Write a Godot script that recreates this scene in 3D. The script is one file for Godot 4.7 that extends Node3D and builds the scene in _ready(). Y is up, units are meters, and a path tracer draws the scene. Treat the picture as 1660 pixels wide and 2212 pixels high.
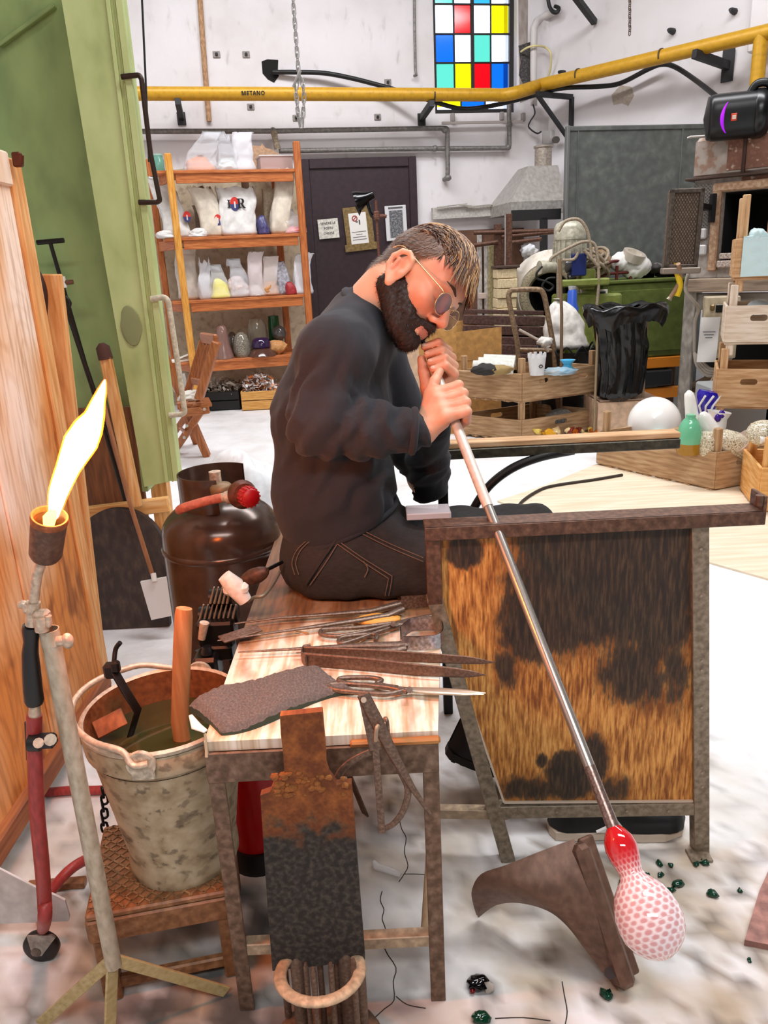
extends Node3D

const IW := 1660.0
const IH := 2212.0
const FP := 1662.0
const EYE := Vector3(0, 1.15, 0)
const PITCH := 17.8
const ROLL := 2.8
var cr: Vector3
var cu: Vector3
var cf: Vector3
var rng := RandomNumberGenerator.new()
var mats := {}
var taken := {}

# ---------- measuring: a line of sight of the photograph meets a plane of the room ----------
func lens_axes() -> void:
	var p := deg_to_rad(PITCH)
	var q := deg_to_rad(ROLL)
	cf = Vector3(0, -sin(p), -cos(p))
	var r := Vector3(1, 0, 0)
	var u := r.cross(cf)
	cr = r * cos(q) - u * sin(q)
	cu = r * sin(q) + u * cos(q)

func sight(x: float, y: float) -> Vector3:
	return cr * ((x - IW / 2) / FP) - cu * ((y - IH / 2) / FP) + cf

func az(x: float, y: float, d: float) -> Vector3:
	var s := sight(x, y)
	return EYE + s * (-d / s.z)

func ay(x: float, y: float, h: float) -> Vector3:
	var s := sight(x, y)
	return EYE + s * ((h - EYE.y) / s.y)

func apl(x: float, y: float, o: Vector3, n: Vector3) -> Vector3:
	var s := sight(x, y)
	return EYE + s * ((o - EYE).dot(n) / s.dot(n))

# pixels per metre at a depth: turns a width seen into metres
func px(n: float, d: float) -> float:
	return n * d * 1.05 / FP

# ---------- naming ----------
func numbered(called: String) -> String:
	if not taken.has(called):
		taken[called] = 0
		return called
	taken[called] += 1
	return "%s_%03d" % [called, taken[called]]

func thing(called: String, label: String, category: String, at := Vector3.ZERO, turn := Basis.IDENTITY, group := "") -> Node3D:
	var o := Node3D.new()
	o.name = numbered(called)
	o.transform = Transform3D(turn, at)
	add_child(o, true)
	return tag(o, label, category, group)

func tag(o: Node3D, label: String, category: String, group := "") -> Node3D:
	o.set_meta("label", label)
	o.set_meta("category", category)
	if group:
		o.set_meta("group", group)
	return o

func wx(o: Node) -> Transform3D:
	var t := Transform3D.IDENTITY
	while o is Node3D and o != self:
		t = o.transform * t
		o = o.get_parent()
	return t

# shapes given in world metres; the node takes its thing's axes, or the frame given
func part(parent: Node, called: String, b: MB, m: Material, frame = null) -> MeshInstance3D:
	var o := MeshInstance3D.new()
	o.name = called
	var pw := wx(parent)
	if frame == null:
		if parent == self:
			var c := b.base()
			b.shift(Transform3D(Basis.IDENTITY, -c))
			o.transform = Transform3D(Basis.IDENTITY, c)
		else:
			b.shift(pw.affine_inverse())
	else:
		o.transform = pw.affine_inverse() * (frame as Transform3D)
	o.mesh = b.mesh()
	o.material_override = m
	parent.add_child(o, true)
	return o

# a thing that is one mesh
func single(called: String, label: String, category: String, b: MB, m: Material, group := "", frame = null) -> MeshInstance3D:
	var o := part(self, numbered(called), b, m, frame)
	tag(o, label, category, group)
	return o

func struct(called: String, b: MB, m: Material, parent: Node = self) -> MeshInstance3D:
	var o := part(parent, called, b, m, Transform3D.IDENTITY if parent == self else null)
	if parent == self:
		o.set_meta("kind", "structure")
	return o

func copy(o: Node3D, label: String, t: Transform3D) -> Node3D:
	var c: Node3D = o.duplicate()
	c.name = numbered(String(o.name).rstrip("0123456789").rstrip("_"))
	add_child(c, true)
	c.transform = t
	c.set_meta("label", label)
	return c

func fr(o: Vector3, x: Vector3, y: Vector3) -> Transform3D:   # a frame from an origin, an x direction and a rough y direction
	var a := x.normalized()
	var c := a.cross(y).normalized()
	return Transform3D(Basis(a, c.cross(a), c), o)

func yaw(deg: float) -> Basis:
	return Basis(Vector3.UP, deg_to_rad(deg))

# ---------- shapes ----------
class MB:
	var v := PackedVector3Array()
	var n := PackedVector3Array()
	var c := PackedColorArray()
	var uv := PackedVector2Array()
	var col := Color.WHITE
	var use_col := false

	func tri(a: Vector3, b: Vector3, d: Vector3) -> void:
		var k := (b - a).cross(d - a).normalized()
		v.append_array([a, d, b])
		n.append_array([k, k, k])
		c.append_array([col, col, col])

	func quad(a: Vector3, b: Vector3, d: Vector3, e: Vector3) -> void:
		tri(a, b, d)
		tri(a, d, e)

	func tris(a: Vector3, b: Vector3, d: Vector3, na: Vector3, nb: Vector3, nd: Vector3) -> void:
		v.append_array([a, d, b])
		n.append_array([na, nd, nb])
		c.append_array([col, col, col])

	func base() -> Vector3:
		if v.is_empty():
			return Vector3.ZERO
		var lo := v[0]
		var hi := v[0]
		for p in v:
			lo = lo.min(p)
			hi = hi.max(p)
		return Vector3((lo.x + hi.x) / 2, lo.y, (lo.z + hi.z) / 2)

	func shift(t: Transform3D) -> void:
		for i in v.size():
			v[i] = t * v[i]
			n[i] = (t.basis * n[i]).normalized()

	func add(o: MB, t: Transform3D) -> void:
		for i in o.v.size():
			v.append(t * o.v[i])
			n.append((t.basis * o.n[i]).normalized())
			c.append(o.c[i])

	# a chamfered box
	func box(p: Vector3, s: Vector3, b := 0.0, t := Transform3D.IDENTITY) -> MB:
		var h := s / 2
		b = minf(b, minf(h.x, minf(h.y, h.z)) * 0.6)
		var start := v.size()
		for ax in 3:
			for sg in [-1.0, 1.0]:
				var u := Vector3.ZERO
				var w := Vector3.ZERO
				var k := Vector3.ZERO
				k[ax] = sg
				u[(ax + 1) % 3] = 1.0
				w[(ax + 2) % 3] = sg
				var hu: float = h[(ax + 1) % 3]
				var hw: float = h[(ax + 2) % 3]
				var o: Vector3 = k * h[ax]
				var f := func(a: float, e: float) -> Vector3: return o + u * a + w * e
				quad(f.call(-hu + b, -hw + b), f.call(hu - b, -hw + b), f.call(hu - b, hw - b), f.call(-hu + b, hw - b))
		if b > 0.0:
			for ax in 3:
				var a1 := (ax + 1) % 3
				var a2 := (ax + 2) % 3
				for s1 in [-1.0, 1.0]:
					for s2 in [-1.0, 1.0]:
						var q := []
						for e in [-1.0, 1.0]:
							var p1 := Vector3.ZERO
							p1[ax] = e * (h[ax] - b)
							p1[a1] = s1 * h[a1]
							p1[a2] = s2 * (h[a2] - b)
							var p2 := p1
							p2[a1] = s1 * (h[a1] - b)
							p2[a2] = s2 * h[a2]
							q.append(p1)
							q.append(p2)
						if s1 * s2 > 0:
							quad(q[0], q[2], q[3], q[1])
						else:
							quad(q[0], q[1], q[3], q[2])
			for sx in [-1.0, 1.0]:
				for sy in [-1.0, 1.0]:
					for sz in [-1.0, 1.0]:
						var a := Vector3(sx * h.x, sy * (h.y - b), sz * (h.z - b))
						var e := Vector3(sx * (h.x - b), sy * h.y, sz * (h.z - b))
						var g := Vector3(sx * (h.x - b), sy * (h.y - b), sz * h.z)
						if sx * sy * sz > 0:
							tri(a, e, g)
						else:
							tri(a, g, e)
		var tt := t * Transform3D(Basis.IDENTITY, p)
		for i in range(start, v.size()):
			v[i] = tt * v[i]
			n[i] = (tt.basis * n[i]).normalized()
		# fix faces that point inwards
		var cen := tt.origin
		for i in range(start, v.size(), 3):
			if n[i].dot((v[i] + v[i + 1] + v[i + 2]) / 3 - cen) < 0:
				var z := v[i + 1]
				v[i + 1] = v[i + 2]
				v[i + 2] = z
				for k in 3:
					n[i + k] = -n[i + k]
		return self

	# a bar of rectangular section between two points; up tells which way the height h runs
	func bar(a: Vector3, b: Vector3, w: float, h: float, up := Vector3.UP, bev := 0.0015) -> MB:
		var z := (b - a).normalized()
		var x := up.cross(z).normalized()
		if x.length() < 0.5:
			x = Vector3.RIGHT.cross(z).normalized()
		var y := z.cross(x)
		return box(Vector3.ZERO, Vector3(w, h, a.distance_to(b)), bev, Transform3D(Basis(x, y, z), (a + b) / 2))

	# rows of points as a smooth sheet
	func sheet(rows: Array, close_u := false, flip := false, close_v := false) -> void:
		var R := rows.size()
		var C: int = rows[0].size()
		var nn := []
		for i in R:
			var ln := PackedVector3Array()
			for j in C:
				var ip := (i + 1) % R if close_v else mini(i + 1, R - 1)
				var im := (i - 1 + R) % R if close_v else maxi(i - 1, 0)
				var jp := (j + 1) % C if close_u else mini(j + 1, C - 1)
				var jm := (j - 1 + C) % C if close_u else maxi(j - 1, 0)
				var k: Vector3 = (rows[i][jp] - rows[i][jm]).cross(rows[ip][j] - rows[im][j])
				if k.length_squared() < 1e-18:
					var i2 := mini(i + 1, R - 1) if i == 0 else i - 1
					k = (rows[i2][jp] - rows[i2][jm]).cross(rows[ip][j] - rows[im][j])
				k = k.normalized()
				ln.append(-k if flip else k)
			nn.append(ln)
		for i in (R if close_v else R - 1):
			for j in (C if close_u else C - 1):
				var i2 := (i + 1) % R
				var j2 := (j + 1) % C
				if flip:
					tris(rows[i][j], rows[i2][j], rows[i2][j2], nn[i][j], nn[i2][j], nn[i2][j2])
					tris(rows[i][j], rows[i2][j2], rows[i][j2], nn[i][j], nn[i2][j2], nn[i][j2])
				else:
					tris(rows[i][j], rows[i][j2], rows[i2][j2], nn[i][j], nn[i][j2], nn[i2][j2])
					tris(rows[i][j], rows[i2][j2], rows[i2][j], nn[i][j], nn[i2][j2], nn[i2][j])

	# a round tube along a path; r is a radius or a list of radii; flat squashes it across
	func tube(path: Array, r, seg := 10, caps := true, closed := false, flat := 1.0, up0 := Vector3.ZERO) -> MB:
		var L := path.size()
		var rows := []
		var t0: Vector3 = (path[1] - path[0]).normalized()
		var x := up0
		if x == Vector3.ZERO:
			x = t0.cross(Vector3.UP if absf(t0.y) < 0.9 else Vector3.RIGHT).normalized()
		for i in L:
			var a: Vector3 = path[(i - 1 + L) % L] if (closed or i > 0) else path[0]
			var b: Vector3 = path[(i + 1) % L] if (closed or i < L - 1) else path[L - 1]
			var t := (b - a).normalized()
			x = (x - t * x.dot(t)).normalized()
			var y := t.cross(x)
			var ra: float = r if (r is float or r is int) else r[i]
			var ring := PackedVector3Array()
			for j in seg:
				var g := TAU * j / seg
				ring.append(path[i] + x * (cos(g) * ra) + y * (sin(g) * ra * flat))
			rows.append(ring)
		sheet(rows, true, false, closed)
		if caps and not closed:
			for e in [0, L - 1]:
				var ring: PackedVector3Array = rows[e]
				for j in seg:
					if e == 0:
						tri(path[e], ring[(j + 1) % seg], ring[j])
					else:
						tri(path[e], ring[j], ring[(j + 1) % seg])
		return self

	# a turned shape: profile of (radius, height), upwards on the outside
	func lathe(prof: Array, seg := 24, t := Transform3D.IDENTITY, arc := TAU) -> MB:
		var L := prof.size()
		var ns := []
		for i in L - 1:
			var d: Vector2 = prof[i + 1] - prof[i]
			ns.append(Vector2(d.y, -d.x).normalized())
		for i in L - 1:
			var n0: Vector2 = ns[i]
			var n1: Vector2 = ns[i]
			if i > 0 and ns[i - 1].dot(ns[i]) > 0.6:
				n0 = (ns[i - 1] + ns[i]).normalized()
			if i < L - 2 and ns[i + 1].dot(ns[i]) > 0.6:
				n1 = (ns[i + 1] + ns[i]).normalized()
			for j in seg:
				var a := arc * j / seg
				var b := arc * (j + 1) / seg
				var f := func(q: Vector2, g: float) -> Vector3: return t * Vector3(q.x * cos(g), q.y, -q.x * sin(g))
				var m := func(q: Vector2, g: float) -> Vector3: return t.basis * Vector3(q.x * cos(g), q.y, -q.x * sin(g))
				var p0: Vector3 = f.call(prof[i], a)
				var p1: Vector3 = f.call(prof[i], b)
				var p2: Vector3 = f.call(prof[i + 1], b)
				var p3: Vector3 = f.call(prof[i + 1], a)
				var q0: Vector3 = m.call(n0, a)
				var q1: Vector3 = m.call(n0, b)
				var q2: Vector3 = m.call(n1, b)
				var q3: Vector3 = m.call(n1, a)
				if prof[i].x > 1e-6:
					tris(p0, p1, p2, q0, q1, q2)
				if prof[i + 1].x > 1e-6:
					tris(p0, p2, p3, q0, q2, q3)
		return self

	# a flat outline pushed from z0 to z1 in the frame t
	func prism(poly: PackedVector2Array, z0: float, z1: float, t := Transform3D.IDENTITY) -> MB:
		if Geometry2D.is_polygon_clockwise(poly):
			poly = poly.duplicate()
			poly.reverse()
		# Geometry2D counts y downwards: counter-clockwise here is what is counter-clockwise with y up
		var area := 0.0
		for i in poly.size():
			area += poly[i].cross(poly[(i + 1) % poly.size()])
		if area < 0:
			poly.reverse()
		var ix := Geometry2D.triangulate_polygon(poly)
		for i in range(0, ix.size(), 3):
			var a := poly[ix[i]]
			var b := poly[ix[i + 1]]
			var d := poly[ix[i + 2]]
			if (b - a).cross(d - a) < 0:
				var s := b
				b = d
				d = s
			tri(t * Vector3(a.x, a.y, z1), t * Vector3(b.x, b.y, z1), t * Vector3(d.x, d.y, z1))
			tri(t * Vector3(a.x, a.y, z0), t * Vector3(d.x, d.y, z0), t * Vector3(b.x, b.y, z0))
		for i in poly.size():
			var a := poly[i]
			var b := poly[(i + 1) % poly.size()]
			quad(t * Vector3(a.x, a.y, z0), t * Vector3(b.x, b.y, z0), t * Vector3(b.x, b.y, z1), t * Vector3(a.x, a.y, z1))
		return self

	# a lump: an ellipsoid roughened by noise
	func blob(p: Vector3, s: Vector3, amp := 0.0, freq := 1.0, sd := 0, seg := 18, t := Basis.IDENTITY) -> MB:
		var no := FastNoiseLite.new()
		no.seed = sd
		no.frequency = freq
		var rows := []
		var H := seg / 2
		for i in H + 1:
			var la := PI * i / H - PI / 2
			var ring := PackedVector3Array()
			for j in seg:
				var lo := TAU * j / seg
				var d := Vector3(cos(la) * cos(lo), sin(la), -cos(la) * sin(lo))
				ring.append(p + t * (d * s * (1.0 + amp * no.get_noise_3dv(d * 10.0))))
			rows.append(ring)
		sheet(rows, true)
		return self

	# lays a picture flat over the shape: the frame's x and y, from its origin over the size
	func planar(t: Transform3D, s: Vector2) -> MB:
		uv.clear()
		var inv := t.affine_inverse()
		for p in v:
			var q := inv * p
			uv.append(Vector2(q.x / s.x, 1.0 - q.y / s.y))
		return self

	func mesh() -> ArrayMesh:
		var a := []
		a.resize(Mesh.ARRAY_MAX)
		a[Mesh.ARRAY_VERTEX] = v
		a[Mesh.ARRAY_NORMAL] = n
		if use_col:
			a[Mesh.ARRAY_COLOR] = c
		if uv.size() == v.size():
			a[Mesh.ARRAY_TEX_UV] = uv
		var m := ArrayMesh.new()
		m.add_surface_from_arrays(Mesh.PRIMITIVE_TRIANGLES, a)
		return m

func mb() -> MB:
	return MB.new()

# points on a smooth curve through the given ones
func curve(pts: Array, per := 6) -> Array:
	var out := []
	for i in pts.size() - 1:
		var a: Vector3 = pts[maxi(i - 1, 0)]
		var b: Vector3 = pts[i]
		var d: Vector3 = pts[i + 1]
		var e: Vector3 = pts[mini(i + 2, pts.size() - 1)]
		for k in per:
			out.append(b.cubic_interpolate(d, a, e, float(k) / per))
	out.append(pts[-1])
	return out

# ---------- materials ----------
func mat(col: Color, rough := 0.6, metal := 0.0) -> StandardMaterial3D:
	var key := "%s %f %f" % [col, rough, metal]
	if not mats.has(key):
		var m := StandardMaterial3D.new()
		m.albedo_color = col
		m.roughness = rough
		m.metallic = metal
		mats[key] = m
	return mats[key]

func hexc(s: String) -> Color:
	return Color.html(s)

# noise picture whose values run through the given colours (offset, colour, offset, colour ...)
func ntex(stops: Array, freq := 0.02, sd := 1, octaves := 5, size := 512, kind := FastNoiseLite.TYPE_SIMPLEX_SMOOTH, warp := 0.0, soft := 0.0) -> NoiseTexture2D:
	var no := FastNoiseLite.new()
	no.noise_type = kind
	no.seed = sd
	no.frequency = freq
	no.fractal_octaves = octaves
	if warp > 0.0:
		no.domain_warp_enabled = true
		no.domain_warp_amplitude = warp
		no.domain_warp_frequency = freq
	var g := Gradient.new()
	var offs := PackedFloat32Array()
	var cols := PackedColorArray()
	var mean := Color(0, 0, 0, 0)
	for i in range(0, stops.size(), 2):
		offs.append(stops[i])
		cols.append(hexc(stops[i + 1]) if stops[i + 1] is String else stops[i + 1])
		mean += cols[-1] / (stops.size() / 2.0)
	if soft > 0.0:
		for i in cols.size():
			cols[i] = cols[i].lerp(mean, soft)
	g.offsets = offs
	g.colors = cols
	var t := NoiseTexture2D.new()
	t.width = size
	t.height = size
	t.seamless = true
	t.seamless_blend_skirt = 0.2
	t.noise = no
	t.color_ramp = g
	return t

# a surface whose colour is a noise picture laid on from three sides; scale is repeats per metre along each axis
func nmat(key: String, stops: Array, scale := Vector3.ONE, rough := 0.7, metal := 0.0, freq := 0.02, sd := 1, world := false, octaves := 5, warp := 0.0, soft := 0.45) -> StandardMaterial3D:
	if mats.has(key):
		return mats[key]
	var m := StandardMaterial3D.new()
	if stops.size() <= 6:     # plain two or three tone surfaces share a few grey pictures, tinted
		var lo: Color = hexc(stops[1])
		var hi: Color = hexc(stops[-1])
		var q := clampf(lo.get_luminance() / maxf(hi.get_luminance(), 0.01), 0.3, 0.9)
		var low: float = [0.55, 0.7, 0.82][clampi(int((q - 0.3) / 0.2), 0, 2)]
		var tk := "grey %f" % low
		if not mats.has(tk):
			mats[tk] = ntex([0.1, Color(low, low, low), 0.5, Color((1 + low) / 2, (1 + low) / 2, (1 + low) / 2), 0.9, Color(1, 1, 1)], 0.02, 8)
		m.albedo_texture = mats[tk]
		m.albedo_color = hi
	else:
		m.albedo_texture = ntex(stops, freq, sd, octaves, 512, FastNoiseLite.TYPE_SIMPLEX_SMOOTH, warp, soft)
	m.uv1_triplanar = true
	m.uv1_world_triplanar = world
	m.uv1_scale = scale
	m.roughness = rough
	m.metallic = metal
	mats[key] = m
	return m

# wood: the grain runs along axis 0, 1 or 2 of the node
func wood(key: String, stops: Array, axis: int, scale := 4.0, rough := 0.6, sd := 3) -> StandardMaterial3D:
	var k := "wood %s %d" % [key, axis]
	if mats.has(k):
		return mats[k]
	var m := StandardMaterial3D.new()
	var tk := "woodtex " + key
	if not mats.has(tk):
		mats[tk] = ntex(stops, 0.025, sd, 5, 512, FastNoiseLite.TYPE_SIMPLEX_SMOOTH, 12.0, 0.3)
	m.albedo_texture = mats[tk]
	m.uv1_triplanar = true
	var s := Vector3(scale, scale, scale)
	s[axis] = scale * 0.1
	m.uv1_scale = s
	m.roughness = rough
	mats[k] = m
	return m

func detail(m: StandardMaterial3D, stops: Array, scale: Vector3, freq := 0.02, sd := 9) -> StandardMaterial3D:
	m.detail_enabled = true
	m.detail_albedo = ntex(stops, freq, sd)
	m.detail_uv_layer = BaseMaterial3D.DETAIL_UV_2
	m.uv2_triplanar = true
	m.uv2_world_triplanar = m.uv1_world_triplanar
	m.uv2_scale = scale
	return m

func bumpy(m: StandardMaterial3D, depth: float, freq := 0.06, sd := 5) -> StandardMaterial3D:
	var no := FastNoiseLite.new()
	no.seed = sd
	no.frequency = freq
	no.fractal_octaves = 4
	var t := NoiseTexture2D.new()
	t.width = 512
	t.height = 512
	t.seamless = true
	t.as_normal_map = true
	t.bump_strength = 6.0
	t.noise = no
	m.normal_enabled = true
	m.normal_texture = t
	m.normal_scale = depth
	return m

# a picture computed from a function of (u, v), v running down
func drawn(w: int, h: int, f: Callable) -> ImageTexture:
	var im := Image.create(w, h, false, Image.FORMAT_RGB8)
	for y in h:
		for x in w:
			im.set_pixel(x, y, f.call((x + 0.5) / w, (y + 0.5) / h))
	return ImageTexture.create_from_image(im)

func pmat(t: Texture2D, rough := 0.7, metal := 0.0) -> StandardMaterial3D:
	var m := StandardMaterial3D.new()
	m.albedo_texture = t
	m.roughness = rough
	m.metallic = metal
	m.texture_repeat = false
	return m

func lit(col: Color, energy: float) -> StandardMaterial3D:
	var m := StandardMaterial3D.new()
	m.albedo_color = col
	m.emission_enabled = true
	m.emission = col
	m.emission_energy_multiplier = energy
	return m

func film(col: Color, alpha: float, rough := 0.45) -> StandardMaterial3D:    # thin plastic
	var key := "film %s %f %f" % [col, alpha, rough]
	if not mats.has(key):
		var m := StandardMaterial3D.new()
		m.albedo_color = Color(col, alpha)
		m.transparency = BaseMaterial3D.TRANSPARENCY_ALPHA
		m.roughness = rough
		m.cull_mode = BaseMaterial3D.CULL_DISABLED
		mats[key] = m
	return mats[key]

func glass(col: Color, alpha := 0.0, rough := 0.03) -> StandardMaterial3D:
	var key := "glass %s %f %f" % [col, alpha, rough]
	if not mats.has(key):
		var m := StandardMaterial3D.new()
		m.albedo_color = Color(col, alpha)
		m.refraction_enabled = true
		m.refraction_scale = 0.05
		m.transparency = BaseMaterial3D.TRANSPARENCY_ALPHA
		m.roughness = rough
		mats[key] = m
	return mats[key]

func words(parent: Node3D, text: String, frame: Transform3D, high: float, m: Material, serif := false, called := "lettering") -> MeshInstance3D:
	var t := TextMesh.new()
	var f := SystemFont.new()
	f.font_names = PackedStringArray(["Droid Serif" if serif else "Droid Sans"])
	f.font_weight = 700
	t.font = f
	t.text = text
	t.font_size = 32
	t.pixel_size = high / 32.0
	t.depth = 0.0015
	var o := MeshInstance3D.new()
	o.name = called
	o.mesh = t
	o.material_override = m
	o.transform = wx(parent).affine_inverse() * frame
	parent.add_child(o, true)
	return o

# a field of tapered capsules and ellipsoids on a grid, meshed as surface nets
class Field:
	var lo: Vector3
	var cell: float
	var nx: int
	var ny: int
	var nz: int
	var f: PackedFloat32Array
	var vs := PackedVector3Array()
	var fs := PackedInt32Array()

	func _init(a: Vector3, b: Vector3, c: float) -> void:
		lo = a
		cell = c
		nx = int((b.x - a.x) / c) + 2
		ny = int((b.y - a.y) / c) + 2
		nz = int((b.z - a.z) / c) + 2
		f.resize(nx * ny * nz)
		f.fill(1.0)

	func put(d0: Callable, a: Vector3, b: Vector3, k: float, cut := false) -> void:
		var i0 := maxi(0, int((a.x - lo.x) / cell))
		var i1 := mini(nx - 1, int((b.x - lo.x) / cell) + 1)
		var j0 := maxi(0, int((a.y - lo.y) / cell))
		var j1 := mini(ny - 1, int((b.y - lo.y) / cell) + 1)
		var k0 := maxi(0, int((a.z - lo.z) / cell))
		var k1 := mini(nz - 1, int((b.z - lo.z) / cell) + 1)
		for q in range(k0, k1 + 1):
			for j in range(j0, j1 + 1):
				var at := (q * ny + j) * nx
				for i in range(i0, i1 + 1):
					var d: float = d0.call(lo + Vector3(i, j, q) * cell)
					var e := f[at + i]
					if cut:
						d = -d
						var h := maxf(k - absf(d - e), 0.0) / k
						f[at + i] = maxf(d, e) + h * h * k * 0.25
					else:
						var h := maxf(k - absf(d - e), 0.0) / k
						f[at + i] = minf(d, e) - h * h * k * 0.25

	func bone(a: Vector3, b: Vector3, ra: float, rb: float, k := 0.03, cut := false) -> void:
		var ab := b - a
		var l2 := maxf(ab.length_squared(), 1e-9)
		var m := maxf(ra, rb) + k + cell * 2.5
		put(func(p: Vector3) -> float:
			var t := clampf((p - a).dot(ab) / l2, 0.0, 1.0)
			return (p - a - ab * t).length() - ra - (rb - ra) * t, a.min(b) - Vector3(m, m, m), a.max(b) + Vector3(m, m, m), k, cut)

	func egg(c: Vector3, ax: Basis, r: Vector3, k := 0.03, cut := false) -> void:
		var s := minf(r.x, minf(r.y, r.z))
		var big := maxf(r.x, maxf(r.y, r.z)) + k + cell * 2.5
		var inv := ax.inverse()
		put(func(p: Vector3) -> float:
			var q := inv * (p - c)
			var u := (q / r).length()
			return (u - 1.0) * s if u < 0.3 else u * (u - 1.0) / maxf((q / (r * r)).length(), 1e-6), c - Vector3(big, big, big), c + Vector3(big, big, big), k, cut)

	func at(p: Vector3) -> float:
		var q := (p - lo) / cell
		var i := clampi(int(q.x), 0, nx - 2)
		var j := clampi(int(q.y), 0, ny - 2)
		var k := clampi(int(q.z), 0, nz - 2)
		var u := clampf(q.x - i, 0, 1)
		var v := clampf(q.y - j, 0, 1)
		var w := clampf(q.z - k, 0, 1)
		var g := (k * ny + j) * nx + i
		var h := g + nx * ny
		return lerpf(lerpf(lerpf(f[g], f[g + 1], u), lerpf(f[g + nx], f[g + nx + 1], u), v), lerpf(lerpf(f[h], f[h + 1], u), lerpf(f[h + nx], f[h + nx + 1], u), v), w)

	func grad(p: Vector3) -> Vector3:
		var e := cell * 0.7
		return Vector3(at(p + Vector3(e, 0, 0)) - at(p - Vector3(e, 0, 0)), at(p + Vector3(0, e, 0)) - at(p - Vector3(0, e, 0)), at(p + Vector3(0, 0, e)) - at(p - Vector3(0, 0, e))).normalized()

	# where a line of sight meets the surface
	func hit(o: Vector3, d: Vector3) -> Vector3:
		var t := maxf(0.0, (lo.z - o.z + (nz - 1) * cell) / d.z)
		for i in 400:
			var v := at(o + d * t)
			if v < 0.0005:
				break
			t += maxf(v * 0.6, 0.0006)
		return o + d * t

	func net() -> void:
		var id := PackedInt32Array()
		id.resize(nx * ny * nz)
		id.fill(-1)
		var off := [0, 1, nx, nx + 1, nx * ny, nx * ny + 1, nx * ny + nx, nx * ny + nx + 1]
		var ed := [[0, 1], [2, 3], [4, 5], [6, 7], [0, 2], [1, 3], [4, 6], [5, 7], [0, 4], [1, 5], [2, 6], [3, 7]]
		var cp := []
		for c in 8:
			cp.append(Vector3(c & 1, (c >> 1) & 1, c >> 2))
		var big := cell * 2.0
		for k in nz - 1:
			for j in ny - 1:
				var g := (k * ny + j) * nx
				for i in nx - 1:
					var f0 := f[g + i]
					if f0 > big or f0 < -big:
						continue
					var n := 0
					for c in 8:
						if f[g + i + off[c]] < 0.0:
							n += 1
					if n == 0 or n == 8:
						continue
					var s := Vector3.ZERO
					var m := 0
					for e in ed:
						var a := f[g + i + off[e[0]]]
						var b := f[g + i + off[e[1]]]
						if (a < 0.0) != (b < 0.0):
							s += (cp[e[0]] as Vector3).lerp(cp[e[1]], a / (a - b))
							m += 1
					id[g + i] = vs.size()
					vs.append(lo + (Vector3(i, j, k) + s / m) * cell)
		var st := [1, nx, nx * ny]
		for k in range(1, nz - 1):
			for j in range(1, ny - 1):
				for i in range(1, nx - 1):
					var g := (k * ny + j) * nx + i
					var a := f[g]
					if a > big or a < -big:
						continue
					for x in 3:
						var b := f[g + st[x]]
						if (a < 0.0) == (b < 0.0):
							continue
						var u: int = st[(x + 1) % 3]
						var v: int = st[(x + 2) % 3]
						var q := [id[g - u - v], id[g - v], id[g], id[g - u]]
						if q.has(-1):
							continue
						if a < 0.0:
							fs.append_array([q[0], q[1], q[2], q[0], q[2], q[3]])
						else:
							fs.append_array([q[0], q[2], q[1], q[0], q[3], q[2]])

	# adds the surface to a builder; push moves each point along its normal, tint colours it
	func out(b: MB, push = null, tint = null) -> void:
		if vs.is_empty():
			net()
		var p := vs.duplicate()
		if push != null:
			for i in p.size():
				p[i] += grad(p[i]) * push.call(p[i])
		var n := PackedVector3Array()
		n.resize(p.size())
		for i in range(0, fs.size(), 3):
			var k := (p[fs[i + 1]] - p[fs[i]]).cross(p[fs[i + 2]] - p[fs[i]])
			for e in 3:
				n[fs[i + e]] += k
		var c := []
		for i in p.size():
			n[i] = n[i].normalized()
			if tint != null:
				c.append(tint.call(p[i]))
		for i in range(0, fs.size(), 3):
			b.tris(p[fs[i]], p[fs[i + 1]], p[fs[i + 2]], n[fs[i]], n[fs[i + 1]], n[fs[i + 2]])
			if tint != null:
				for e in [[3, 0], [2, 2], [1, 1]]:
					b.c[b.c.size() - e[0]] = c[fs[i + e[1]]]


const UP := Vector3.UP
const BK := Vector3.BACK
const RT := Vector3.RIGHT
const O3 := Vector3.ZERO

func tb(path: Array, r, seg := 10, caps := true, closed := false, flat := 1.0, up0 := O3) -> MB:
	return MB.new().tube(path, r, seg, caps, closed, flat, up0)

func bx(p: Vector3, s: Vector3, b := 0.0, t := Transform3D.IDENTITY) -> MB:
	return MB.new().box(p, s, b, t)

func T3(b: Basis, o: Vector3) -> Transform3D:
	return Transform3D(b, o)

func V3(x: float, y: float, z: float) -> Vector3:
	return Vector3(x, y, z)

func V2(x: float, y: float) -> Vector2:
	return Vector2(x, y)

func TO(p: Vector3) -> Transform3D:
	return Transform3D(Basis(), p)

func mc(r: float, g: float, b: float, rough := 0.6, metal := 0.0) -> StandardMaterial3D:
	return mat(Color(r, g, b), rough, metal)

func fc(r: float, g: float, b: float, alpha := 0.5, rough := 0.45) -> StandardMaterial3D:
	return film(Color(r, g, b), alpha, rough)
# ---------- the room ----------
const BO := Vector3(-1.2, 0, -7.25)
var bd := V3(cos(deg_to_rad(10.0)), 0, -sin(deg_to_rad(10.0)))
var bn := V3(sin(deg_to_rad(10.0)), 0, cos(deg_to_rad(10.0)))
var CO: Vector3
var rd := V3(.682, 0, .731)
var rn := V3(-.731, 0, .682)

func ab(x: float, y: float, off := .0) -> Vector3:
	return apl(x, y, BO + bn * off, bn)

func ar(x: float, y: float, off := .0) -> Vector3:
	return apl(x, y, CO + rn * off, rn)

func bframe(p: Vector3) -> Transform3D:
	return T3(Basis(bd, UP, bn), p)

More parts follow.
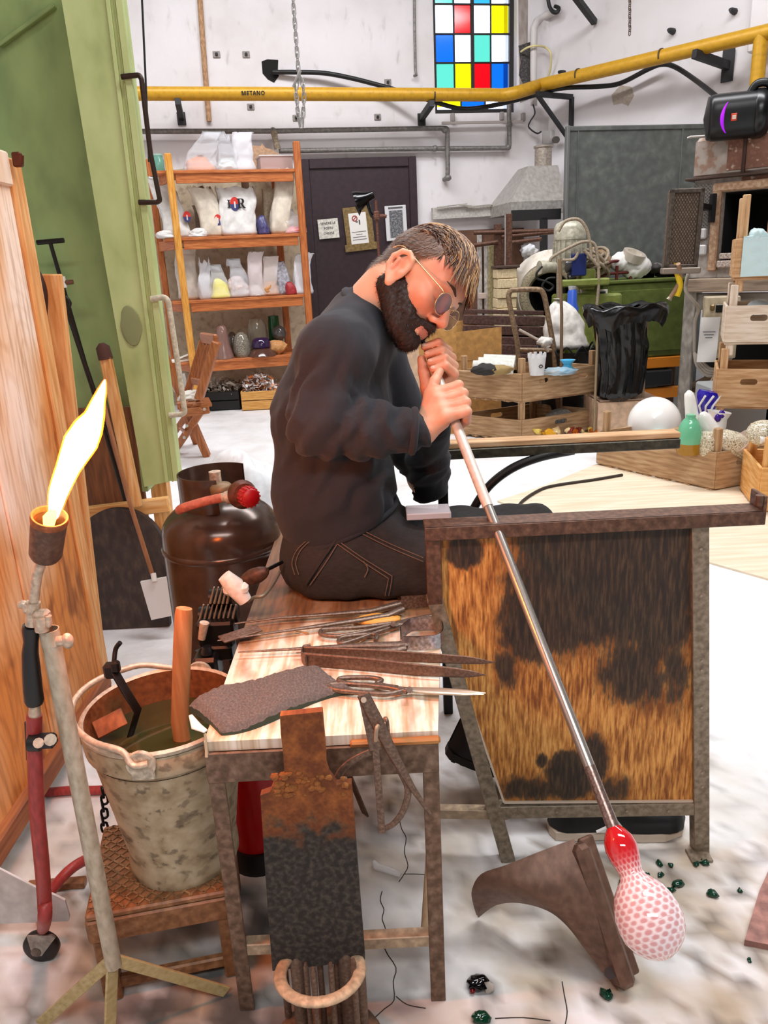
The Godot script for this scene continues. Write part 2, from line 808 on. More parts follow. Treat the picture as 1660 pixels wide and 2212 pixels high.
func rframe(p: Vector3) -> Transform3D:
	return T3(Basis(rd, UP, rn), p)

func _ready() -> void:
	lens_axes()
	CO = BO + bd * 2.92
	rng.seed = 7
	var cam := Camera3D.new()
	cam.name = "camera"
	cam.transform = T3(Basis(cr, cu, -cf), EYE)
	cam.keep_aspect = Camera3D.KEEP_HEIGHT
	cam.fov = rad_to_deg(2.0 * atan(IH / 2.0 / FP))
	cam.near = .05
	add_child(cam)
	var we := WorldEnvironment.new()
	we.name = "environment"
	var e := Environment.new()
	e.background_mode = Environment.BG_SKY
	var sm := ProceduralSkyMaterial.new()
	sm.sky_top_color = Color(.75, .85, 1.0)
	sm.sky_horizon_color = Color(.95, .97, 1.0)
	sm.ground_horizon_color = Color(.9, .92, .95)
	sm.ground_bottom_color = Color(.6, .6, .6)
	sm.sky_energy_multiplier = 1.6
	sm.ground_energy_multiplier = 1.6
	var sk := Sky.new()
	sk.sky_material = sm
	e.sky = sk
	e.tonemap_mode = Environment.TONE_MAPPER_LINEAR
	e.tonemap_exposure = 1.36
	e.sdfgi_enabled = true
	e.ssao_enabled = true
	e.ssil_enabled = true
	we.environment = e
	add_child(we)
	for a in [[V3(-.9, 4.3, -5.2), 2.6, .5, 7.0, 10.0, "shelving unit and the dark door"], [V3(1.7, 4.3, -4.4), 2.6, .5, 8.0, -30.0, "crates and the green cabinet"], [V3(1.0, 3.7, -1.4), 2.2, .5, 6.0, .0, "glassblower's bench"], [V3(.2, 3.4, 1.3), 2.2, .5, 6.0, .0, "place where the camera stands"]]:
		fitting(a[0], a[1], a[2], a[3], a[4], a[5])
	room()
	back_things()
	middle_things()
	front_things()
	person()

func fitting(p: Vector3, l: float, w: float, en: float, turn: float, over: String) -> void:
	var t := thing("ceiling_lamp", "long white fluorescent fitting hung under the ceiling over the " + over, "lamp", p, yaw(turn), "fluorescent fittings under the ceiling")
	var f := Transform3D(t.basis, p)
	part(t, "housing", bx(V3(0, .06, 0), V3(l + .06, .1, w + .06), .01), mc(.85, .85, .85, .5), f)
	part(t, "diffuser_glow", bx(V3(0, .0, 0), V3(l, .015, w), .003), lit(Color(1, .98, .95), 1.5), f)
	for s in [-1, 1]:
		part(t, "suspension_rod", tb([V3(s * l * .4, .1, 0), V3(s * l * .4, 5.2 - p.y, 0)], .008, 6), mc(.5, .5, .5, .5, .5), f)
	var al := AreaLight3D.new()
	al.name = "ceiling_lamp_light"
	al.area_size = V2(l, w)
	al.light_energy = en
	al.light_color = Color(.985, .985, 1.0)
	al.area_range = 30.0
	al.area_attenuation = 2.0
	al.shadow_enabled = true
	al.transform = Transform3D(t.basis * Basis(RT, -PI / 2), p + V3(0, -.03, 0))
	add_child(al)

func room() -> void:
	var fm := nmat("concrete", [.0, "d6d3d0", .3, "e0dfde", .5, "e8e8e8", .75, "eeeeef", 1.0, "f2f3f5"], V3(.5, .5, .5), .75, .0, .012, 4, true, 6, .0, .2)
	fm.vertex_color_use_as_albedo = true
	bumpy(fm, .2)
	var fb := mb()
	fb.use_col = true
	var gn := FastNoiseLite.new()
	gn.seed = 9
	gn.frequency = 1.0
	gn.fractal_octaves = 5
	var grime := func(x: float, z: float) -> Color:
		var c := Color(1, 1, 1)
		var d := V2((x - .0) / .75, (z + 1.0) / .55).length()
		var near := 1.0 - smoothstep(.7, 1.9, d + .4 * gn.get_noise_2d(x * 2.0, z * 2.0))
		var n := gn.get_noise_2d(x * 5.0, z * 5.0)
		c = c.lerp(Color(.6, .5, .37), near * clampf(.55 + n * 1.3, .0, 1.0))
		c = c.lerp(Color(.14, .105, .075), near * smoothstep(.1, .45, gn.get_noise_2d(x * 13.0 + 5.0, z * 13.0)) * .8)
		c = c.lerp(Color(.32, .24, .16), near * smoothstep(.15, .5, gn.get_noise_2d(x * 45.0, z * 45.0)) * .7)
		var left := 1.0 - smoothstep(.2, .55, V2((x + .25) / .8, z + 1.0).length() + .2 * n)
		c = c.lerp(Color(.1, .105, .1), left * clampf(.6 + 1.5 * gn.get_noise_2d(x * 7.0, z * 7.0 + 3.0), .0, 1.0))
		c = c.lerp(Color(.86, .84, .82), clampf(gn.get_noise_2d(x * 1.3 + 8.0, z * 1.3) * 1.2, .0, .6))
		return c
	for patch in [[-1.7, -2.6, 1.6, -.6, .02], [-1.7, -.6, 1.6, .2, .1], [-4.1, -8.8, 7.0, -2.6, .3], [-4.1, .2, 7.0, 3.8, .5], [-4.1, -2.6, -1.7, .2, .4], [1.6, -2.6, 7.0, .2, .4]]:
		var nx := int(ceil((patch[2] - patch[0]) / patch[4]))
		var nz := int(ceil((patch[3] - patch[1]) / patch[4]))
		for i in nx:
			for j in nz:
				var q := []
				for e in [[0, 0], [0, 1], [1, 1], [1, 0]]:
					q.append(V3(lerpf(patch[0], patch[2], float(i + e[0]) / nx), .0, lerpf(patch[1], patch[3], float(j + e[1]) / nz)))
				fb.quad(q[0], q[1], q[2], q[3])
				for e in [[6, 0], [5, 2], [4, 1], [3, 0], [2, 3], [1, 2]]:
					fb.c[fb.c.size() - e[0]] = grime.call(q[e[1]].x, q[e[1]].z)
	fb.box(V3(1.4, -.11, -2.5), V3(11.0, .2, 12.6))
	struct("floor", fb, fm)
	var wm := nmat("plaster", [.0, "cfc8c6", .25, "dcd7d7", .5, "e6e2e4", 1.0, "eeebef"], V3(.25, .25, .25), .85, .0, .01, 12, true, 6, .0, .3)
	detail(wm, [.0, Color(.55, .5, .47, .55), .18, Color(.66, .62, .6, .12), .32, Color(.8, .78, .78, .0), 1.0, Color(.9, .9, .9, .0)], V3(.7, .3, .7), .02, 33)
	bumpy(wm, .12, .03)
	var hole_l := (ab(938, 120) - BO).dot(bd)
	var hole_r := (ab(1117, 120) - BO).dot(bd)
	var hole_b := ab(1030, 244).y
	var hole_t := 4.4
	var w := mb()
	var th := .36
	var f := bframe(BO)
	var end := 2.92 + th
	w.box(V3((-2.2 + hole_l) / 2, 2.6, -th / 2), V3(hole_l + 2.2, 5.2, th), 0, f)
	w.box(V3((hole_r + end) / 2, 2.6, -th / 2), V3(end - hole_r, 5.2, th), 0, f)
	w.box(V3((hole_l + hole_r) / 2, hole_b / 2, -th / 2), V3(hole_r - hole_l, hole_b, th), 0, f)
	w.box(V3((hole_l + hole_r) / 2, (hole_t + 5.2) / 2, -th / 2), V3(hole_r - hole_l, 5.2 - hole_t, th), 0, f)
	struct("wall_back", w, wm)
	struct("wall_right", bx(V3(3.6, 2.6, -th / 2), V3(7.2 + .1, 5.2, th), 0, rframe(CO)), wm)
	struct("wall_left", bx(V3(-3.4, 2.6, -2.2), V3(.3, 5.2, 11.4)), wm)
	struct("wall_side", bx(V3(6.6, 2.6, .6), V3(.3, 5.2, 7.0)), mc(.5, .49, .47, .9))
	struct("wall_front", bx(V3(1.6, 2.6, 3.6), V3(10.3, 5.2, .3)), mc(.5, .49, .47, .9))
	struct("ceiling", bx(V3(1.6, 5.3, -2.3), V3(11.4, .2, 12.8)), mc(.45, .44, .43, .9))
	window(hole_l, hole_r, hole_b, hole_t)

func window(l: float, r: float, b: float, t: float) -> void:
	var win := Node3D.new()
	win.name = "window_1"
	win.transform = bframe(BO + bd * ((l + r) / 2) + V3(0, b, 0) - bn * .1)
	win.set_meta("kind", "structure")
	win.set_meta("label", "tall window of stained glass squares in a dark iron frame")
	add_child(win)
	var W := r - l
	var dark := mc(.16, .14, .14, .5, .3)
	var f := win.transform
	var fr_ := mb()
	fr_.box(V3(-W / 2 + .02, (t - b) / 2, 0), V3(.04, t - b, .05), .004)
	fr_.box(V3(W / 2 - .02, (t - b) / 2, 0), V3(.04, t - b, .05), .004)
	fr_.box(V3(0, .022, 0), V3(W, .044, .06), .004)
	fr_.box(V3(0, t - b - .02, 0), V3(W, .04, .05), .004)
	part(win, "window_frame", fr_, dark, f)
	var hl := func(y: float) -> float: return apl(1030, y, f.origin, bn).y - b
	var ys := [hl.call(240.0) + .03, hl.call(203.0), hl.call(136.0), hl.call(74.0), hl.call(10.0)]
	var ph: float = ys[3] - ys[2]
	for k in 5:
		ys.append(ys[-1] + ph)
	var names := {"w": Color(.97, .97, .98), "r": Color(.78, .02, .05), "y": Color(1.0, .9, .02), "b": Color(.03, .3, .68), "g": Color(.27, .6, .49), "c": Color(.16, .5, .61)}
	var rows := ["ybw", "gyrb", "bwgw", "wrwy", "gwcw", "ywrg", "wbyw", "rgwb", "wywg"]
	for i in rows.size():
		var s: String = rows[i]
		var y0: float = ys[i]
		var y1: float = minf(ys[i + 1] if i + 1 < ys.size() else y0 + ph, t - b - .04)
		if y1 - y0 < .05:
			break
		for j in s.length():
			var cw := (W - .08) / s.length()
			var x := -W / 2 + .04 + cw * (j + .5)
			var gm := glass(names[s[j]], .0, .25 if s[j] == "w" else .1)
			part(win, "pane", bx(V3(x, (y0 + y1) / 2, 0), V3(cw - .012, y1 - y0 - .012, .008), .003), gm, f)
			if j > 0:
				part(win, "glazing_bar", bx(V3(x - cw / 2, (y0 + y1) / 2, 0), V3(.03 if s.length() == 4 and j == 2 else .013, y1 - y0, .03), .002), dark, f)
		part(win, "glazing_bar", bx(V3(0, y1, 0), V3(W - .08, .013, .028), .002), dark, f)
# ---------- along the back and right walls ----------

func back_things() -> void:
	wall_fittings()
	back_door()
	shelf_unit()
	hood_corner()

func pipe_mat(col: String, key: String) -> StandardMaterial3D:
	return nmat(key, [.0, hexc(col).darkened(.35), .35, hexc(col).darkened(.08), .7, hexc(col), 1.0, hexc(col).lightened(.1)], V3(2, 2, 2), .45, .1, .02, 8)

func wall_fittings() -> void:
	var yel := pipe_mat("d8a21e", "yellow pipe")
	var iron := mc(.2, .2, .21, .55, .4)
	var grey := nmat("pipe grey", [.0, "4c4a48", .5, "74716e", 1.0, "98948f"], V3(3, 3, 3), .5, .4, .03, 5)
	var a := ab(215, 202, .35)
	var b := ab(1090, 205, .35)
	var c := ar(1168, 184, .3)
	var d := ar(1646, 72, .3)
	var e := d + (d - c).normalized() * 1.2
	var g := thing("gas_pipe", "long yellow gas pipe crossing the back wall and climbing along the right wall", "pipe", a)
	part(g, "pipe_run", tb([a, ab(600, 203, .35), ab(1040, 205, .35)] + curve([ab(1065, 205, .35), b, ab(1120, 199, .37), c], 4) + [d, e], .052, 16), yel)
	part(g, "drop_pipe", tb([d, d - V3(0, .3, 0), d - V3(0, 1.1, 0)], .05, 14), yel)
	for q in [[937, 207, false], [1148, 190, true], [1250, 163, true], [1430, 121, true]]:
		var p := ar(q[0], q[1], .3) if q[2] else ab(q[0], q[1], .35)
		var dir := (d - c).normalized() if q[2] else (b - a).normalized()
		part(g, "joint_ring", tb([p - dir * .007, p + dir * .007], .0545, 16), mc(.3, .22, .1, .6))
	words(g, "METANO", bframe(ab(547, 201, .405)), .045, mc(.08, .07, .05, .8))
	for q in [[385, 222, "dark angle bracket under the yellow pipe at the left"], [930, 226, "dark angle bracket under the yellow pipe beside the window"]]:
		var p := ab(q[0], q[1], .33)
		var t := thing("pipe_bracket", q[2], "bracket", p - bn * .33, Basis(bd, UP, bn), "brackets of the yellow pipe")
		var f := bframe(p - bn * .33)
		part(t, "arm", mb().bar(p - bn * .33 + V3(0, -.05, 0), p + bn * .06 + V3(0, .0, 0), .045, .05), iron)
		part(t, "wall_plate", bx(V3(0, -.06, .008), V3(.07, .1, .016), .003), iron, f)
	var p1 := ar(1160, 203, .42)
	var p2 := ar(1236, 203, .02)
	p2.y = p1.y
	var t1 := thing("pipe_bracket", "dark triangular bracket under the bend of the yellow pipe", "bracket", p2, Basis.IDENTITY, "brackets of the yellow pipe")
	part(t1, "arm", mb().bar(p1, p2, .04, .04), iron)
	part(t1, "strut", mb().bar(p1, p2 - V3(0, .36, 0), .03, .03), iron)
	part(t1, "wall_plate", mb().bar(p2, p2 - V3(0, .38, 0), .04, .03, rd), iron)
	var p3 := ar(1500, 116, .4)
	var p4 := ar(1575, 122, .02)
	p4.y = p3.y - .05
	var t2 := thing("pipe_bracket", "dark flat bracket under the yellow pipe on the right wall", "bracket", p4, Basis.IDENTITY, "brackets of the yellow pipe")
	part(t2, "arm", mb().bar(p3, p4, .04, .06), iron)
	part(t2, "wall_plate", mb().bar(p4 + V3(0, .11, 0), p4 - V3(0, .11, 0), .09, .015, rn), iron)
	var cb := []
	for q in [[590, 156, .03], [640, 156, .06], [700, 158, .08], [760, 169, .1], [830, 187, .12], [900, 207, .2], [945, 222, .27], [1000, 235, .28], [1060, 229, .28]]:
		cb.append(ab(q[0], q[1], q[2]))
	for q in [[1140, 210, .3], [1210, 191, .26], [1290, 187, .12], [1340, 180, .1], [1400, 150, .1], [1430, 139, .1], [1460, 145, .14], [1510, 178, .3], [1565, 222, .6]]:
		cb.append(ar(q[0], q[1], q[2]))
	single("black_cable", "thick black cable sagging from a wall hole past the window towards the speaker", "cable", tb(curve(cb, 5), .019, 8), mc(.06, .06, .065, .5))
	var hp := ab(585, 150)
	var poly := PackedVector2Array([V2(-.07, .06), V2(-.02, .075), V2(.07, .07), V2(.06, .0), V2(.065, -.05), V2(.02, -.1), V2(-.03, -.075), V2(-.07, -.03)])
	single("wall_hole", "ragged dark hole broken in the plaster where the black cable comes out", "hole", mb().prism(poly, -.01, .004, bframe(hp)), mc(.09, .08, .08, .95))
	var w1 := thing("steel_pipe", "grey steel pipe along the back wall ending in a downward hook", "pipe", ab(285, 283, .08), Basis.IDENTITY, "grey steel pipes on the back wall")
	part(w1, "pipe_run", tb([ab(250, 284, .08), ab(600, 283, .08), ab(950, 277, .08)] + curve([ab(958, 277, .08), ab(966, 279, .08), ab(967, 292, .08)], 4) + [ab(968, 370, .08), ab(967, 384, .07), ab(960, 388, .02)], .021, 10), grey)
	for q in [[300, 283], [590, 283], [962, 281], [968, 384]]:
		var p := ab(q[0], q[1], .08)
		part(w1, "fitting", mb().blob(p, V3(.033, .03, .03), .1, 1.0, 2, 10), grey)
	part(w1, "branch_valve", tb([ab(592, 285, .09), ab(596, 305, .11), ab(600, 322, .1)], [.03, .024, .03], 10), nmat("valve rag", [.0, "4a3c30", .5, "8a745c", 1.0, "b9a68c"], V3(4, 4, 4), .8))
	var w2 := thing("steel_pipe", "grey steel pipe along the top of the dark door turning up to the window", "pipe", ab(600, 325, .06), Basis.IDENTITY, "grey steel pipes on the back wall")
	part(w2, "pipe_run", tb([ab(603, 326, .06), ab(850, 322, .06), ab(1085, 320, .06)] + curve([ab(1093, 320, .06), ab(1100, 317, .06), ab(1101, 305, .06)], 4) + [ab(1100, 225, .06), ab(1100, 218, .06)], .02, 10), grey)
	for q in [[940, 321], [1101, 270], [1098, 318]]:
		part(w2, "fitting", mb().blob(ab(q[0], q[1], .06), V3(.03, .028, .03), .1, 1.0, 2, 10), grey)
	var rl := thing("wall_rail", "pale painted wall rail with three clips under the stained glass window", "rail", ab(1040, 266))
	part(rl, "rail_bar", mb().bar(ab(955, 266, .05), ab(1130, 263, .05), .02, .022), mc(.72, .68, .66, .6))
	for q in [[977, 255], [1083, 252], [1129, 254]]:
		part(rl, "clip", bx(V3(0, 0, .02), V3(.035, .07, .04), .006), mc(.6, .57, .56, .6), bframe(ab(q[0], q[1], .0)))
	var rust := nmat("rust strip", [.0, "6e4a2f", .4, "a87b52", .7, "c9a27c", 1.0, "d9c3ab"], V3(6, 2, 6), .8)
	single("rusty_conduit", "thin rust stained conduit running down the back wall behind the yellow pipe", "pipe", tb([ab(428, -60, .02), ab(437, 70, .02), ab(446, 190, .02), ab(452, 262, .02)], .022, 8), rust)
	single("grey_conduit", "thin grey conduit with a hooked end high on the wall left of the window", "pipe", tb([ab(895, -60, .02), ab(896, 60, .02), ab(898, 150, .02), ab(900, 163, .03), ab(895, 164, .05)], .011, 8), grey)
	single("hanging_wire", "thin black wire hanging straight down beside the green door", "wire", tb([az(303, -200, 4.8), az(307, 0, 4.8), az(316, 200, 4.8), az(322, 350, 4.8)], .006, 6), mc(.07, .07, .07, .5))
	var wc := thing("white_conduit", "white cable conduit bent down the wall corner right of the window", "pipe", ar(1205, 22, .05))
	part(wc, "conduit_run", tb([ar(1209, 20, .05), ar(1172, 37, .05), ab(1160, 46, .08), ab(1154, 60, .08), ab(1153, 150, .08), ab(1154, 228, .08)], .03, 10), mc(.83, .81, .8, .5))
	part(wc, "wire_tail", tb(curve([ab(1152, 225, .1), ab(1156, 245, .1), ab(1146, 262, .08), ab(1143, 275, .06), ab(1160, 288, .05), ab(1170, 284, .05)], 5), .007, 6), mc(.2, .19, .19, .5))
	single("hook_cable", "black curled cable end above the white conduit", "cable", tb(curve([ar(1186, -40, .1), ar(1185, 0, .1), ar(1192, 22, .1), ar(1203, 27, .1), ar(1208, 18, .08), ar(1200, 14, .06)], 5), .017, 8), mc(.12, .12, .12, .5))
	single("yellow_wire", "thin pale yellow wire arching out of the dark wall patch", "wire", tb(curve([ab(1126, 112, .02), ab(1140, 103, .1), ab(1158, 99, .14), ar(1178, 102, .1), ar(1190, 115, .1), ar(1190, 145, .06), ar(1184, 168, .03)], 5), .009, 6), mc(.9, .85, .62, .5))
	single("wall_patch", "sooty dark patch broken into the corner beside the window", "hole", mb().prism(PackedVector2Array([V2(-.06, .13), V2(.05, .16), V2(.075, .02), V2(.06, -.14), V2(.0, -.2), V2(-.055, -.1), V2(-.04, .0)]), -.01, .006, bframe(ab(1134, 135))), nmat("soot", [.0, "15151a", .5, "38363a", .8, "7a736c", 1.0, "a79f96"], V3(5, 5, 5), .95))
	single("plaster_scar", "patch of bare brown plaster showing through the white right wall", "hole", mb().prism(PackedVector2Array([V2(-.1, .02), V2(-.02, .08), V2(.08, .05), V2(.11, -.02), V2(.06, -.09), V2(.0, -.06), V2(-.08, -.06)]), -.01, .003, rframe(ar(1345, 206))), nmat("scar", [.0, "a1907f", 1.0, "c9bcae"], V3(4, 4, 4), .95))
	single("steel_strut", "dark steel strut slanting down onto the right wall at the top", "bracket", mb().bar(ar(1230, -25, .5), ar(1285, 48, .02), .045, .045), iron)
	for q in [[1588, 25, "bolt head high on the right wall beneath no pipe"], [1455, 68, "small dark bolt stub just above the yellow pipe"], [1219, 158, "small dark bolt stub left of the bend in the pipe"]]:
		var p := ar(q[0], q[1])
		single("wall_bolt", ["dark bolt stub high on the right wall near the corner of the frame", "small dark bolt stub on the wall above the middle of the sloping pipe", "small dark bolt stub beside the thin pale yellow wire"][[1588, 1455, 1219].find(q[0])], "bolt", tb([p, p + rn * .05, p + rn * .08], [.025, .02, .012], 8), iron, "bolt stubs in the right wall")
	var k := 0
	for q in [[468, 118], [532, 118], [640, 255], [838, 178], [816, 253], [542, 231]]:
		var p := ab(q[0], q[1])
		var t := thing("bolt_plate", ["rusty bolt plate high on the wall, left of a pair", "rusty bolt plate high on the wall, right of a pair", "bolt plate behind the end of the hanging chain", "bolt plate above the yellow pipe near the black cable", "bolt plate between the yellow and grey pipes, right of the chain", "bolt plate just below the lettering on the yellow pipe"][k], "bolt", p, Basis(bd, UP, bn), "bolt plates in the back wall")
		part(t, "plate", bx(V3(0, 0, .004), V3(.06, .05, .012), .004), nmat("bolt plate", [.0, "6f655e", 1.0, "b3aaa5"], V3(8, 8, 8), .6, .3), bframe(p))
		part(t, "bolt_head", bx(V3(0, 0, .018), V3(.022, .022, .02), .004), iron, bframe(p))
		k += 1
	var sw := thing("socket_box", "small white electrical box on the wall above the sheet metal hood", "socket", ar(1189, 298), Basis(rd, UP, rn))
	part(sw, "box", bx(V3(0, 0, .03), V3(.1, .11, .06), .01), mc(.78, .77, .76, .5), rframe(ar(1189, 297)))
	part(sw, "plug", tb([ar(1200, 302, .06), ar(1203, 302, .12)], .03, 10), mc(.3, .28, .26, .5))
	struct("trim_1", bx(V3(.25, 2.6, .06), V3(.5, 5.2, .12), .01, rframe(ar(1628, 120))), mats["plaster"])
	var sp := bframe(ab(1130, 100))
	var sq := PackedVector2Array()
	for q in [[1120, -60], [1141, -60], [1140, 90], [1137, 150], [1141, 215], [1124, 222], [1121, 120]]:
		var v := sp.affine_inverse() * ab(q[0], q[1])
		sq.append(V2(v.x, v.y))
	struct("trim_20", mb().prism(sq, -.01, .004, sp), nmat("stained plaster", [.0, "6a5c55", .4, "93877f", .7, "b0a6a0", 1.0, "cbc4c0"], V3(1.5, .6, 1.5), .9, .0, .02, 97))
	chain()
	var rc := thing("thin_chain", "short thin rusty chain hanging at the top of the right wall", "chain", az(1361, 70, 5.6))
	for i in 14:
		var y := 70.0 - i * 9.0
		link(rc, az(1361 + (.5 if i % 2 else .0), y, 5.6), .018, .008, .0028, i % 2 == 0, mc(.3, .22, .17, .6, .5))

func link(t: Node3D, p: Vector3, l: float, w: float, r: float, turned: bool, m: Material, tilt := .0) -> void:
	var path := []
	for i in 12:
		var g := TAU * i / 12
		var q := V3(cos(g) * w, sin(g) * w, 0)
		q.y += (l - w) * (1.0 if sin(g) > .01 else -1.0 if sin(g) < -.01 else .0)
		if turned:
			q = V3(0, q.y, q.x)
		path.append(p + Basis(BK, tilt) * (Basis(UP, .5) * q))
	part(t, "link", tb(path, r, 6, false, true), m)

func chain() -> void:
	var m := mc(.72, .71, .7, .35, .7)
	var D := 5.0
	var t := thing("hanging_chain", "galvanised steel chain hanging down in front of the yellow pipe, its end looped back up", "chain", az(652, 275, D))
	var n := 0
	var y := -120.0
	while y < 160.0:
		link(t, az(633 + (y + 10) * .075, y, D), .03, .011, .0036, n % 2 == 0, m)
		y += 15.5
		n += 1
	for side in [[[646, 160], [640, 190], [642, 220], [645, 250], [650, 268]], [[646, 160], [655, 185], [657, 220], [655, 250], [652, 268]]]:
		var pts := []
		for q in side:
			pts.append(az(q[0], q[1], D + (.02 if side[1][0] == 655 else -.02)))
		var c := curve(pts, 2)
		for i in c.size() - 1:
			link(t, (c[i] + c[i + 1]) / 2, .03, .011, .0036, i % 2 == 0, m, (.2 if i < 2 else -.1) * (-1 if side[1][0] == 640 else 1))
	part(t, "hook", tb([az(650, 152, D - .03), az(642, 168, D - .03), az(634, 188, D - .03)], .008, 8), m)
	var top := az(624, -120, D)
	part(t, "suspension_rod", tb([top, V3(top.x, 5.2, top.z)], .008, 6), m)

func back_door() -> void:
	var tl := ab(649, 345)
	var w := (ab(899, 400) - tl).dot(bd)
	var h := tl.y
	var d := Node3D.new()
	d.name = "door_1"
	var f := bframe(V3(tl.x, 0, tl.z))
	d.transform = f
	d.set_meta("kind", "structure")
	d.set_meta("label", "dark plum painted metal door in the back wall")
	add_child(d)
	var plum := nmat("plum", [.0, "1f1218", .4, "2c1b22", .8, "38252c", 1.0, "48343a"], V3(1.5, 1.5, 1.5), .45, .0, .02, 15)
	part(d, "leaf", bx(V3(w / 2, h / 2, .012), V3(w, h, .025), .004), plum, f)
	var st := mb()
	st.box(V3(.035, h / 2, .03), V3(.07, h, .03), .005)
	st.box(V3(w - .035, h / 2, .03), V3(.07, h, .03), .005)
	st.box(V3(w / 2, h - .04, .03), V3(w - .14, .08, .03), .005)
	st.box(V3(w / 2, .72, .03), V3(w - .14, .03, .03), .005)
	part(d, "frame", st, plum, f)
	part(d, "latch", bx(V3(.2, .6, .04), V3(.05, .03, .03), .005), mc(.4, .38, .38, .4, .7), f)
	var paper := nmat("old paper", [.0, "d5cfba", .5, "e9e5d4", 1.0, "f3f0e4"], V3(3, 3, 3), .8)
	var ink := mc(.1, .09, .08, .8)
	var flat := func(x: float, y: float) -> Vector3: return ab(x, y, .047)
	var wide := func(x: float) -> float: return x * .00445
	var s1 := thing("paper_notice", "small cream paper notice with three lines of lettering at the left of the door", "notice", flat.call(710, 494), Basis(bd, UP, bn))
	var sf := bframe(flat.call(710, 494)) * T3(Basis(BK, .05), O3)
	part(s1, "sheet", bx(V3(0, 0, .001), V3(wide.call(41), wide.call(37), .002)), paper, sf)
	var y := .045
	for line in ["TENERE LE", "PORTE", "CHIUSE"]:
		words(s1, line, sf * TO(V3(0, y, .002)), .028, ink)
		y -= .042
	var s2 := thing("taped_poster", "white poster with a red circle sign framed in brown parcel tape on the door", "poster", flat.call(776, 493), Basis(bd, UP, bn))
	var pf := bframe(flat.call(776, 493)) * T3(Basis(BK, .07), O3)
	var tape := nmat("parcel tape", [.0, "6e5530", .6, "8a6d42", 1.0, "9b8050"], V3(3, 3, 3), .35)
	part(s2, "tape", bx(V3(0, 0, .0), V3(wide.call(58), wide.call(82), .002)), tape, pf)
	part(s2, "tape", bx(V3(.0, -wide.call(36), .001), V3(wide.call(66), wide.call(14), .002)), tape, pf)
	part(s2, "sheet", bx(V3(-.005, 0, .003), V3(wide.call(36), wide.call(59), .002)), mc(.93, .92, .9, .7), pf)
	var ring := mb()
	ring.lathe([V2(.017, 0), V2(.026, 0), V2(.026, .002), V2(.017, .002), V2(.017, 0)], 20, pf * T3(Basis(RT, PI / 2), V3(-.03, .085, .004)))
	ring.box(O3, V3(.04, .008, .002), 0, pf * T3(Basis(BK, .7), V3(-.03, .085, .005)))
	part(s2, "sign_ring", ring, mc(.62, .22, .18, .7))
	part(s2, "sign_mark", bx(V3(.01, .05, .004), V3(.012, .04, .002), 0, pf).box(V3(-.015, .055, .004), V3(.02, .01, .002), 0, pf), mc(.3, .28, .28, .7))
	var tx := mb()
	for i in 4:
		tx.box(V3(-.005, -.03 - i * .022, .004), V3([.13, .06, .12, .13][i], .006, .002), 0, pf)
	part(s2, "print_lines", tx, mc(.45, .44, .43, .7))
	var s3 := thing("framed_print", "grey and white picture of a pale slope in a white frame on the door", "picture", flat.call(856, 482), Basis(bd, UP, bn))
	var ff := bframe(flat.call(856, 482)) * T3(Basis(BK, .03), O3)
	part(s3, "frame", bx(V3(0, 0, .006), V3(wide.call(44), wide.call(67), .014), .003), mc(.85, .85, .86, .5), ff)
	part(s3, "picture_print", bx(V3(0, -.008, .014), V3(wide.call(28), wide.call(52), .002)), nmat("grey print", [.0, "2b2c2e", .45, "4d4e51", .6, "8e8f92", 1.0, "c4c5c8"], V3(5, 5, 5), .4), ff)
	part(s3, "caption_strip", bx(V3(0, wide.call(29), .014), V3(wide.call(30), wide.call(3.5), .002)), mc(.35, .35, .35, .7), ff)
	var D := 6.6
	var lp := thing("stand_lamp", "black spot lamp on a bent arm clamped to a copper coloured pole before the door", "lamp", ay(835, 800, 0), Basis.IDENTITY)
	var copper := nmat("copper pole", [.0, "3a2420", .5, "5d3a2e", .75, "8c5b48", 1.0, "c49a84"], V3(3, 6, 3), .5, .5)
	var foot := az(838, 760, D)
	foot.y = .03
	part(lp, "pole", tb([foot, az(822, 600, D), az(812, 432, D)], .012, 10), copper)
	part(lp, "base", mb().lathe([V2(0, -.03), V2(.16, -.03), V2(.16, -.01), V2(.02, .01), V2(0, .02)], 20, TO(foot)), mc(.1, .1, .1, .5))
	var blk := mc(.025, .022, .025, .18)
	part(lp, "arm", tb(curve([az(793, 430, D), az(798, 450, D), az(804, 466, D), az(813, 468, D)], 4), .015, 8), blk)
	var tip := az(768, 436, D)
	part(lp, "lamp_shade", mb().lathe([V2(.0, .16), V2(.03, .155), V2(.04, .1), V2(.075, .03), V2(.08, .0), V2(.07, .0), V2(.03, .1), V2(.0, .11)], 18, T3(Basis(BK, -1.25) , tip)), blk)
	part(lp, "lamp_socket", tb([az(779, 434, D), az(790, 428, D), az(799, 424, D)], [.045, .04, .035], 12), blk)
	part(lp, "reflector_tip", mb().lathe([V2(0, -.08), V2(.035, .0), V2(.0, .03)], 14, TO(az(776, 444, D))), blk)
	part(lp, "clamp", bx(az(814, 466, D), V3(.05, .07, .05), .01).tube([az(813, 468, D), az(827, 466, D), az(836, 468, D)], .014, 8), copper)

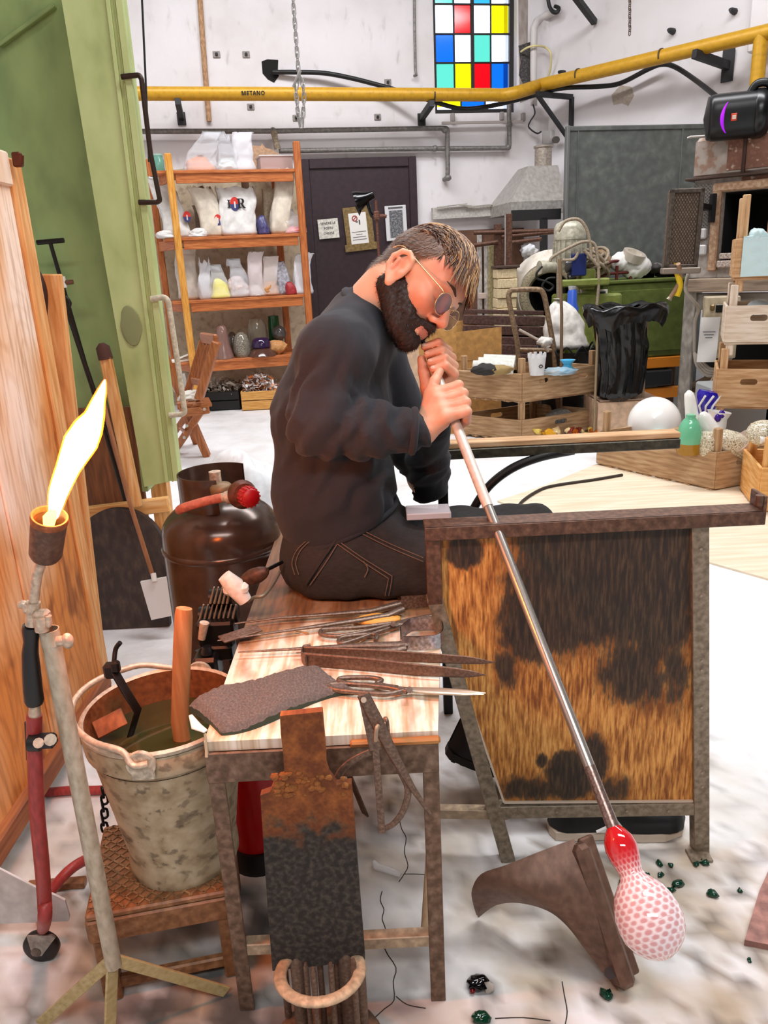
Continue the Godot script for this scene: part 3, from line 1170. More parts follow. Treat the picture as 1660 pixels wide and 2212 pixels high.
func sack(base: Vector3, w: float, d: float, h: float, axes: Basis, top: String, sd: int, amp := .08, lean := O3) -> MB:
	var no := FastNoiseLite.new()
	no.seed = sd
	no.frequency = 1.0
	no.fractal_octaves = 3
	no.noise_type = FastNoiseLite.TYPE_CELLULAR if sd % 2 else FastNoiseLite.TYPE_SIMPLEX_SMOOTH
	if sd % 2:
		no.cellular_return_type = FastNoiseLite.RETURN_DISTANCE2_SUB
	var rows := []
	var N := 18
	var M := 32
	for i in N + 1:
		var t := float(i) / N
		var sw := 1.0
		var sdp := 1.0
		match top:
			"open":
				sw = lerpf(.96, 1.0, t)
				sdp = lerpf(1.0, .6, t)
			"flat":
				sw = lerpf(1.0, .94, t)
				sdp = lerpf(1.0, .08, smoothstep(.25, 1.0, t))
			"pinch":
				sw = 1.0 - .3 * smoothstep(.4, .85, t) + .12 * smoothstep(.85, 1.0, t)
				sdp = 1.0 - .85 * smoothstep(.4, .82, t) + .2 * smoothstep(.82, 1.0, t)
			"slump":
				sw = sqrt(maxf(.0, 1.0 - pow(t, 2.6)))
				sdp = sw
		if i == 0:
			sw *= .9
			sdp *= .85
		var ring := PackedVector3Array()
		for j in M:
			var a := TAU * j / M
			var ex := .55 if top != "slump" else .85
			var x := signf(cos(a)) * pow(absf(cos(a)), ex) * w / 2 * sw
			var z := -signf(sin(a)) * pow(absf(sin(a)), ex) * d / 2 * sdp
			var k := no.get_noise_3d(cos(a) * 1.3 + sd, t * 2.2, sin(a) * 1.3) * amp * w * (.25 + minf(t * 4, 1.0))
			var y := t * h
			if i == N and top != "slump":
				y += no.get_noise_2d(a * 2.0, 7.0) * h * (.3 if top == "pinch" else .1)
			var q := V3(x, y, z) + V3(cos(a), 0, -sin(a)) * k
			q += lean * t * t + V3(.12 * w * sin(t * 3.5 + sd) * t, 0, 0)
			ring.append(base + axes * q)
		rows.append(ring)
	var bottom := PackedVector3Array()
	for j in M:
		bottom.append(base)
	var b := mb()
	b.sheet([bottom] + rows, true)
	return b

func vase(parent: Node, called: String, base: Vector3, prof: Array, m: Material, wall := .004, seg := 24) -> MeshInstance3D:
	var p := [V2(0, 0)]
	p.append_array(prof)
	var top: Vector2 = prof[-1]
	p.append(V2(maxf(top.x - wall, .001), top.y))
	for i in range(prof.size() - 2, -1, -1):
		p.append(V2(maxf(prof[i].x - wall, .001), maxf(prof[i].y, wall * 1.5)))
	p.append(V2(0, wall * 1.5))
	return part(parent, called, mb().lathe(p, seg, TO(base)), m)
var sax: Vector3
var saz: Vector3
var sof: Vector3

func sp(x: float, y: float, back := .2) -> Vector3:
	return apl(x, y, sof - saz * back, saz)

func shelf_unit() -> void:
	var an := deg_to_rad(16)
	sax = V3(cos(an), 0, -sin(an))
	saz = V3(sin(an), 0, cos(an))
	sof = V3(-1.5, 0, -6.5)
	var ax := Basis(sax, UP, saz)
	var f := Transform3D(ax, sof)
	var pine := ["d2", "b8642a"]
	var orange := wood("shelf pine", [.0, "7a3a12", .4, "b4602a", .7, "c9753a", 1.0, "dd9a5c"], 0, 5.0, .5, 6)
	var orange_up := wood("shelf pine", [], 1, 5.0, .5, 6)
	var pale_up := wood("shelf pine pale", [.0, "a86018", .4, "d8912f", .7, "e6a94e", 1.0, "f0c580"], 1, 5.0, .5, 7)
	var pf := bframe(ab(485, 620, .0))
	var poly := PackedVector2Array()
	for q in [[326, 372], [420, 362], [560, 366], [650, 372], [655, 420], [665, 520], [668, 640], [672, 740], [660, 880], [560, 900], [360, 900], [345, 700], [335, 520]]:
		var p := pf.affine_inverse() * ab(q[0], q[1])
		poly.append(V2(p.x, p.y))
	struct("trim_2", mb().prism(poly, -.01, .008, pf), nmat("raw plaster", [.0, "7c6c5a", .22, "a08f78", .4, "c8b598", .7, "d9c8ab", 1.0, "e2d6c0"], V3(1.1, 1.1, 1.1), .95, .0, .02, 44, false, 6))
	var t := thing("shelving_unit", "open orange pine shelving unit loaded with bags and jars beside the dark door", "shelf", sof, ax)
	var L := .99
	var DP := .46
	part(t, "post", bx(V3(-.03, 1.02, .0), V3(.055, 2.04, .05), .008), pale_up, f)
	part(t, "post", bx(V3(L - .01, 1.06, .0), V3(.055, 2.12, .05), .008), orange_up, f)
	part(t, "post", bx(V3(-.16, 1.03, -DP), V3(.055, 2.06, .045), .006), orange_up, f)
	part(t, "post", bx(V3(L - .13, .96, -DP), V3(.055, 1.92, .045), .006), orange_up, f)
	for y in [1.92, 1.43, .945, .455]:
		part(t, "shelf_board", bx(V3(L / 2 - .08, y - .012, -DP / 2), V3(L + .1, .024, DP), .004), orange, f)
		part(t, "apron", bx(V3(L / 2 - .02, y - .055, .022 - .045), V3(L - .06, .075, .02), .003), orange, f)
		part(t, "side_rail", mb().bar(f * V3(-.05, y - .05, -.03), f * V3(-.16, y - .05, -DP + .03), .02, .075), wood("shelf pine", [], 2, 5.0, .5, 6))
	var S := .0041
	var clear := fc(.93, .94, .96, .32, .4)
	var milky := fc(.93, .93, .95, .62, .45)
	var white := nmat("sack white", [.0, "d8d0c8", .5, "ece7e1", 1.0, "f6f3ef"], V3(1, 1, 1), .65)
	var jar := thing("glass_jar", "pale green glass jar on the top shelf at its left end", "jar", f * V3(-.1, 1.92, -.25))
	vase(jar, "body", f * V3(-.1, 1.921, -.25), [V2(.045, 0), V2(.05, .01), V2(.05, .1), V2(.042, .118), V2(.042, .135)], fc(.45, .68, .6, .75, .2))
	part(jar, "lid", mb().lathe([V2(0, .0), V2(.043, 0), V2(.043, .012), V2(0, .014)], 20, TO(f * V3(-.1, 2.056, -.25))), mc(.62, .75, .7, .5))
	var put := func(called: String, label: String, cat: String, x: float, y: float, back: float, w: float, d: float, h: float, top: String, m: Material, sd: int, grp: String, amp: float, lean: Vector3) -> Node3D:
		var p := sp(x, 300, back)
		var o := thing(called, label, cat, V3(p.x, y + .001, p.z), ax, grp)
		part(o, "bag_skin", sack(V3(p.x, y + .001, p.z), w * S, d, h * S, ax, top, sd, amp, lean), m)
		return o
	var fill := func(o: Node3D, w: float, d: float, h: float, m: Material, sd: int) -> void:
		part(o, "contents", sack(o.position + V3(0, .004, 0), w * S * .93, d * .9, h * S, ax, "slump", sd, .1), m)
	var o: Node3D
	o = put.call("plastic_bag", "clear plastic bag of orange powder slumped on the top shelf", "bag", 428, 1.92, .18, 78, .2, 78, "pinch", clear, 11, "", .12, V3(.1, 0, 0))
	fill.call(o, 72, .19, 30, nmat("orange powder", [.0, "e07a3c", 1.0, "f2a06a"], V3(6, 6, 6), .8), 3)
	o = put.call("plastic_bag", "clear plastic bag of pale teal glass on the top shelf", "bag", 485, 1.92, .2, 54, .2, 72, "pinch", clear, 13, "", .12, V3(.0, 0, 0))
	fill.call(o, 52, .18, 26, nmat("teal glass bits", [.0, "8fb5ae", .5, "c2ddd7", 1.0, "eef5f2"], V3(10, 10, 10), .3), 4)
	o = put.call("plastic_bag", "large milky white plastic bag standing highest on the top shelf", "bag", 522, 1.92, .2, 52, .2, 76, "open", milky, 15, "", .12, V3(.03, 0, 0))
	fill.call(o, 46, .18, 28, white, 5)
	var bx := thing("plastic_box", "clear plastic box with a divider on the top shelf at its right end", "box", f * V3(.83, 1.92, -.22), ax)
	var tub := mb()
	for q in [[V3(.83, 1.975, -.12), V3(.26, .105, .004)], [V3(.83, 1.975, -.32), V3(.26, .105, .004)], [V3(.7, 1.975, -.22), V3(.004, .105, .2)], [V3(.96, 1.975, -.22), V3(.004, .105, .2)], [V3(.83, 1.925, -.22), V3(.26, .006, .2)]]:
		tub.box(q[0], q[1], .001)
	part(bx, "tub", tub, fc(.85, .74, .72, .5, .3), f)
	part(bx, "divider", bx(V3(.88, 1.97, -.22), V3(.006, .09, .19), .001), fc(.9, .85, .83, .7, .3), f)
	part(bx, "lid", bx(V3(.83, 2.033, -.22), V3(.28, .012, .22), .003), fc(.92, .9, .9, .75, .3), f)
	part(bx, "contents", bx(V3(.8, 1.94, -.2), V3(.13, .02, .12), .004), mc(.95, .92, .9, .6), f)
	var cb := thing("cardboard_scrap", "torn brown cardboard piece standing behind the clear box on the top shelf", "cardboard", f * V3(.8, 1.92, -.42), ax)
	part(cb, "sheet", mb().prism(PackedVector2Array([V2(-.11, 0), V2(.12, 0), V2(.125, .16), V2(.06, .2), V2(.01, .21), V2(-.02, .245), V2(-.03, .225), V2(-.11, .23)]), -.004, .004, f * TO(V3(.79, 1.921, -.42))), nmat("cardboard brown", [.0, "b98e6a", 1.0, "d1a987"], V3(3, 3, 3), .85))
	var Y2 := 1.43
	o = put.call("paper_sack", "tall bright white paper sack at the far left of the second shelf", "bag", 358, Y2, .22, 60, .16, 122, "flat", white, 21, "white sacks on the second shelf", .1, V3(-.08, 0, 0))
	emblem(o, V3(.09, .16, .078), .05)
	o = put.call("cloth_bundle", "folded cream cloth bundle lying left on the second shelf", "cloth", 338, Y2, .06, 44, .14, 16, "slump", white, 22, "", .08, O3)
	o = put.call("cloth_bundle", "small white cloth bundle behind the left front post on the second shelf", "cloth", 403, Y2, .05, 36, .1, 17, "slump", white, 24, "", .08, O3)
	o = put.call("paper_sack", "crumpled grey paper bag half hidden in the middle left of the second shelf", "bag", 414, Y2, .3, 36, .14, 66, "open", nmat("grey bag", [.0, "6a5c52", .5, "93867a", 1.0, "b4a89c"], V3(4, 4, 4), .8), 25, "", .14, O3)
	var cream := nmat("sack cream", [.0, "d9cdbb", .5, "ebe2d5", 1.0, "eee2cf"], V3(1, 1, 1), .7)
	o = put.call("paper_sack", "open topped cream paper sack with a red and blue emblem low on its right", "bag", 437, Y2, .14, 46, .15, 92, "open", cream, 26, "white sacks on the second shelf", .05, V3(-.05, 0, 0))
	emblem(o, V3(.05, .125, .066), .05)
	o = put.call("paper_sack", "dark topped sack with an emblem squeezed between the two cream sacks", "bag", 463, Y2, .28, 22, .12, 72, "open", mats["grey bag"], 28, "", .08, O3)
	emblem(o, V3(.0, .14, .055), .045)
	o = put.call("paper_sack", "wide white sack with a red and blue round emblem between dark letters", "bag", 497, Y2, .12, 76, .18, 90, "open", white, 30, "white sacks on the second shelf", .05, V3(-.03, 0, -.03))
	emblem(o, V3(-.02, .24, .064), .062, true)
	o = put.call("paper_sack", "narrow folded cream bag rising behind the wide white sack", "bag", 521, Y2, .3, 16, .1, 122, "flat", cream, 32, "", .08, O3)
	o = put.call("plastic_bag", "small deep violet bag between sacks on the second shelf", "bag", 552, Y2, .1, 25, .1, 38, "slump", nmat("violet bag", [.0, "37345f", 1.0, "57538a"], V3(5, 5, 5), .35), 34, "", .06, O3)
	o = put.call("paper_sack", "short tan paper bag to the right of the violet bag", "bag", 568, Y2, .25, 28, .12, 88, "open", nmat("tan bag", [.0, "a88d6c", .5, "cdb592", 1.0, "dccaae"], V3(4, 4, 4), .8), 36, "", .06, O3)
	o = put.call("paper_sack", "tall twisted cream sack leaning right on the second shelf", "bag", 587, Y2, .12, 40, .14, 122, "flat", cream, 38, "", .1, V3(.12, 0, 0))
	o = put.call("plastic_bag", "clear plastic bag of pink powder at the right end of the second shelf", "bag", 622, Y2, .1, 52, .16, 50, "pinch", clear, 39, "", .14, V3(-.04, 0, 0))
	fill.call(o, 50, .15, 14, mc(.93, .55, .55, .8), 6)
	var Y3 := .945
	o = put.call("paper_sack", "broad pale cream sack at the left of the third shelf", "bag", 372, Y3, .24, 52, .16, 108, "flat", nmat("sack peach", [.0, "e0c8a8", .5, "f1e2cc", 1.0, "f7efe2"], V3(1, 1, 1), .75), 41, "", .08, O3)
	o = put.call("plastic_bag", "clear bag standing behind the left front post on the third shelf", "bag", 408, Y3, .12, 28, .1, 70, "pinch", milky, 42, "", .1, O3)
	o = put.call("plastic_bag", "clear plastic bag filled with bright yellow powder on the third shelf", "bag", 441, Y3, .1, 46, .16, 70, "pinch", clear, 43, "", .12, V3(-.05, 0, 0))
	fill.call(o, 47, .165, 40, mc(.98, .93, .02, .75), 7)
	var grain := nmat("pink grain", [.0, "9b7a74", .4, "cbb2ab", .6, "e8dcd8", 1.0, "f8f4f2"], V3(14, 14, 14), .4)
	var speck := nmat("white grain", [.0, "7d7472", .4, "cfc8c4", .6, "f0ecea", 1.0, "fbfbfb"], V3(14, 14, 14), .4)
	o = put.call("plastic_bag", "clear plastic bag of pinkish glass grains knotted to the right of the yellow bag", "bag", 484, Y3, .1, 48, .17, 80, "pinch", clear, 45, "", .12, V3(.0, 0, 0))
	fill.call(o, 47, .165, 42, grain, 8)
	o = put.call("plastic_bag", "tall clear plastic bag with white grains only at its bottom on the third shelf", "bag", 524, Y3, .08, 40, .12, 92, "flat", fc(.95, .9, .9, .5, .4), 47, "", .12, V3(.03, 0, 0))
	fill.call(o, 38, .13, 24, speck, 9)
	o = put.call("plastic_bag", "clear plastic bag half full of orange brown grains on the third shelf", "bag", 555, Y3, .1, 42, .14, 82, "flat", fc(.95, .9, .88, .45, .4), 49, "", .12, V3(.02, 0, 0))
	fill.call(o, 41, .14, 28, nmat("orange grain", [.0, "b9652a", 1.0, "e6a05c"], V3(9, 9, 9), .7), 10)
	o = put.call("plastic_bag", "grey violet paper lined bag right of the orange brown one", "bag", 585, Y3, .12, 34, .12, 70, "flat", nmat("grey violet", [.0, "57555f", .5, "8d8a9b", 1.0, "c9c6d0"], V3(3, 3, 3), .7), 51, "", .08, V3(-.02, 0, 0))
	o = put.call("plastic_bag", "small dark red bag tucked beside the grey violet bag", "bag", 603, Y3, .05, 24, .08, 26, "slump", mc(.62, .14, .16, .5), 52, "", .05, O3)
	o = put.call("plastic_bag", "white translucent plastic bag leaning at the right end of the third shelf", "bag", 630, Y3, .08, 48, .14, 84, "flat", milky, 53, "", .12, V3(.05, 0, 0))
	var Y4 := .455
	var spot := func(x: float, back: float) -> Vector3:
		var p := sp(x, 760, back)
		return V3(p.x, Y4 + .001, p.z)
	var gl := func(label: String, x: float, back: float, prof: Array, m: Material) -> void:
		var k: Vector3 = spot.call(x, back)
		var v := thing("glass_vase", label, "vase", k, Basis.IDENTITY, "glass pieces on the fourth shelf")
		var sc := []
		for q in prof:
			sc.append(V2(q[0], q[1]))
		vase(v, "body", k, sc, m)
	gl.call("tall pinkish bell shaped glass beside the folding chair", 484, .08, [[.085, .0], [.08, .02], [.055, .12], [.045, .2], [.04, .26], [.02, .275], [.0, .277]], fc(.62, .47, .43, .5, .15))
	gl.call("narrow grey glass dome behind the pinkish bell", 505, .25, [[.05, .0], [.055, .08], [.045, .16], [.02, .2], [.0, .205]], fc(.42, .38, .34, .55, .15))
	gl.call("swirl ribbed grey glass dome in the middle of the fourth shelf", 524, .1, [[.06, .0], [.075, .05], [.07, .12], [.05, .18], [.02, .205], [.0, .207]], nmat("swirl glass", [.0, "3d372f", .45, "5e574b", .6, "aaa291", 1.0, "d8d2c2"], V3(8, 8, 8), .12, .1))
	gl.call("broad clear glass dome with a rounded top at the back", 560, .3, [[.085, .0], [.09, .12], [.085, .24], [.06, .3], [.0, .315]], fc(.75, .71, .62, .45, .12))
	gl.call("wide brimmed brown glass piece with a violet crown", 566, .08, [[.13, .0], [.12, .015], [.08, .06], [.06, .075]], fc(.36, .24, .2, .85, .12))
	gl.call("violet glass cap resting over the brown brimmed glass", 566, .08, [[.085, .075], [.082, .1], [.07, .135], [.045, .15], [.0, .152]], fc(.2, .12, .26, .9, .12))
	gl.call("dark green bottle glass standing at the back right", 597, .3, [[.045, .0], [.055, .1], [.05, .22], [.045, .3], [.047, .31]], fc(.1, .34, .17, .85, .1))
	gl.call("fluted dark grey glass ball on the right", 607, .15, [[.03, .12], [.055, .14], [.062, .17], [.05, .21], [.02, .235], [.0, .237]], mc(.3, .28, .27, .15, .1))
	var ck := thing("cork_block", "orange brown crumpled wrapping piece at the right of the fourth shelf", "wrapping", spot.call(598, .1))
	part(ck, "crumple", mb().blob(spot.call(598, .1) + V3(0, .055, 0), V3(.09, .06, .07), .5, .25, 4, 20), nmat("wrapping", [.0, "8a4f22", .4, "c07f45", .7, "dba66c", 1.0, "efcfa0"], V3(8, 8, 8), .7))
	var lf := thing("paper_sheets", "bundle of white papers lying left on the fourth shelf", "paper", spot.call(385, .1))
	part(lf, "sheets", bx(V3(0, .01, 0), V3(.16, .02, .12), .004, Transform3D(ax, spot.call(390, .1))), mc(.94, .9, .84, .8))
	part(lf, "loose_sheet", bx(V3(.02, .035, .02), V3(.13, .004, .1), .001, Transform3D(ax * Basis(BK, .3), spot.call(390, .1))), mc(.96, .94, .9, .8))
	shard_crate("black plastic crate heaped with clear glass shards under the shelf", 435, 520, 885, 838, mc(.07, .065, .06, .6), 61, ["cfc6b8", "a59a8a", "e8e4dc", "6c6154"], .16)
	shard_crate("varnished wooden crate of glass shards standing right under the shelf", 524, 600, 884, 838, wood("crate varnish", [.0, "a86a28", .5, "d39a4c", 1.0, "e8bd78"], 0, 5.0, .5, 8), 62, ["d8d0cc", "b0a4a0", "e08a52", "f0ecea"], .2)

func emblem(o: Node3D, p: Vector3, r: float, letters := false) -> void:
	var f := wx(o) * TO(p)
	var half := func(s: float) -> PackedVector2Array:
		var q := PackedVector2Array()
		for i in 13:
			q.append(V2(cos(PI * i / 12) * r * .62, s * sin(PI * i / 12) * r * .85))
		return q
	part(o, "emblem_red_half", mb().prism(half.call(1.0), .0, .002, f), mc(.82, .2, .16, .7))
	part(o, "emblem_blue_half", mb().prism(half.call(-1.0), .0, .002, f), mc(.22, .24, .45, .7))
	part(o, "emblem_gap", bx(V3(0, -r * .1, .001), V3(r * .18, r * .8, .005), 0, f), mc(.9, .87, .84, .7))
	if letters:
		words(o, "I", f * TO(V3(-r * .75, 0, .003)), r * 1.3, mc(.12, .1, .12, .8), true)
		words(o, "R", f * TO(V3(r * .8, 0, .003)), r * 1.6, mc(.12, .1, .12, .8), true)

func shard_crate(label: String, x0: float, x1: float, yb: float, yt: float, m: Material, sd: int, cols: Array, heap: float) -> void:
	var a := ay(x0, yb + 4, .0)
	var b := ay(x1, yb, .0)
	var ax := Basis((b - a).normalized(), UP, (b - a).normalized().cross(UP))
	var w := a.distance_to(b)
	var h := .17
	var d := .3
	var t := thing("shard_crate", label, "crate", (a + b) / 2, ax)
	var f := Transform3D(ax, (a + b) / 2)
	var wooden := sd == 62
	for s in [0, -1]:
		for k in 2:
			part(t, "side_slat", bx(V3(0, h * (.27 + .48 * k), s * d), V3(w, h * .44, .014), .003), m, f)
	for s in [-1, 1]:
		part(t, "end_board", bx(V3(s * (w / 2 - .008), h / 2, -d / 2), V3(.016, h, d), .003), m, f)
	part(t, "bottom", bx(V3(0, .012, -d / 2), V3(w, .016, d), .003), m, f)
	rng.seed = sd
	var tex := mb()
	tex.use_col = true
	var pale := StandardMaterial3D.new()
	pale.vertex_color_use_as_albedo = true
	pale.roughness = .12
	for i in 320:
		tex.col = hexc(cols[rng.randi() % cols.size()]).srgb_to_linear()
		var q := V3(rng.randf_range(-.46, .46) * w, .0, rng.randf_range(-.95, -.05) * d)
		q.y = h * .6 + rng.randf() * heap * (1.0 - pow(absf(q.x) / w * 2, 2) * .5)
		var r := Basis.from_euler(V3(rng.randf() * TAU, rng.randf() * TAU, rng.randf() * TAU))
		var l := rng.randf_range(.02, .07)
		var k := rng.randf_range(.006, .02)
		tex.box(O3, V3(l, k, .004), .0, f * Transform3D(r, q))
	var g := part(t, "glass_shards", tex, pale)
	g.set_meta("kind", "stuff")

func hood_corner() -> void:
	var sheetm := nmat("hood metal", [.0, "7d7974", .4, "a8a39d", .7, "c4bfb9", 1.0, "d8d3cd"], V3(2, 2, 2), .45, .35, .02, 17)
	var O := .65
	var bl := ab(1105, 462, O)
	var br := ab(1224, 456, O)
	var h := thing("extraction_hood", "grey sheet metal extraction hood with a short round flue in the corner", "hood", bl, Basis(bd, UP, bn))
	var dpt := .6
	var band := (ab(1108, 436, O).y - bl.y)
	var top_y := ab(1165, 352, O).y
	var x0 := (bl - BO).dot(bd)
	var x1 := (br - BO).dot(bd)
	var tx0 := (ab(1160, 352, O) - BO).dot(bd)
	var tx1 := x1
	var q := func(x: float, y: float, z: float) -> Vector3: return BO + bd * x + bn * z + V3(0, y, 0)
	var y0 := bl.y
	var b := mb()
	var lo := [q.call(x0, y0 + band, O), q.call(x1, y0 + band, O), q.call(x1, y0 + band, O - dpt), q.call(x0, y0 + band, O - dpt)]
	var hi := [q.call(tx0, top_y, O - .2), q.call(tx1, top_y, O - .2), q.call(tx1, top_y, O - .45), q.call(tx0, top_y, O - .45)]
	for i in 4:
		var j := (i + 1) % 4
		b.quad(lo[i], lo[j], hi[j], hi[i])
	b.quad(hi[0], hi[1], hi[2], hi[3])
	part(h, "cone", b, sheetm)
	b = mb()
	for i in 4:
		var j := (i + 1) % 4
		b.quad(lo[i] - V3(0, band, 0), lo[j] - V3(0, band, 0), lo[j], lo[i])
	part(h, "skirt", b, sheetm)
	var fc: Vector3 = q.call((tx0 + tx1) / 2 + .04, top_y - .01, O - .3)
	part(h, "flue", mb().lathe([V2(.075, 0), V2(.075, .16), V2(.085, .165), V2(.085, .18), V2(.0, .18)], 20, TO(fc)), nmat("flue rust", [.0, "6f5f52", .5, "a3917f", 1.0, "c5b8aa"], V3(4, 4, 4), .5, .4))
	var lg := thing("wall_ledge", "pale plank ledge on the back wall with torn grey strips along it", "ledge", ab(1020, 455, .1))
	part(lg, "plank", mb().bar(ab(934, 462, .06), ab(1112, 452, .06), .1, .06, bn), wood("grey plank", [.0, "9c9690", .5, "c4bfb8", 1.0, "dad6d0"], 2, 3.0, .8, 9))
	rng.seed = 5
	for i in 7:
		var xx := 945.0 + i * 22.0
		part(lg, "torn_strip", mb().bar(ab(xx, 448 - (i % 3) * 3, .12), ab(xx + 42, 446 - ((i + 1) % 3) * 3, .12), .03, .008, UP), nmat("strip grey", [.0, "8d887c", 1.0, "c6c2b6"], V3(5, 5, 5), .9))
	single("brown_sheet", "tall plain brown sheet leaning on the back wall under the ledge", "board", mb().prism(PackedVector2Array([V2(0, 0), V2(.86, 0), V2(.86, 1.42), V2(0, 1.42)]), 0, .02, bframe(BO + bd * ((ab(938, 500) - BO).dot(bd)) + bn * .02)), nmat("brown sheet", [.0, "5a3a2a", .5, "6c4733", 1.0, "7c5640"], V3(1, 1, 1), .7))
	var gp := thing("steel_partition", "big grey steel panel standing behind the green cabinet", "panel", az(1360, 640, 6.45))
	var tl := az(1222, 273, 6.4)
	var tr := az(1506, 272, 6.6)
	tr.y = tl.y
	var dx := (tr - tl).normalized()
	var gf := T3(Basis(dx, UP, dx.cross(UP)), V3(tl.x, 0, tl.z))
	var W := tl.distance_to(tr) + .25
	var gm := nmat("grey steel", [.0, "494c4a", .4, "5a5e5b", .7, "6a6e6a", 1.0, "858983"], V3(.9, .9, .9), .5, .2, .02, 19)
	part(gp, "sheet", bx(V3(W / 2, tl.y / 2, 0), V3(W, tl.y, .02), .004), gm, gf)
	part(gp, "edge_angle", bx(V3(.012, tl.y / 2, .02), V3(.024, tl.y, .04), .004), mc(.5, .51, .5, .4, .5), gf)
	part(gp, "edge_angle", bx(V3(.1, tl.y / 2, .014), V3(.008, tl.y - .04, .012), .002), gm, gf)
	part(gp, "top_rail", bx(V3(W / 2, tl.y - .02, .014), V3(W, .03, .012), .003), gm, gf)
	part(gp, "seam_rail", bx(V3(.97, tl.y / 2, .014), V3(.012, tl.y - .04, .01), .002), gm, gf)
	pipe_rack()
	drum_furnace()
	motor_machine()
	green_cabinet()
	kiln()

func pipe_rack() -> void:
	var D := 6.3
	var rust := nmat("rack rust", [.0, "2e1d16", .4, "4f3326", .7, "6f4a38", 1.0, "8f6a55"], V3(4, 4, 4), .6, .4)
	var steel := nmat("rack steel", [.0, "98928a", .5, "c9c4bc", 1.0, "e8e4de"], V3(4, 2, 4), .35, .5)
	var t := thing("pipe_rack", "rusty iron rack of upright pipes and beams behind the white drum furnace", "rack", ay(1080, 800, 0) * V3(1, 0, 0) + az(1080, 700, D) * V3(0, 0, 1))
	var col := func(x: float, y0: float, y1: float, w: float, m: Material, called: String, dd := .0) -> void:
		var p := az(x, y0, D + dd)
		var q := az(x, y1, D + dd)
		part(t, called, mb().bar(V3(p.x, q.y, p.z), p, w, w * .8, BK, .003), m)
	col.call(1036, 505, 690, .035, steel, "pipe")
	col.call(1043, 505, 690, .025, rust, "pipe", .05)
	col.call(1050, 528, 690, .03, steel, "pipe")
	col.call(1061, 530, 690, .05, nmat("mossy pipe", [.0, "6c5c38", .5, "9a8a58", 1.0, "c0b486"], V3(5, 3, 5), .6), "pipe")
	col.call(1069, 530, 690, .03, mats["mossy pipe"], "pipe", .05)
	col.call(1076, 484, 690, .055, rust, "beam", -.05)
	col.call(1100, 462, 600, .045, rust, "beam", -.2)
	col.call(1094, 464, 600, .02, steel, "beam", -.18)
	col.call(1086, 510, 600, .02, rust, "beam", .1)
	for q in [[1024, 503, 1208, 498], [1024, 530, 1076, 523], [1084, 512, 1210, 500], [1100, 525, 1170, 516]]:
		part(t, "cross_bar", tb([az(q[0], q[1], D - .08), az(q[2], q[3], D - .08)], .016, 8), rust)
	part(t, "tag_plate", bx(az(1043, 639, D - .03), V3(.06, .045, .02), .004), mc(.75, .68, .64, .6))
	part(t, "dark_gate", mb().bar(az(1175, 470, D + .3), az(1175, 560, D + .3), .06, .03, BK), mc(.05, .045, .045, .6))
	part(t, "dark_gate", mb().bar(az(1105, 466, D + .3), az(1212, 462, D + .3), .03, .08, UP), mc(.05, .045, .045, .6))

func drum_furnace() -> void:
	var D := 6.15
	var bm := nmat("fire brick", [.0, "a8895c", .4, "d3bd92", .7, "e4d5b2", 1.0, "f0e6cd"], V3(5, 5, 5), .9)
	var bt := thing("brick_column", "stacked column of pale yellow firebricks left of the white drum furnace", "bricks", V3(az(1092, 700, D).x, 0, -D))
	rng.seed = 9
	var y := .0
	var x := az(1092, 700, D).x
	while y < az(1092, 572, D).y - .04:
		for k in 1:
			part(bt, "brick", bx(V3(x + rng.randf_range(-.006, .006), y + .035, -D + rng.randf_range(-.01, .01)), V3(.15, .068, .22), .005), bm)
		y += .072
	part(bt, "cap_plate", bx(V3(x, y + .012, -D), V3(.18, .02, .24), .004), mc(.28, .2, .16, .7))
	var t := thing("drum_furnace", "white round fibre furnace on its side with a dark arched mouth", "furnace", V3(az(1165, 700, D).x, 0, -D))
	var c := az(1190, 636, D)
	var wm := nmat("furnace fibre", [.0, "8f7a5e", .2, "cbb9a0", .4, "e9e2d8", 1.0, "f6f3ee"], V3(2.2, 2.2, 2.2), .9, .0, .02, 23)
	var axis := Basis(UP, deg_to_rad(-20)) * Basis(RT, PI / 2)
	var R := .33
	part(t, "shell", mb().lathe([V2(R - .13, .06), V2(R - .09, .08), V2(R, .0), V2(R, -.5), V2(.0, -.5)], 40, Transform3D(axis, c)), wm)
	part(t, "mouth_ring", mb().lathe([V2(R - .17, .03), V2(R - .16, .075), V2(R - .12, .09), V2(R - .1, .08)], 40, Transform3D(axis, c)), nmat("mouth ring", [.0, "6f5c40", .5, "a8946e", 1.0, "d8c9a8"], V3(6, 6, 6), .9))
	part(t, "dark_chamber", mb().lathe([V2(.0, -.3), V2(R - .16, -.3), V2(R - .16, .06)], 32, Transform3D(axis, c)), mc(.03, .025, .02, .95))
	part(t, "strap", mb().lathe([V2(R + .006, -.2), V2(R + .006, -.185)], 40, Transform3D(axis, c)), mc(.35, .3, .26, .6))
	part(t, "stand", bx(V3(c.x, (c.y - R + .1) / 2, c.z - .25), V3(.6, c.y - R + .1, .4), .01), mats["rack rust"])
	var rag := thing("white_rag", "crumpled white rag lying on top of the drum furnace", "cloth", az(1142, 545, D + .1))
	part(rag, "crumple", mb().blob(az(1142, 540, D + .1), V3(.06, .05, .06), .5, .22, 5, 20), mc(.85, .85, .86, .8))

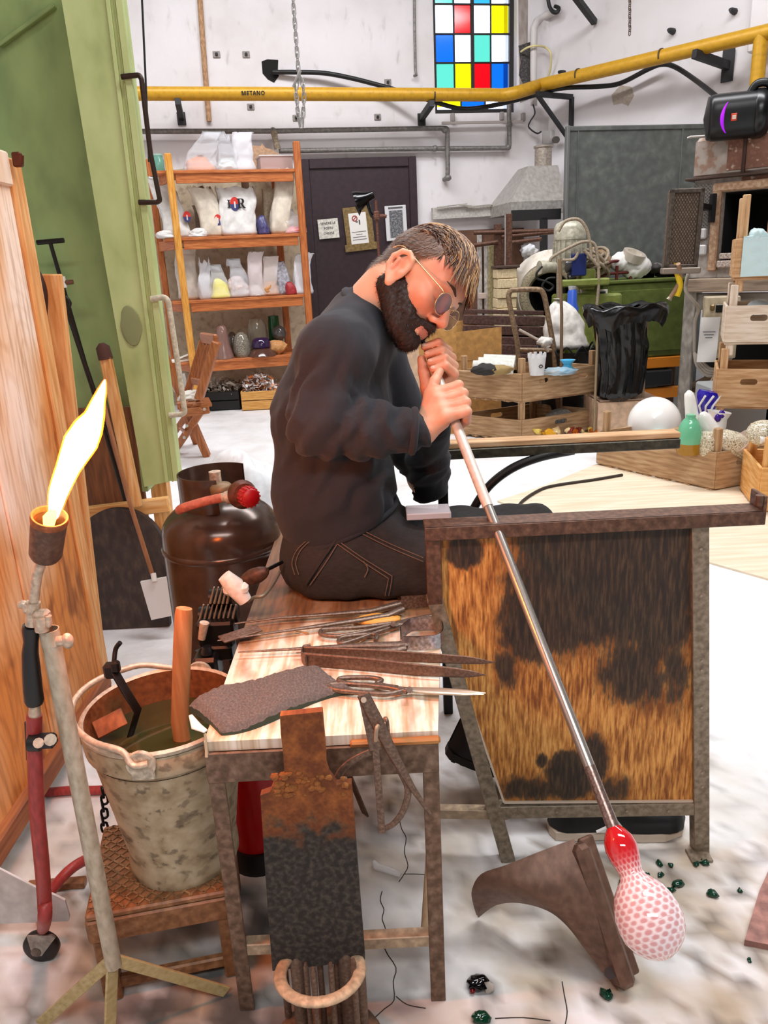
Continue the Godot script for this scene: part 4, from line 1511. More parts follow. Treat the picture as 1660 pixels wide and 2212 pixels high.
func motor_machine() -> void:
	var D := 5.8
	var cream := nmat("motor cream", [.0, "8e8668", .5, "b9b291", 1.0, "d9d4bd"], V3(3, 3, 3), .45, .2)
	var green := nmat("machine green", [.0, "57611f", .4, "747e34", .7, "868f42", 1.0, "9ba45c"], V3(1.5, 1.5, 1.5), .5, .0, .02, 27)
	var t := thing("polishing_machine", "green workshop machine topped by a silver electric motor with hoses", "machine", V3(az(1250, 700, D).x, 0, -D))
	var c := az(1231, 535, D)
	part(t, "motor_housing", mb().lathe([V2(.0, -.12), V2(.1, -.12), V2(.105, -.1), V2(.105, .05), V2(.112, .055), V2(.112, .13), V2(.095, .165), V2(.05, .185), V2(.0, .19)], 24, TO(c)), cream)
	for i in 18:
		var g := TAU * i / 18
		part(t, "cooling_fin", bx(V3(.11, -.03, 0), V3(.02, .15, .006), .001, T3(Basis(UP, g), c)), cream)
	var blue := mc(.09, .16, .42, .4)
	part(t, "blue_gearbox", bx(az(1249, 572, D - .12), V3(.1, .15, .1), .008), blue)
	part(t, "steel_coupling", tb([az(1222, 575, D - .1), az(1240, 570, D - .1)], .05, 14).tube([az(1228, 600, D - .1), az(1243, 596, D - .1)], .03, 12), mc(.45, .45, .47, .3, .8))
	part(t, "spindle", tb([az(1172, 577, D - .2), az(1214, 573, D - .15)], .04, 14), cream)
	part(t, "spindle_cap", tb([az(1166, 578, D - .21), az(1176, 577, D - .2)], .046, 14), cream)
	var base := az(1268, 700, D)
	part(t, "green_body", bx(V3(base.x, .44, -D - .05), V3(.42, .88, .4), .015), green)
	part(t, "green_arm", bx(az(1268, 603, D - .1), V3(.1, .14, .12), .012).box(az(1262, 610, D - .15), V3(.34, .05, .12), .01), green)
	var hose := nmat("hose brown", [.0, "6d5a45", .5, "98836a", 1.0, "b8a58c"], V3(6, 6, 6), .6)
	for h in [[[1207, 500], [1222, 478], [1250, 474], [1268, 495], [1276, 530], [1278, 560]], [[1189, 565], [1195, 555], [1230, 535], [1262, 522], [1285, 528], [1292, 560], [1294, 600], [1292, 640], [1286, 690]], [[1262, 540], [1280, 560], [1296, 580]], [[1206, 560], [1206, 640], [1212, 720], [1216, 760]], [[1250, 545], [1240, 560], [1215, 562]]]:
		var pts := []
		for q in h:
			pts.append(az(q[0], q[1], D - .2))
		part(t, "hose", tb(curve(pts, 5), .011, 8), hose)
	var wire := []
	for q in [[1172, 575], [1160, 590], [1162, 602], [1180, 608], [1196, 618], [1186, 628], [1172, 618], [1184, 602], [1200, 600]]:
		wire.append(az(q[0], q[1], D - .26))
	part(t, "black_wire", tb(curve(wire, 5), .008, 6), mc(.05, .05, .05, .5))
	var hc := thing("rope_coil", "tangle of brown hose and rope piled to the right of the electric motor", "rope", az(1285, 600, D + .1))
	rng.seed = 12
	for i in 9:
		var ring := []
		var cc := az(1284 + rng.randf_range(-8, 8), 555 + i * 4, D + rng.randf_range(0, .15))
		var tl := Basis.from_euler(V3(rng.randf_range(-.8, .8), rng.randf() * TAU, rng.randf_range(-.9, .9)))
		for k in 16:
			ring.append(cc + tl * V3(cos(TAU * k / 16) * .1, 0, sin(TAU * k / 16) * .08))
		part(hc, "loop", tb(ring, .012, 7, false, true), hose)
	part(hc, "sack_lump", mb().blob(az(1290, 575, D + .2), V3(.1, .13, .1), .3, .15, 3, 20), nmat("tan lump", [.0, "6a4d32", .5, "94744f", 1.0, "b5966e"], V3(5, 5, 5), .8))
	var bb := thing("spray_bottle", "small blue bottle with a narrow neck hung on the green machine", "bottle", az(1236, 672, D - .3))
	part(bb, "body", mb().lathe([V2(0, 0), V2(.045, 0), V2(.045, .02), V2(.034, .05), V2(.032, .13), V2(.02, .15), V2(0, .15)], 18, TO(az(1236, 672, D - .3))), mc(.2, .36, .75, .35))
	part(bb, "brush_tip", tb([az(1236, 634, D - .3), az(1237, 618, D - .3)], [.02, .028], 8), mc(.75, .75, .76, .6))

func green_cabinet() -> void:
	var D := 5.75
	var g1 := nmat("cabinet green", [.0, "3e4a16", .4, "525f22", .7, "626e2e", 1.0, "7a8644"], V3(1.2, 1.2, 1.2), .45, .0, .02, 29)
	var tl := az(1300, 615, D)
	var rt := az(1492, 596, D + .1)
	var top := tl.y
	var dx := V3(rt.x - tl.x, 0, rt.z - tl.z).normalized()
	var f := T3(Basis(dx, UP, dx.cross(UP)), V3(tl.x, 0, tl.z))
	var W := V2(rt.x - tl.x, rt.z - tl.z).length()
	var bot := az(1400, 775, D).y
	var t := thing("green_cabinet", "olive green steel cabinet on an orange frame behind the black rubbish bag", "cabinet", f.origin, f.basis)
	part(t, "body", bx(V3(W / 2, (top + bot) / 2, -.3), V3(W, top - bot, .6), .012), g1, f)
	part(t, "front_panel", bx(V3(W / 2 + .02, (top + bot) / 2, .006), V3(W - .1, top - bot - .1, .012), .006), g1, f)
	part(t, "side_panel", bx(V3(-.006, (top + bot) / 2, -.3), V3(.012, top - bot - .1, .5), .006), mats["machine green"], f)
	part(t, "lid", bx(V3(W / 2, top + .012, -.3), V3(W + .03, .024, .63), .006), g1, f)
	var or_ := mc(.85, .5, .06, .55)
	for y in [bot - .04, bot - .27]:
		part(t, "orange_beam", bx(V3(W / 2, y, -.01), V3(W, .08, .05), .006), or_, f)
	for x in [.1, W - .08]:
		part(t, "orange_foot", bx(V3(x, (bot - .08) / 2, -.1), V3(.08, bot - .08, .12), .006), mc(.3, .17, .05, .6), f)
	part(t, "dark_drawer", bx(V3(W / 2, bot - .155, -.12), V3(W - .2, .12, .3), .01), mc(.05, .05, .05, .6), f)
	part(t, "label_plate", bx(az(1304, 634, D - .02), V3(.06, .055, .006), .002), mc(.9, .88, .85, .6))
	part(t, "label_print", bx(az(1303, 632, D - .03), V3(.04, .016, .006), .001), mc(.15, .15, .15, .6))
	var rk := thing("tool_rack", "small dark red metal tool rack on the green cabinet", "rack", f * V3(.12, top + .025, -.12))
	var red := mc(.36, .1, .08, .5, .2)
	var o := f * V3(.06, top + .024, -.12)
	for i in 3:
		part(rk, "post", tb([o + dx * (i * .11), o + dx * (i * .11) + V3(0, .1, 0)], .011, 8), red)
	part(rk, "rail", tb([o + V3(0, .045, 0) - dx * .04, o + V3(0, .05, 0) + dx * .28], .01, 8), red)
	part(rk, "hoop", tb(curve([o + V3(0, .09, 0), o + dx * .07 + V3(0, .13, 0), o + dx * .18 + V3(0, .12, 0), o + dx * .24 + V3(0, .06, 0)], 5), .011, 8), red)
	var mk := thing("white_bundle", "pile of white padded masks on the green cabinet", "mask", f * V3(.32, top + .025, -.2))
	for q in [[1342, 566, .07], [1356, 572, .06], [1380, 575, .075], [1370, 584, .07]]:
		part(mk, "pad", mb().blob(az(q[0], q[1], D + .2), V3(q[2] * 1.2, q[2], q[2]), .25, .2, 6, 20), mc(.9, .89, .87, .8))
	var rl := thing("tape_roll", "silvery ribbed roll resting on the white pads", "roll", az(1368, 552, D + .2))
	var rc := az(1369, 553, D + .18)
	part(rl, "band", mb().lathe([V2(.055, -.03), V2(.085, -.03), V2(.085, .03), V2(.055, .03), V2(.055, -.03)], 24, T3(Basis(BK, -.3) * Basis(RT, .35), rc)), mc(.82, .78, .72, .3, .3))
	var gv := thing("glove_pile", "heap of dark grey work gloves at the right of the green cabinet", "gloves", f * V3(.62, top + .025, -.2))
	rng.seed = 31
	for i in 9:
		part(gv, "glove", mb().blob(f * V3(.45 + i * .045, top + .05 + rng.randf() * .05, -.12 - rng.randf() * .15), V3(.1, .035, .05), .35, .2, i, 16, Basis(UP, rng.randf() * 3.0) * Basis(BK, rng.randf_range(-.4, .4))), mat([Color(.09, .085, .085), Color(.22, .2, .2), Color(.42, .39, .38)][i % 3], .8))
	var cb := thing("brown_carton", "small brown carton at the left end of the green cabinet", "box", f * V3(-.02, top + .025, -.3))
	part(cb, "carton", bx(V3(-.0, top + .09, -.3), V3(.16, .13, .16), .003), mc(.4, .27, .2, .8), f)

func kiln() -> void:
	var o := az(1487, 600, 5.0)
	o.y = 0
	var dx := V3(cos(deg_to_rad(38)), 0, sin(deg_to_rad(38)))
	var dn := dx.cross(UP)
	var f := T3(Basis(dx, UP, dn), o)
	var P := func(x: float, y: float, out := .0) -> Vector3:
		var q := f.affine_inverse() * apl(x, y, o + dn * out, dn)
		return q
	var t := thing("annealing_kiln", "large worn kiln with a rusty sheet metal top and a dark square mouth", "kiln", o, f.basis)
	var body := nmat("kiln body", [.0, "8c8378", .4, "b5aca2", .7, "cdc6be", 1.0, "e0dad2"], V3(2, 2, 2), .7, .1, .02, 35)
	var rust := nmat("kiln rust", [.0, "e8e0d6", .22, "cfc4b8", .3, "7a4a34", .55, "6a3a28", .8, "8a5a44", 1.0, "5a3022"], V3(1.6, 1.6, 1.6), .75, .1, .02, 36, false, 6)
	var hoodm := nmat("kiln hood", [.0, "7a4a34", .35, "8d6a55", .45, "a39a90", .75, "b5aea6", 1.0, "c9c4be"], V3(.9, .9, .9), .6, .2, .02, 38, false, 5)
	var ye: float = P.call(1487, 390).y
	var yt: float = P.call(1487, 302).y
	var yl: float = P.call(1487, 602).y
	var W := 1.25
	var DP := .9
	var m0: Vector3 = P.call(1563, 415)
	var m1: Vector3 = P.call(1655, 555)
	var mx0 := m0.x
	var mx1 := m1.x
	var my0 := m1.y - .02
	var my1 := m0.y
	var b := mb()
	b.box(V3(mx0 / 2, (yl + ye) / 2, -.06), V3(mx0, ye - yl, .12), .004)
	b.box(V3((mx1 + W) / 2, (yl + ye) / 2, -.06), V3(W - mx1, ye - yl, .12), .004)
	b.box(V3((mx0 + mx1) / 2, (my1 + ye) / 2, -.06), V3(mx1 - mx0, ye - my1, .12), .004)
	b.box(V3((mx0 + mx1) / 2, (my0 + yl) / 2, -.06), V3(mx1 - mx0, my0 - yl, .12), .004)
	b.box(V3(.01, (yl + ye) / 2, -DP / 2), V3(.02, ye - yl, DP), .004)
	part(t, "front_shell", b, body, f)
	b = mb()
	var fw := .05
	b.box(V3(mx0 - fw / 2, (my0 + my1) / 2, .015), V3(fw, my1 - my0 + fw * 2, .05), .008)
	b.box(V3(mx1 + fw / 2, (my0 + my1) / 2, .015), V3(fw, my1 - my0 + fw * 2, .05), .008)
	b.box(V3((mx0 + mx1) / 2, my1 + fw / 2, .015), V3(mx1 - mx0 + fw * 2, fw, .055), .008)
	part(t, "mouth_frame", b, nmat("kiln frame", [.0, "7a5238", .4, "a87f5e", .7, "c9a98a", 1.0, "e0ccb5"], V3(3, 3, 3), .7, .1, .02, 39), f)
	part(t, "mouth_chamber", bx(V3((mx0 + mx1) / 2, (my0 + my1) / 2, -.45), V3(mx1 - mx0, my1 - my0, .02)).box(V3(mx0, (my0 + my1) / 2, -.26), V3(.01, my1 - my0, .4)).box(V3(mx1, (my0 + my1) / 2, -.26), V3(.01, my1 - my0, .4)).box(V3((mx0 + mx1) / 2, my0, -.26), V3(mx1 - mx0, .01, .4)).box(V3((mx0 + mx1) / 2, my1, -.26), V3(mx1 - mx0, .01, .4)), mc(.06, .05, .05, .9), f)
	b = mb()
	b.box(V3(W / 2 - .01, (ye + yt) / 2, -DP / 2 + .02), V3(W, yt - ye, DP), .02)
	part(t, "hood_box", b, hoodm, f)
	part(t, "hood_rim", bx(V3(W / 2 - .01, ye, -DP / 2 + .03), V3(W + .06, .014, DP + .06), .003), mc(.3, .22, .18, .6, .3), f)
	part(t, "hood_seam", bx(V3(P.call(1612, 330).x, (ye + yt) / 2, .025), V3(.02, yt - ye, .02), .003), mc(.25, .14, .1, .7), f)
	part(t, "rusty_plate", bx(V3((P.call(1575, 330).x + W) / 2, (ye + yt) / 2 + .005, .022), V3(W - P.call(1575, 330).x, yt - ye - .05, .006), .002).box(V3((mx0 + W) / 2 + .05, ye - .045, .006), V3(W - mx0 - .1, .07, .012), .003), rust, f)
	b = mb()
	var gx0: float = P.call(1495, 400).x
	var gx1: float = P.call(1540, 400).x
	var gy0: float = P.call(1510, 520).y
	var gy1: float = P.call(1510, 398).y
	var s := gx0 - (gy1 - gy0)
	while s < gx1:
		var pa := V2(maxf(s, gx0), gy0 + maxf(gx0 - s, 0))
		var pb := V2(minf(s + gy1 - gy0, gx1), gy0 + minf(gy1 - gy0, gx1 - s))
		if pb.x - pa.x > .01:
			b.bar(V3(pa.x, pa.y, .008), V3(pb.x, pb.y, .008), .004, .004, BK, .0)
			b.bar(V3(gx0 + gx1 - pa.x, pa.y, .01), V3(gx0 + gx1 - pb.x, pb.y, .01), .004, .004, BK, .0)
		s += .02
	part(t, "diamond_mesh", b, mc(.6, .58, .56, .5, .3), f).set_meta("kind", "stuff")
	part(t, "lower_ledge", bx(V3(W / 2, yl - .04, .02), V3(W, .08, .1), .006), wood("ledge wood", [.0, "6c5b4c", .5, "9c8874", 1.0, "b9a792"], 0, 3.0, .8, 13), f)
	part(t, "shelf_beam", bx(V3(W / 2, yl - .14, -.02), V3(W, .1, .05), .006), mc(.62, .59, .55, .6), f)
	var colx: float = P.call(1489, 720).x
	part(t, "column", bx(V3(colx, yl / 2, .0), V3(.075, yl, .06), .006), nmat("kiln column", [.0, "7b7266", .5, "a39a8e", 1.0, "bdb5aa"], V3(2, 1, 2), .55, .2), f)
	part(t, "column", bx(V3(W - .04, yl / 2, .0), V3(.075, yl, .06), .006), mats["kiln column"], f)
	part(t, "floor_brick", bx(V3(mx0 + .06, my0 - .01, .02), V3(.1, .04, .08), .006).box(V3(mx0 + .06, my0 + .035, .02), V3(.08, .035, .07), .006), nmat("kiln brick", [.0, "8f5a40", .5, "c08a6a", 1.0, "e8d4c4"], V3(6, 6, 6), .9), f)
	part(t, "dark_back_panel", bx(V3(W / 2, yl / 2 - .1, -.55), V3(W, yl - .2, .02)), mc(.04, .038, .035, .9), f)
	part(t, "lower_shelf", bx(V3(W / 2, .28, -.28), V3(W, .03, .5), .004), mc(.3, .2, .1, .7), f)
	for q in [[1518, 505], [1518, 540]]:
		var hp: Vector3 = P.call(q[0], q[1])
		part(t, "white_junction", bx(V3(hp.x, hp.y, .03), V3(.07, .06, .05), .008), mc(.82, .81, .8, .5), f)
	part(t, "hinge_arm", mb().bar(f * V3(P.call(1512, 450).x - .05, P.call(1512, 450).y, .06), f * V3(P.call(1545, 449).x, P.call(1545, 449).y, .05), .03, .03).box(f * V3(P.call(1545, 450).x, P.call(1545, 450).y, .05), V3(.03, .16, .04), .004), mc(.1, .09, .09, .5, .3))
	var D := 4.72
	var hc := az(1478, 495, D)
	var hb := Basis(UP, deg_to_rad(-8)) * Basis(BK, -.02)
	var hf := Transform3D(hb, hc)
	var h := thing("infrared_heater", "upright infrared gas heater with a perforated face in front of the kiln", "heater", hc, hb)
	var hw := px(62, D)
	var hh := px(146, D)
	var dk := nmat("heater case", [.0, "4a3b30", .5, "6b584a", 1.0, "8f7a68"], V3(4, 4, 4), .6, .3)
	part(h, "case", bx(V3(0, 0, -.04), V3(hw, hh, .06), .01), dk, hf)
	b = mb()
	for sgn in [-1, 1]:
		b.box(V3(sgn * (hw / 2 - .012), 0, .005), V3(.024, hh, .04), .004)
		b.box(V3(0, sgn * (hh / 2 - .012), .005), V3(hw, .024, .04), .004)
	part(h, "rim", b, nmat("heater rim", [.0, "2f2723", .6, "4a3f38", 1.0, "6a5c50"], V3(4, 4, 4), .5, .3), hf)
	part(h, "glow_plate", bx(V3(0, 0, -.005), V3(hw - .04, hh - .04, .006)), nmat("heater plate", [.0, "b98f62", .5, "dcbd96", 1.0, "f3e6d2"], V3(4, 4, 4), .7), hf)
	b = mb()
	var step := .0165
	var yy := -hh / 2 + .02
	var r := 0
	while yy < hh / 2 - .02:
		var xx := -hw / 2 + .02 + (step / 2 if r % 2 else .0)
		while xx < hw / 2 - .025:
			b.bar(V3(xx, yy, .01), V3(xx + step / 2, yy + step * .8, .01), .0045, .003, BK, .0)
			b.bar(V3(xx + step, yy, .01), V3(xx + step / 2, yy + step * .8, .01), .0045, .003, BK, .0)
			xx += step
		yy += step * .8
		r += 1
	part(h, "mesh_screen", b, mc(.33, .25, .19, .5, .5), hf).set_meta("kind", "stuff")
	part(h, "bottom_tray", bx(V3(.0, -hh / 2 - .012, .0), V3(hw + .03, .035, .08), .006), mc(.55, .5, .45, .5, .3), hf)
	part(h, "mount_arm", mb().bar(hc + V3(.05, .14, -.06), f * V3(P.call(1545, 450).x, P.call(1545, 450).y, .04), .03, .03), mc(.1, .09, .09, .5, .3))
	part(h, "yellow_hose", tb(curve([az(1462, 568, D - .0), az(1464, 590, D), az(1470, 615, D), az(1463, 640, D)], 5), .018, 8), mc(.9, .75, .08, .45))
	part(h, "brown_hose", tb(curve([az(1466, 570, D - .05), az(1472, 600, D), az(1460, 625, D), az(1447, 645, D)], 5), .013, 8), mc(.6, .46, .34, .5))
	part(h, "hose_nozzle", tb([az(1449, 642, D), az(1445, 648, D)], [.012, .018], 10), mc(.75, .7, .6, .3, .7))
	var cg := mc(.66, .62, .57, .5)
	single("grey_cable", "pale grey cable hanging down beside the kiln column", "cable", tb(curve([az(1494, 570, 4.85), az(1484, 605, 4.8), az(1483, 630, 4.78), az(1500, 652, 4.8), az(1510, 668, 4.85), az(1502, 700, 4.9), az(1501, 760, 4.9)], 5), .012, 8), cg)
	var kb := thing("control_box", "cream electrical control box with a square switch under the kiln", "control box", az(1555, 770, 4.7))
	var kf := T3(Basis(UP, deg_to_rad(-18)), az(1557, 708, 4.72))
	var kw := px(66, 4.72)
	var kh := px(122, 4.72)
	part(kb, "case", bx(V3(0, 0, -.06), V3(kw, kh, .12), .006), nmat("control cream", [.0, "b8a27c", .5, "cdb994", 1.0, "dccbaa"], V3(2, 2, 2), .5), kf)
	part(kb, "display", bx(V3(-.005, kh * .31, .004), V3(.06, .045, .01), .002), mc(.07, .09, .08, .2), kf)
	for q in [[-.055, .33], [.045, .1], [.045, -.1]]:
		part(kb, "switch_knob", bx(V3(q[0], kh * q[1], .012), V3(.026, .035, .025), .006), mc(.5, .42, .26, .35, .4), kf)
	part(kb, "screw_hole", tb([V3(.07, 0, .0), V3(.07, 0, .006)], .008, 8), mc(.1, .1, .1, .6), kf)
	var sh := thing("instruction_sheet", "white instruction sheet hanging over the cream control box", "paper", az(1541, 770, 4.68))
	var rows := []
	for i in 8:
		var ring := []
		for j in 4:
			ring.append(kf * V3(-kw / 2 - .015 + j * .036 - i * .001, kh * .18 - i * .038, .02 + .008 * sin(i * .9 + j)))
		rows.append(ring)
	var shb := mb()
	shb.sheet(rows, false, true)
	part(sh, "sheet", shb, mc(.92, .91, .89, .8))
	var ln := mb()
	for i in 3:
		ln.box(V3(-kw / 2 + .035, -.02 - i * .017, .036), V3(.07 - i * .015, .006, .001), 0, kf)
	part(sh, "print_lines", ln, mc(.45, .45, .46, .8))
	for i in 4:
		single("looped_cable", ["outermost of the grey cables looping under the control box", "second grey cable looping under the control box from outside", "third grey cable looping under the control box", "innermost grey cable looping under the control box"][i], "cable", tb(curve([az(1500, 762, 4.85), az(1506 + i * 4, 790 - i * 3, 4.8), az(1530 + i * 3, 812 - i * 5, 4.75), az(1560 + i * 2, 800 - i * 4, 4.74), az(1568 + i * 5, 770, 4.74)], 5), .009, 7), cg, "cables under the control box")
	single("brown_rod", "thin brown rod leaning below the control box", "rod", tb([az(1572, 768, 4.7), az(1548, 805, 4.65), az(1516, 858, 4.55)], .008, 7), mc(.48, .38, .29, .5))
	var spk_d := 4.85
	var a := az(1520, 258, spk_d)
	var c := az(1668, 242, spk_d - .1)
	var sx := (c - a).normalized()
	var sf := fr((a + c) / 2, sx, UP)
	var tilt := Basis(sx, deg_to_rad(10))
	sf.basis = tilt * sf.basis
	var L := a.distance_to(c)
	var sp_ := thing("portable_speaker", "large black portable speaker with a purple light arc lying on the kiln", "speaker", sf.origin, sf.basis)
	var blk := mc(.035, .035, .04, .38)
	var prof := []
	var R := px(40, spk_d)
	var rowsS := []
	for i in 17:
		var u := -1.0 + 2.0 * i / 16.0
		var ee := pow(maxf(.0, 1.0 - pow(absf(u), 8.0)), .35) if absf(u) < .999 else .0
		ee = maxf(ee, .001)
		var ring := PackedVector3Array()
		for j in 28:
			var g := TAU * j / 28
			var cc := signf(cos(g)) * pow(absf(cos(g)), .75)
			var ss := signf(sin(g)) * pow(absf(sin(g)), .75)
			ring.append(V3(u * L / 2, cc * R * (.35 + .65 * ee) * (1.0 if absf(u) < .999 else .0), ss * R * .9 * (.35 + .65 * ee) * (1.0 if absf(u) < .999 else .0)))
		rowsS.append(ring)
	var bs := mb()
	bs.sheet(rowsS, true)
	part(sp_, "body", bs, blk, sf)
	part(sp_, "end_ring", mb().lathe([V2(R * 1.0, 0), V2(R * 1.06, .01), V2(R * 1.06, .05), V2(R * 1.0, .06)], 28, sf * T3(Basis(BK, -PI / 2), V3(L * .22, 0, 0))), mc(.05, .05, .055, .3))
	part(sp_, "handle", tb(curve([V3(L * .16, R * .9, .02), V3(L * .24, R * 1.22, .02), V3(L * .4, R * 1.2, .02), V3(L * .48, R * .8, .02)], 5), .022, 8), blk, sf)
	var arc := []
	for i in 11:
		var g := -.95 + 1.9 * i / 10.0
		arc.append(V3(-L * .14 - cos(g) * R * .55 + R * .2, sin(g) * R * .78, R * .9 + .002 - absf(sin(g)) * R * .16))
	var arc_r := []
	for i in 11:
		arc_r.append(.004 + .017 * sin(PI * i / 10.0))
	part(sp_, "light_arc", tb(arc, arc_r, 8, true, false, .4), lit(Color(.55, .08, .75), .8), sf)
	part(sp_, "badge", bx(V3(-L * .085, -.0, R * .9 + .002), V3(.03, .038, .006), .002), mc(.85, .25, .1, .5), sf)
	part(sp_, "badge_print", bx(V3(-L * .083, .0, R * .9 + .006), V3(.02, .02, .003), .001), mc(.95, .85, .78, .5), sf)
	var pp := thing("folded_paper", "white folded papers lying on the kiln top under the speaker", "paper", f * V3(.55, yt, .0))
	part(pp, "papers", bx(f * V3(P.call(1640, 290).x, yt + .015, -.02), V3(.2, .03, .12), .008), mc(.88, .86, .82, .8))
	part(pp, "scrap", bx(f * V3(P.call(1503, 305).x, yt + .012, -.01), V3(.09, .008, .05), .002), mc(.85, .83, .8, .8))
# ---------- between the bench and the walls ----------
const PINE := [0.0, "8d6238", 0.35, "b98b5c", 0.6, "cfa477", 0.8, "dcb88f", 1.0, "e9cfae"]

func crate(label: String, c: Vector3, da: Vector3, la: float, db: Vector3, lb: float, h: float, post: float, tone: String, holes: String, grp := "", legs := .0) -> Node3D:
	var stops: Array = {"pine": PINE, "grey": [.0, "7a5a3c", .35, "a07a54", .6, "b8946c", .8, "c9a985", 1.0, "d9c2a4"], "bright": [.0, "b0702c", .35, "d6974c", .6, "e6b06c", 1.0, "f3d09a"], "pale": [.0, "b39a80", .35, "d3bda5", .6, "e3d2bf", 1.0, "f0e6da"]}[tone]
	var m := [wood("crate " + tone, stops, 0, 4.0, .65, 14), wood("crate " + tone, stops, 1, 4.0, .65, 14)]
	var t := thing("fruit_crate", label, "crate", c, Basis(da, UP, da.cross(UP)), grp)
	var fa := T3(Basis(da, UP, da.cross(UP)), c)
	var fb := T3(Basis(db, UP, db.cross(UP)), c)
	var boards := [[fa, la, O3, "a", "side_board"], [fa, la, db * lb, "a", "side_board"], [fb, lb, O3, "b", "end_board"], [fb, lb, da * la, "b", "end_board"]]
	var th := .014
	for q in boards:
		var f: Transform3D = q[0]
		f.origin += q[2]
		var l: float = q[1]
		var b := mb()
		if holes.contains(q[3]):
			var hx := [l * .5] if not holes.contains("2") else [l * .27, l * .78]
			holed(b, l, h, hx, .1 if not holes.contains("2") else .08, .032, th)
		else:
			b.box(V3(l / 2, h / 2, 0), V3(l, h, th), .003)
		part(t, q[4], b, m[0], f)
	var k := .036
	for q in [O3, da * la, db * lb, da * la + db * lb]:
		var inw: Vector3 = (da * la + db * lb) / 2 - q
		var s1 := signf(inw.dot(da))
		var s2 := signf(inw.dot(db))
		var pf := Transform3D(fa.basis, c + q + da * s1 * .028 + db * s2 * .028)
		part(t, "corner_post", bx(V3(0, (post - legs) / 2, 0), V3(k, post + legs, k), .004), m[1], pf)
	var n := 6
	for i in n:
		var x := lb * (i + .5) / n
		part(t, "floor_slat", bx(V3(la / 2, -.007, 0), V3(la, .012, lb / n * .82), .002), m[0], Transform3D(fa.basis, c + db * x))
	return t

func holed(b: MB, l: float, h: float, hx: Array, hw: float, hh: float, th: float) -> void:
	var cy := h * .66
	var up := PackedVector2Array([V2(0, cy)])
	var dn := PackedVector2Array([V2(0, cy)])
	for x in hx:
		for i in 9:
			var a := PI - PI * i / 8.0
			var p := V2(cos(a) * hh / 2 + signf(cos(a) + 1e-6) * (hw - hh) / 2, sin(a) * hh / 2)
			up.append(V2(x + p.x, cy + p.y))
			dn.append(V2(x + p.x, cy - p.y))
	up.append_array([V2(l, cy), V2(l, h), V2(0, h)])
	dn.append_array([V2(l, cy), V2(l, 0), V2(0, 0)])
	b.prism(up, -th / 2, th / 2)
	b.prism(dn, -th / 2, th / 2)

func middle_things() -> void:
	floor_sheets()
	folding_chair()
	crates()
	corner_clutter()
	rubbish_bag()
	glass_pieces()

func floor_sheets() -> void:
	var m := wood("floor ply", [.0, "d3bd9c", .4, "e2cfb2", .7, "ecdcc4", 1.0, "f3e8d6"], 0, 2.0, .7, 16)
	var poly := PackedVector2Array()
	var o := ay(1380, 1120, .0)
	for q in [[1075, 1085], [1180, 1050], [1290, 1005], [1640, 985], [1700, 1060], [1700, 1262], [1660, 1254], [1525, 1216], [1300, 1165]]:
		var p := ay(q[0], q[1], .0) - o
		poly.append(V2(p.x, -p.z))
	single("plywood_sheet", "pale plywood sheet laid on the concrete floor behind the bench", "board", mb().prism(poly, .0, .008, T3(Basis(RT, Vector3.FORWARD, UP), o)), m)
	single("floor_cable", "thin dark cable lying across the plywood sheet towards the crate", "cable", tb(curve([ay(1112, 1108, .015), ay(1130, 1082, .015), ay(1170, 1057, .015), ay(1210, 1047, .015), ay(1280, 1037, .015), ay(1345, 1026, .015)], 6), .008, 6), mc(.2, .16, .13, .6))

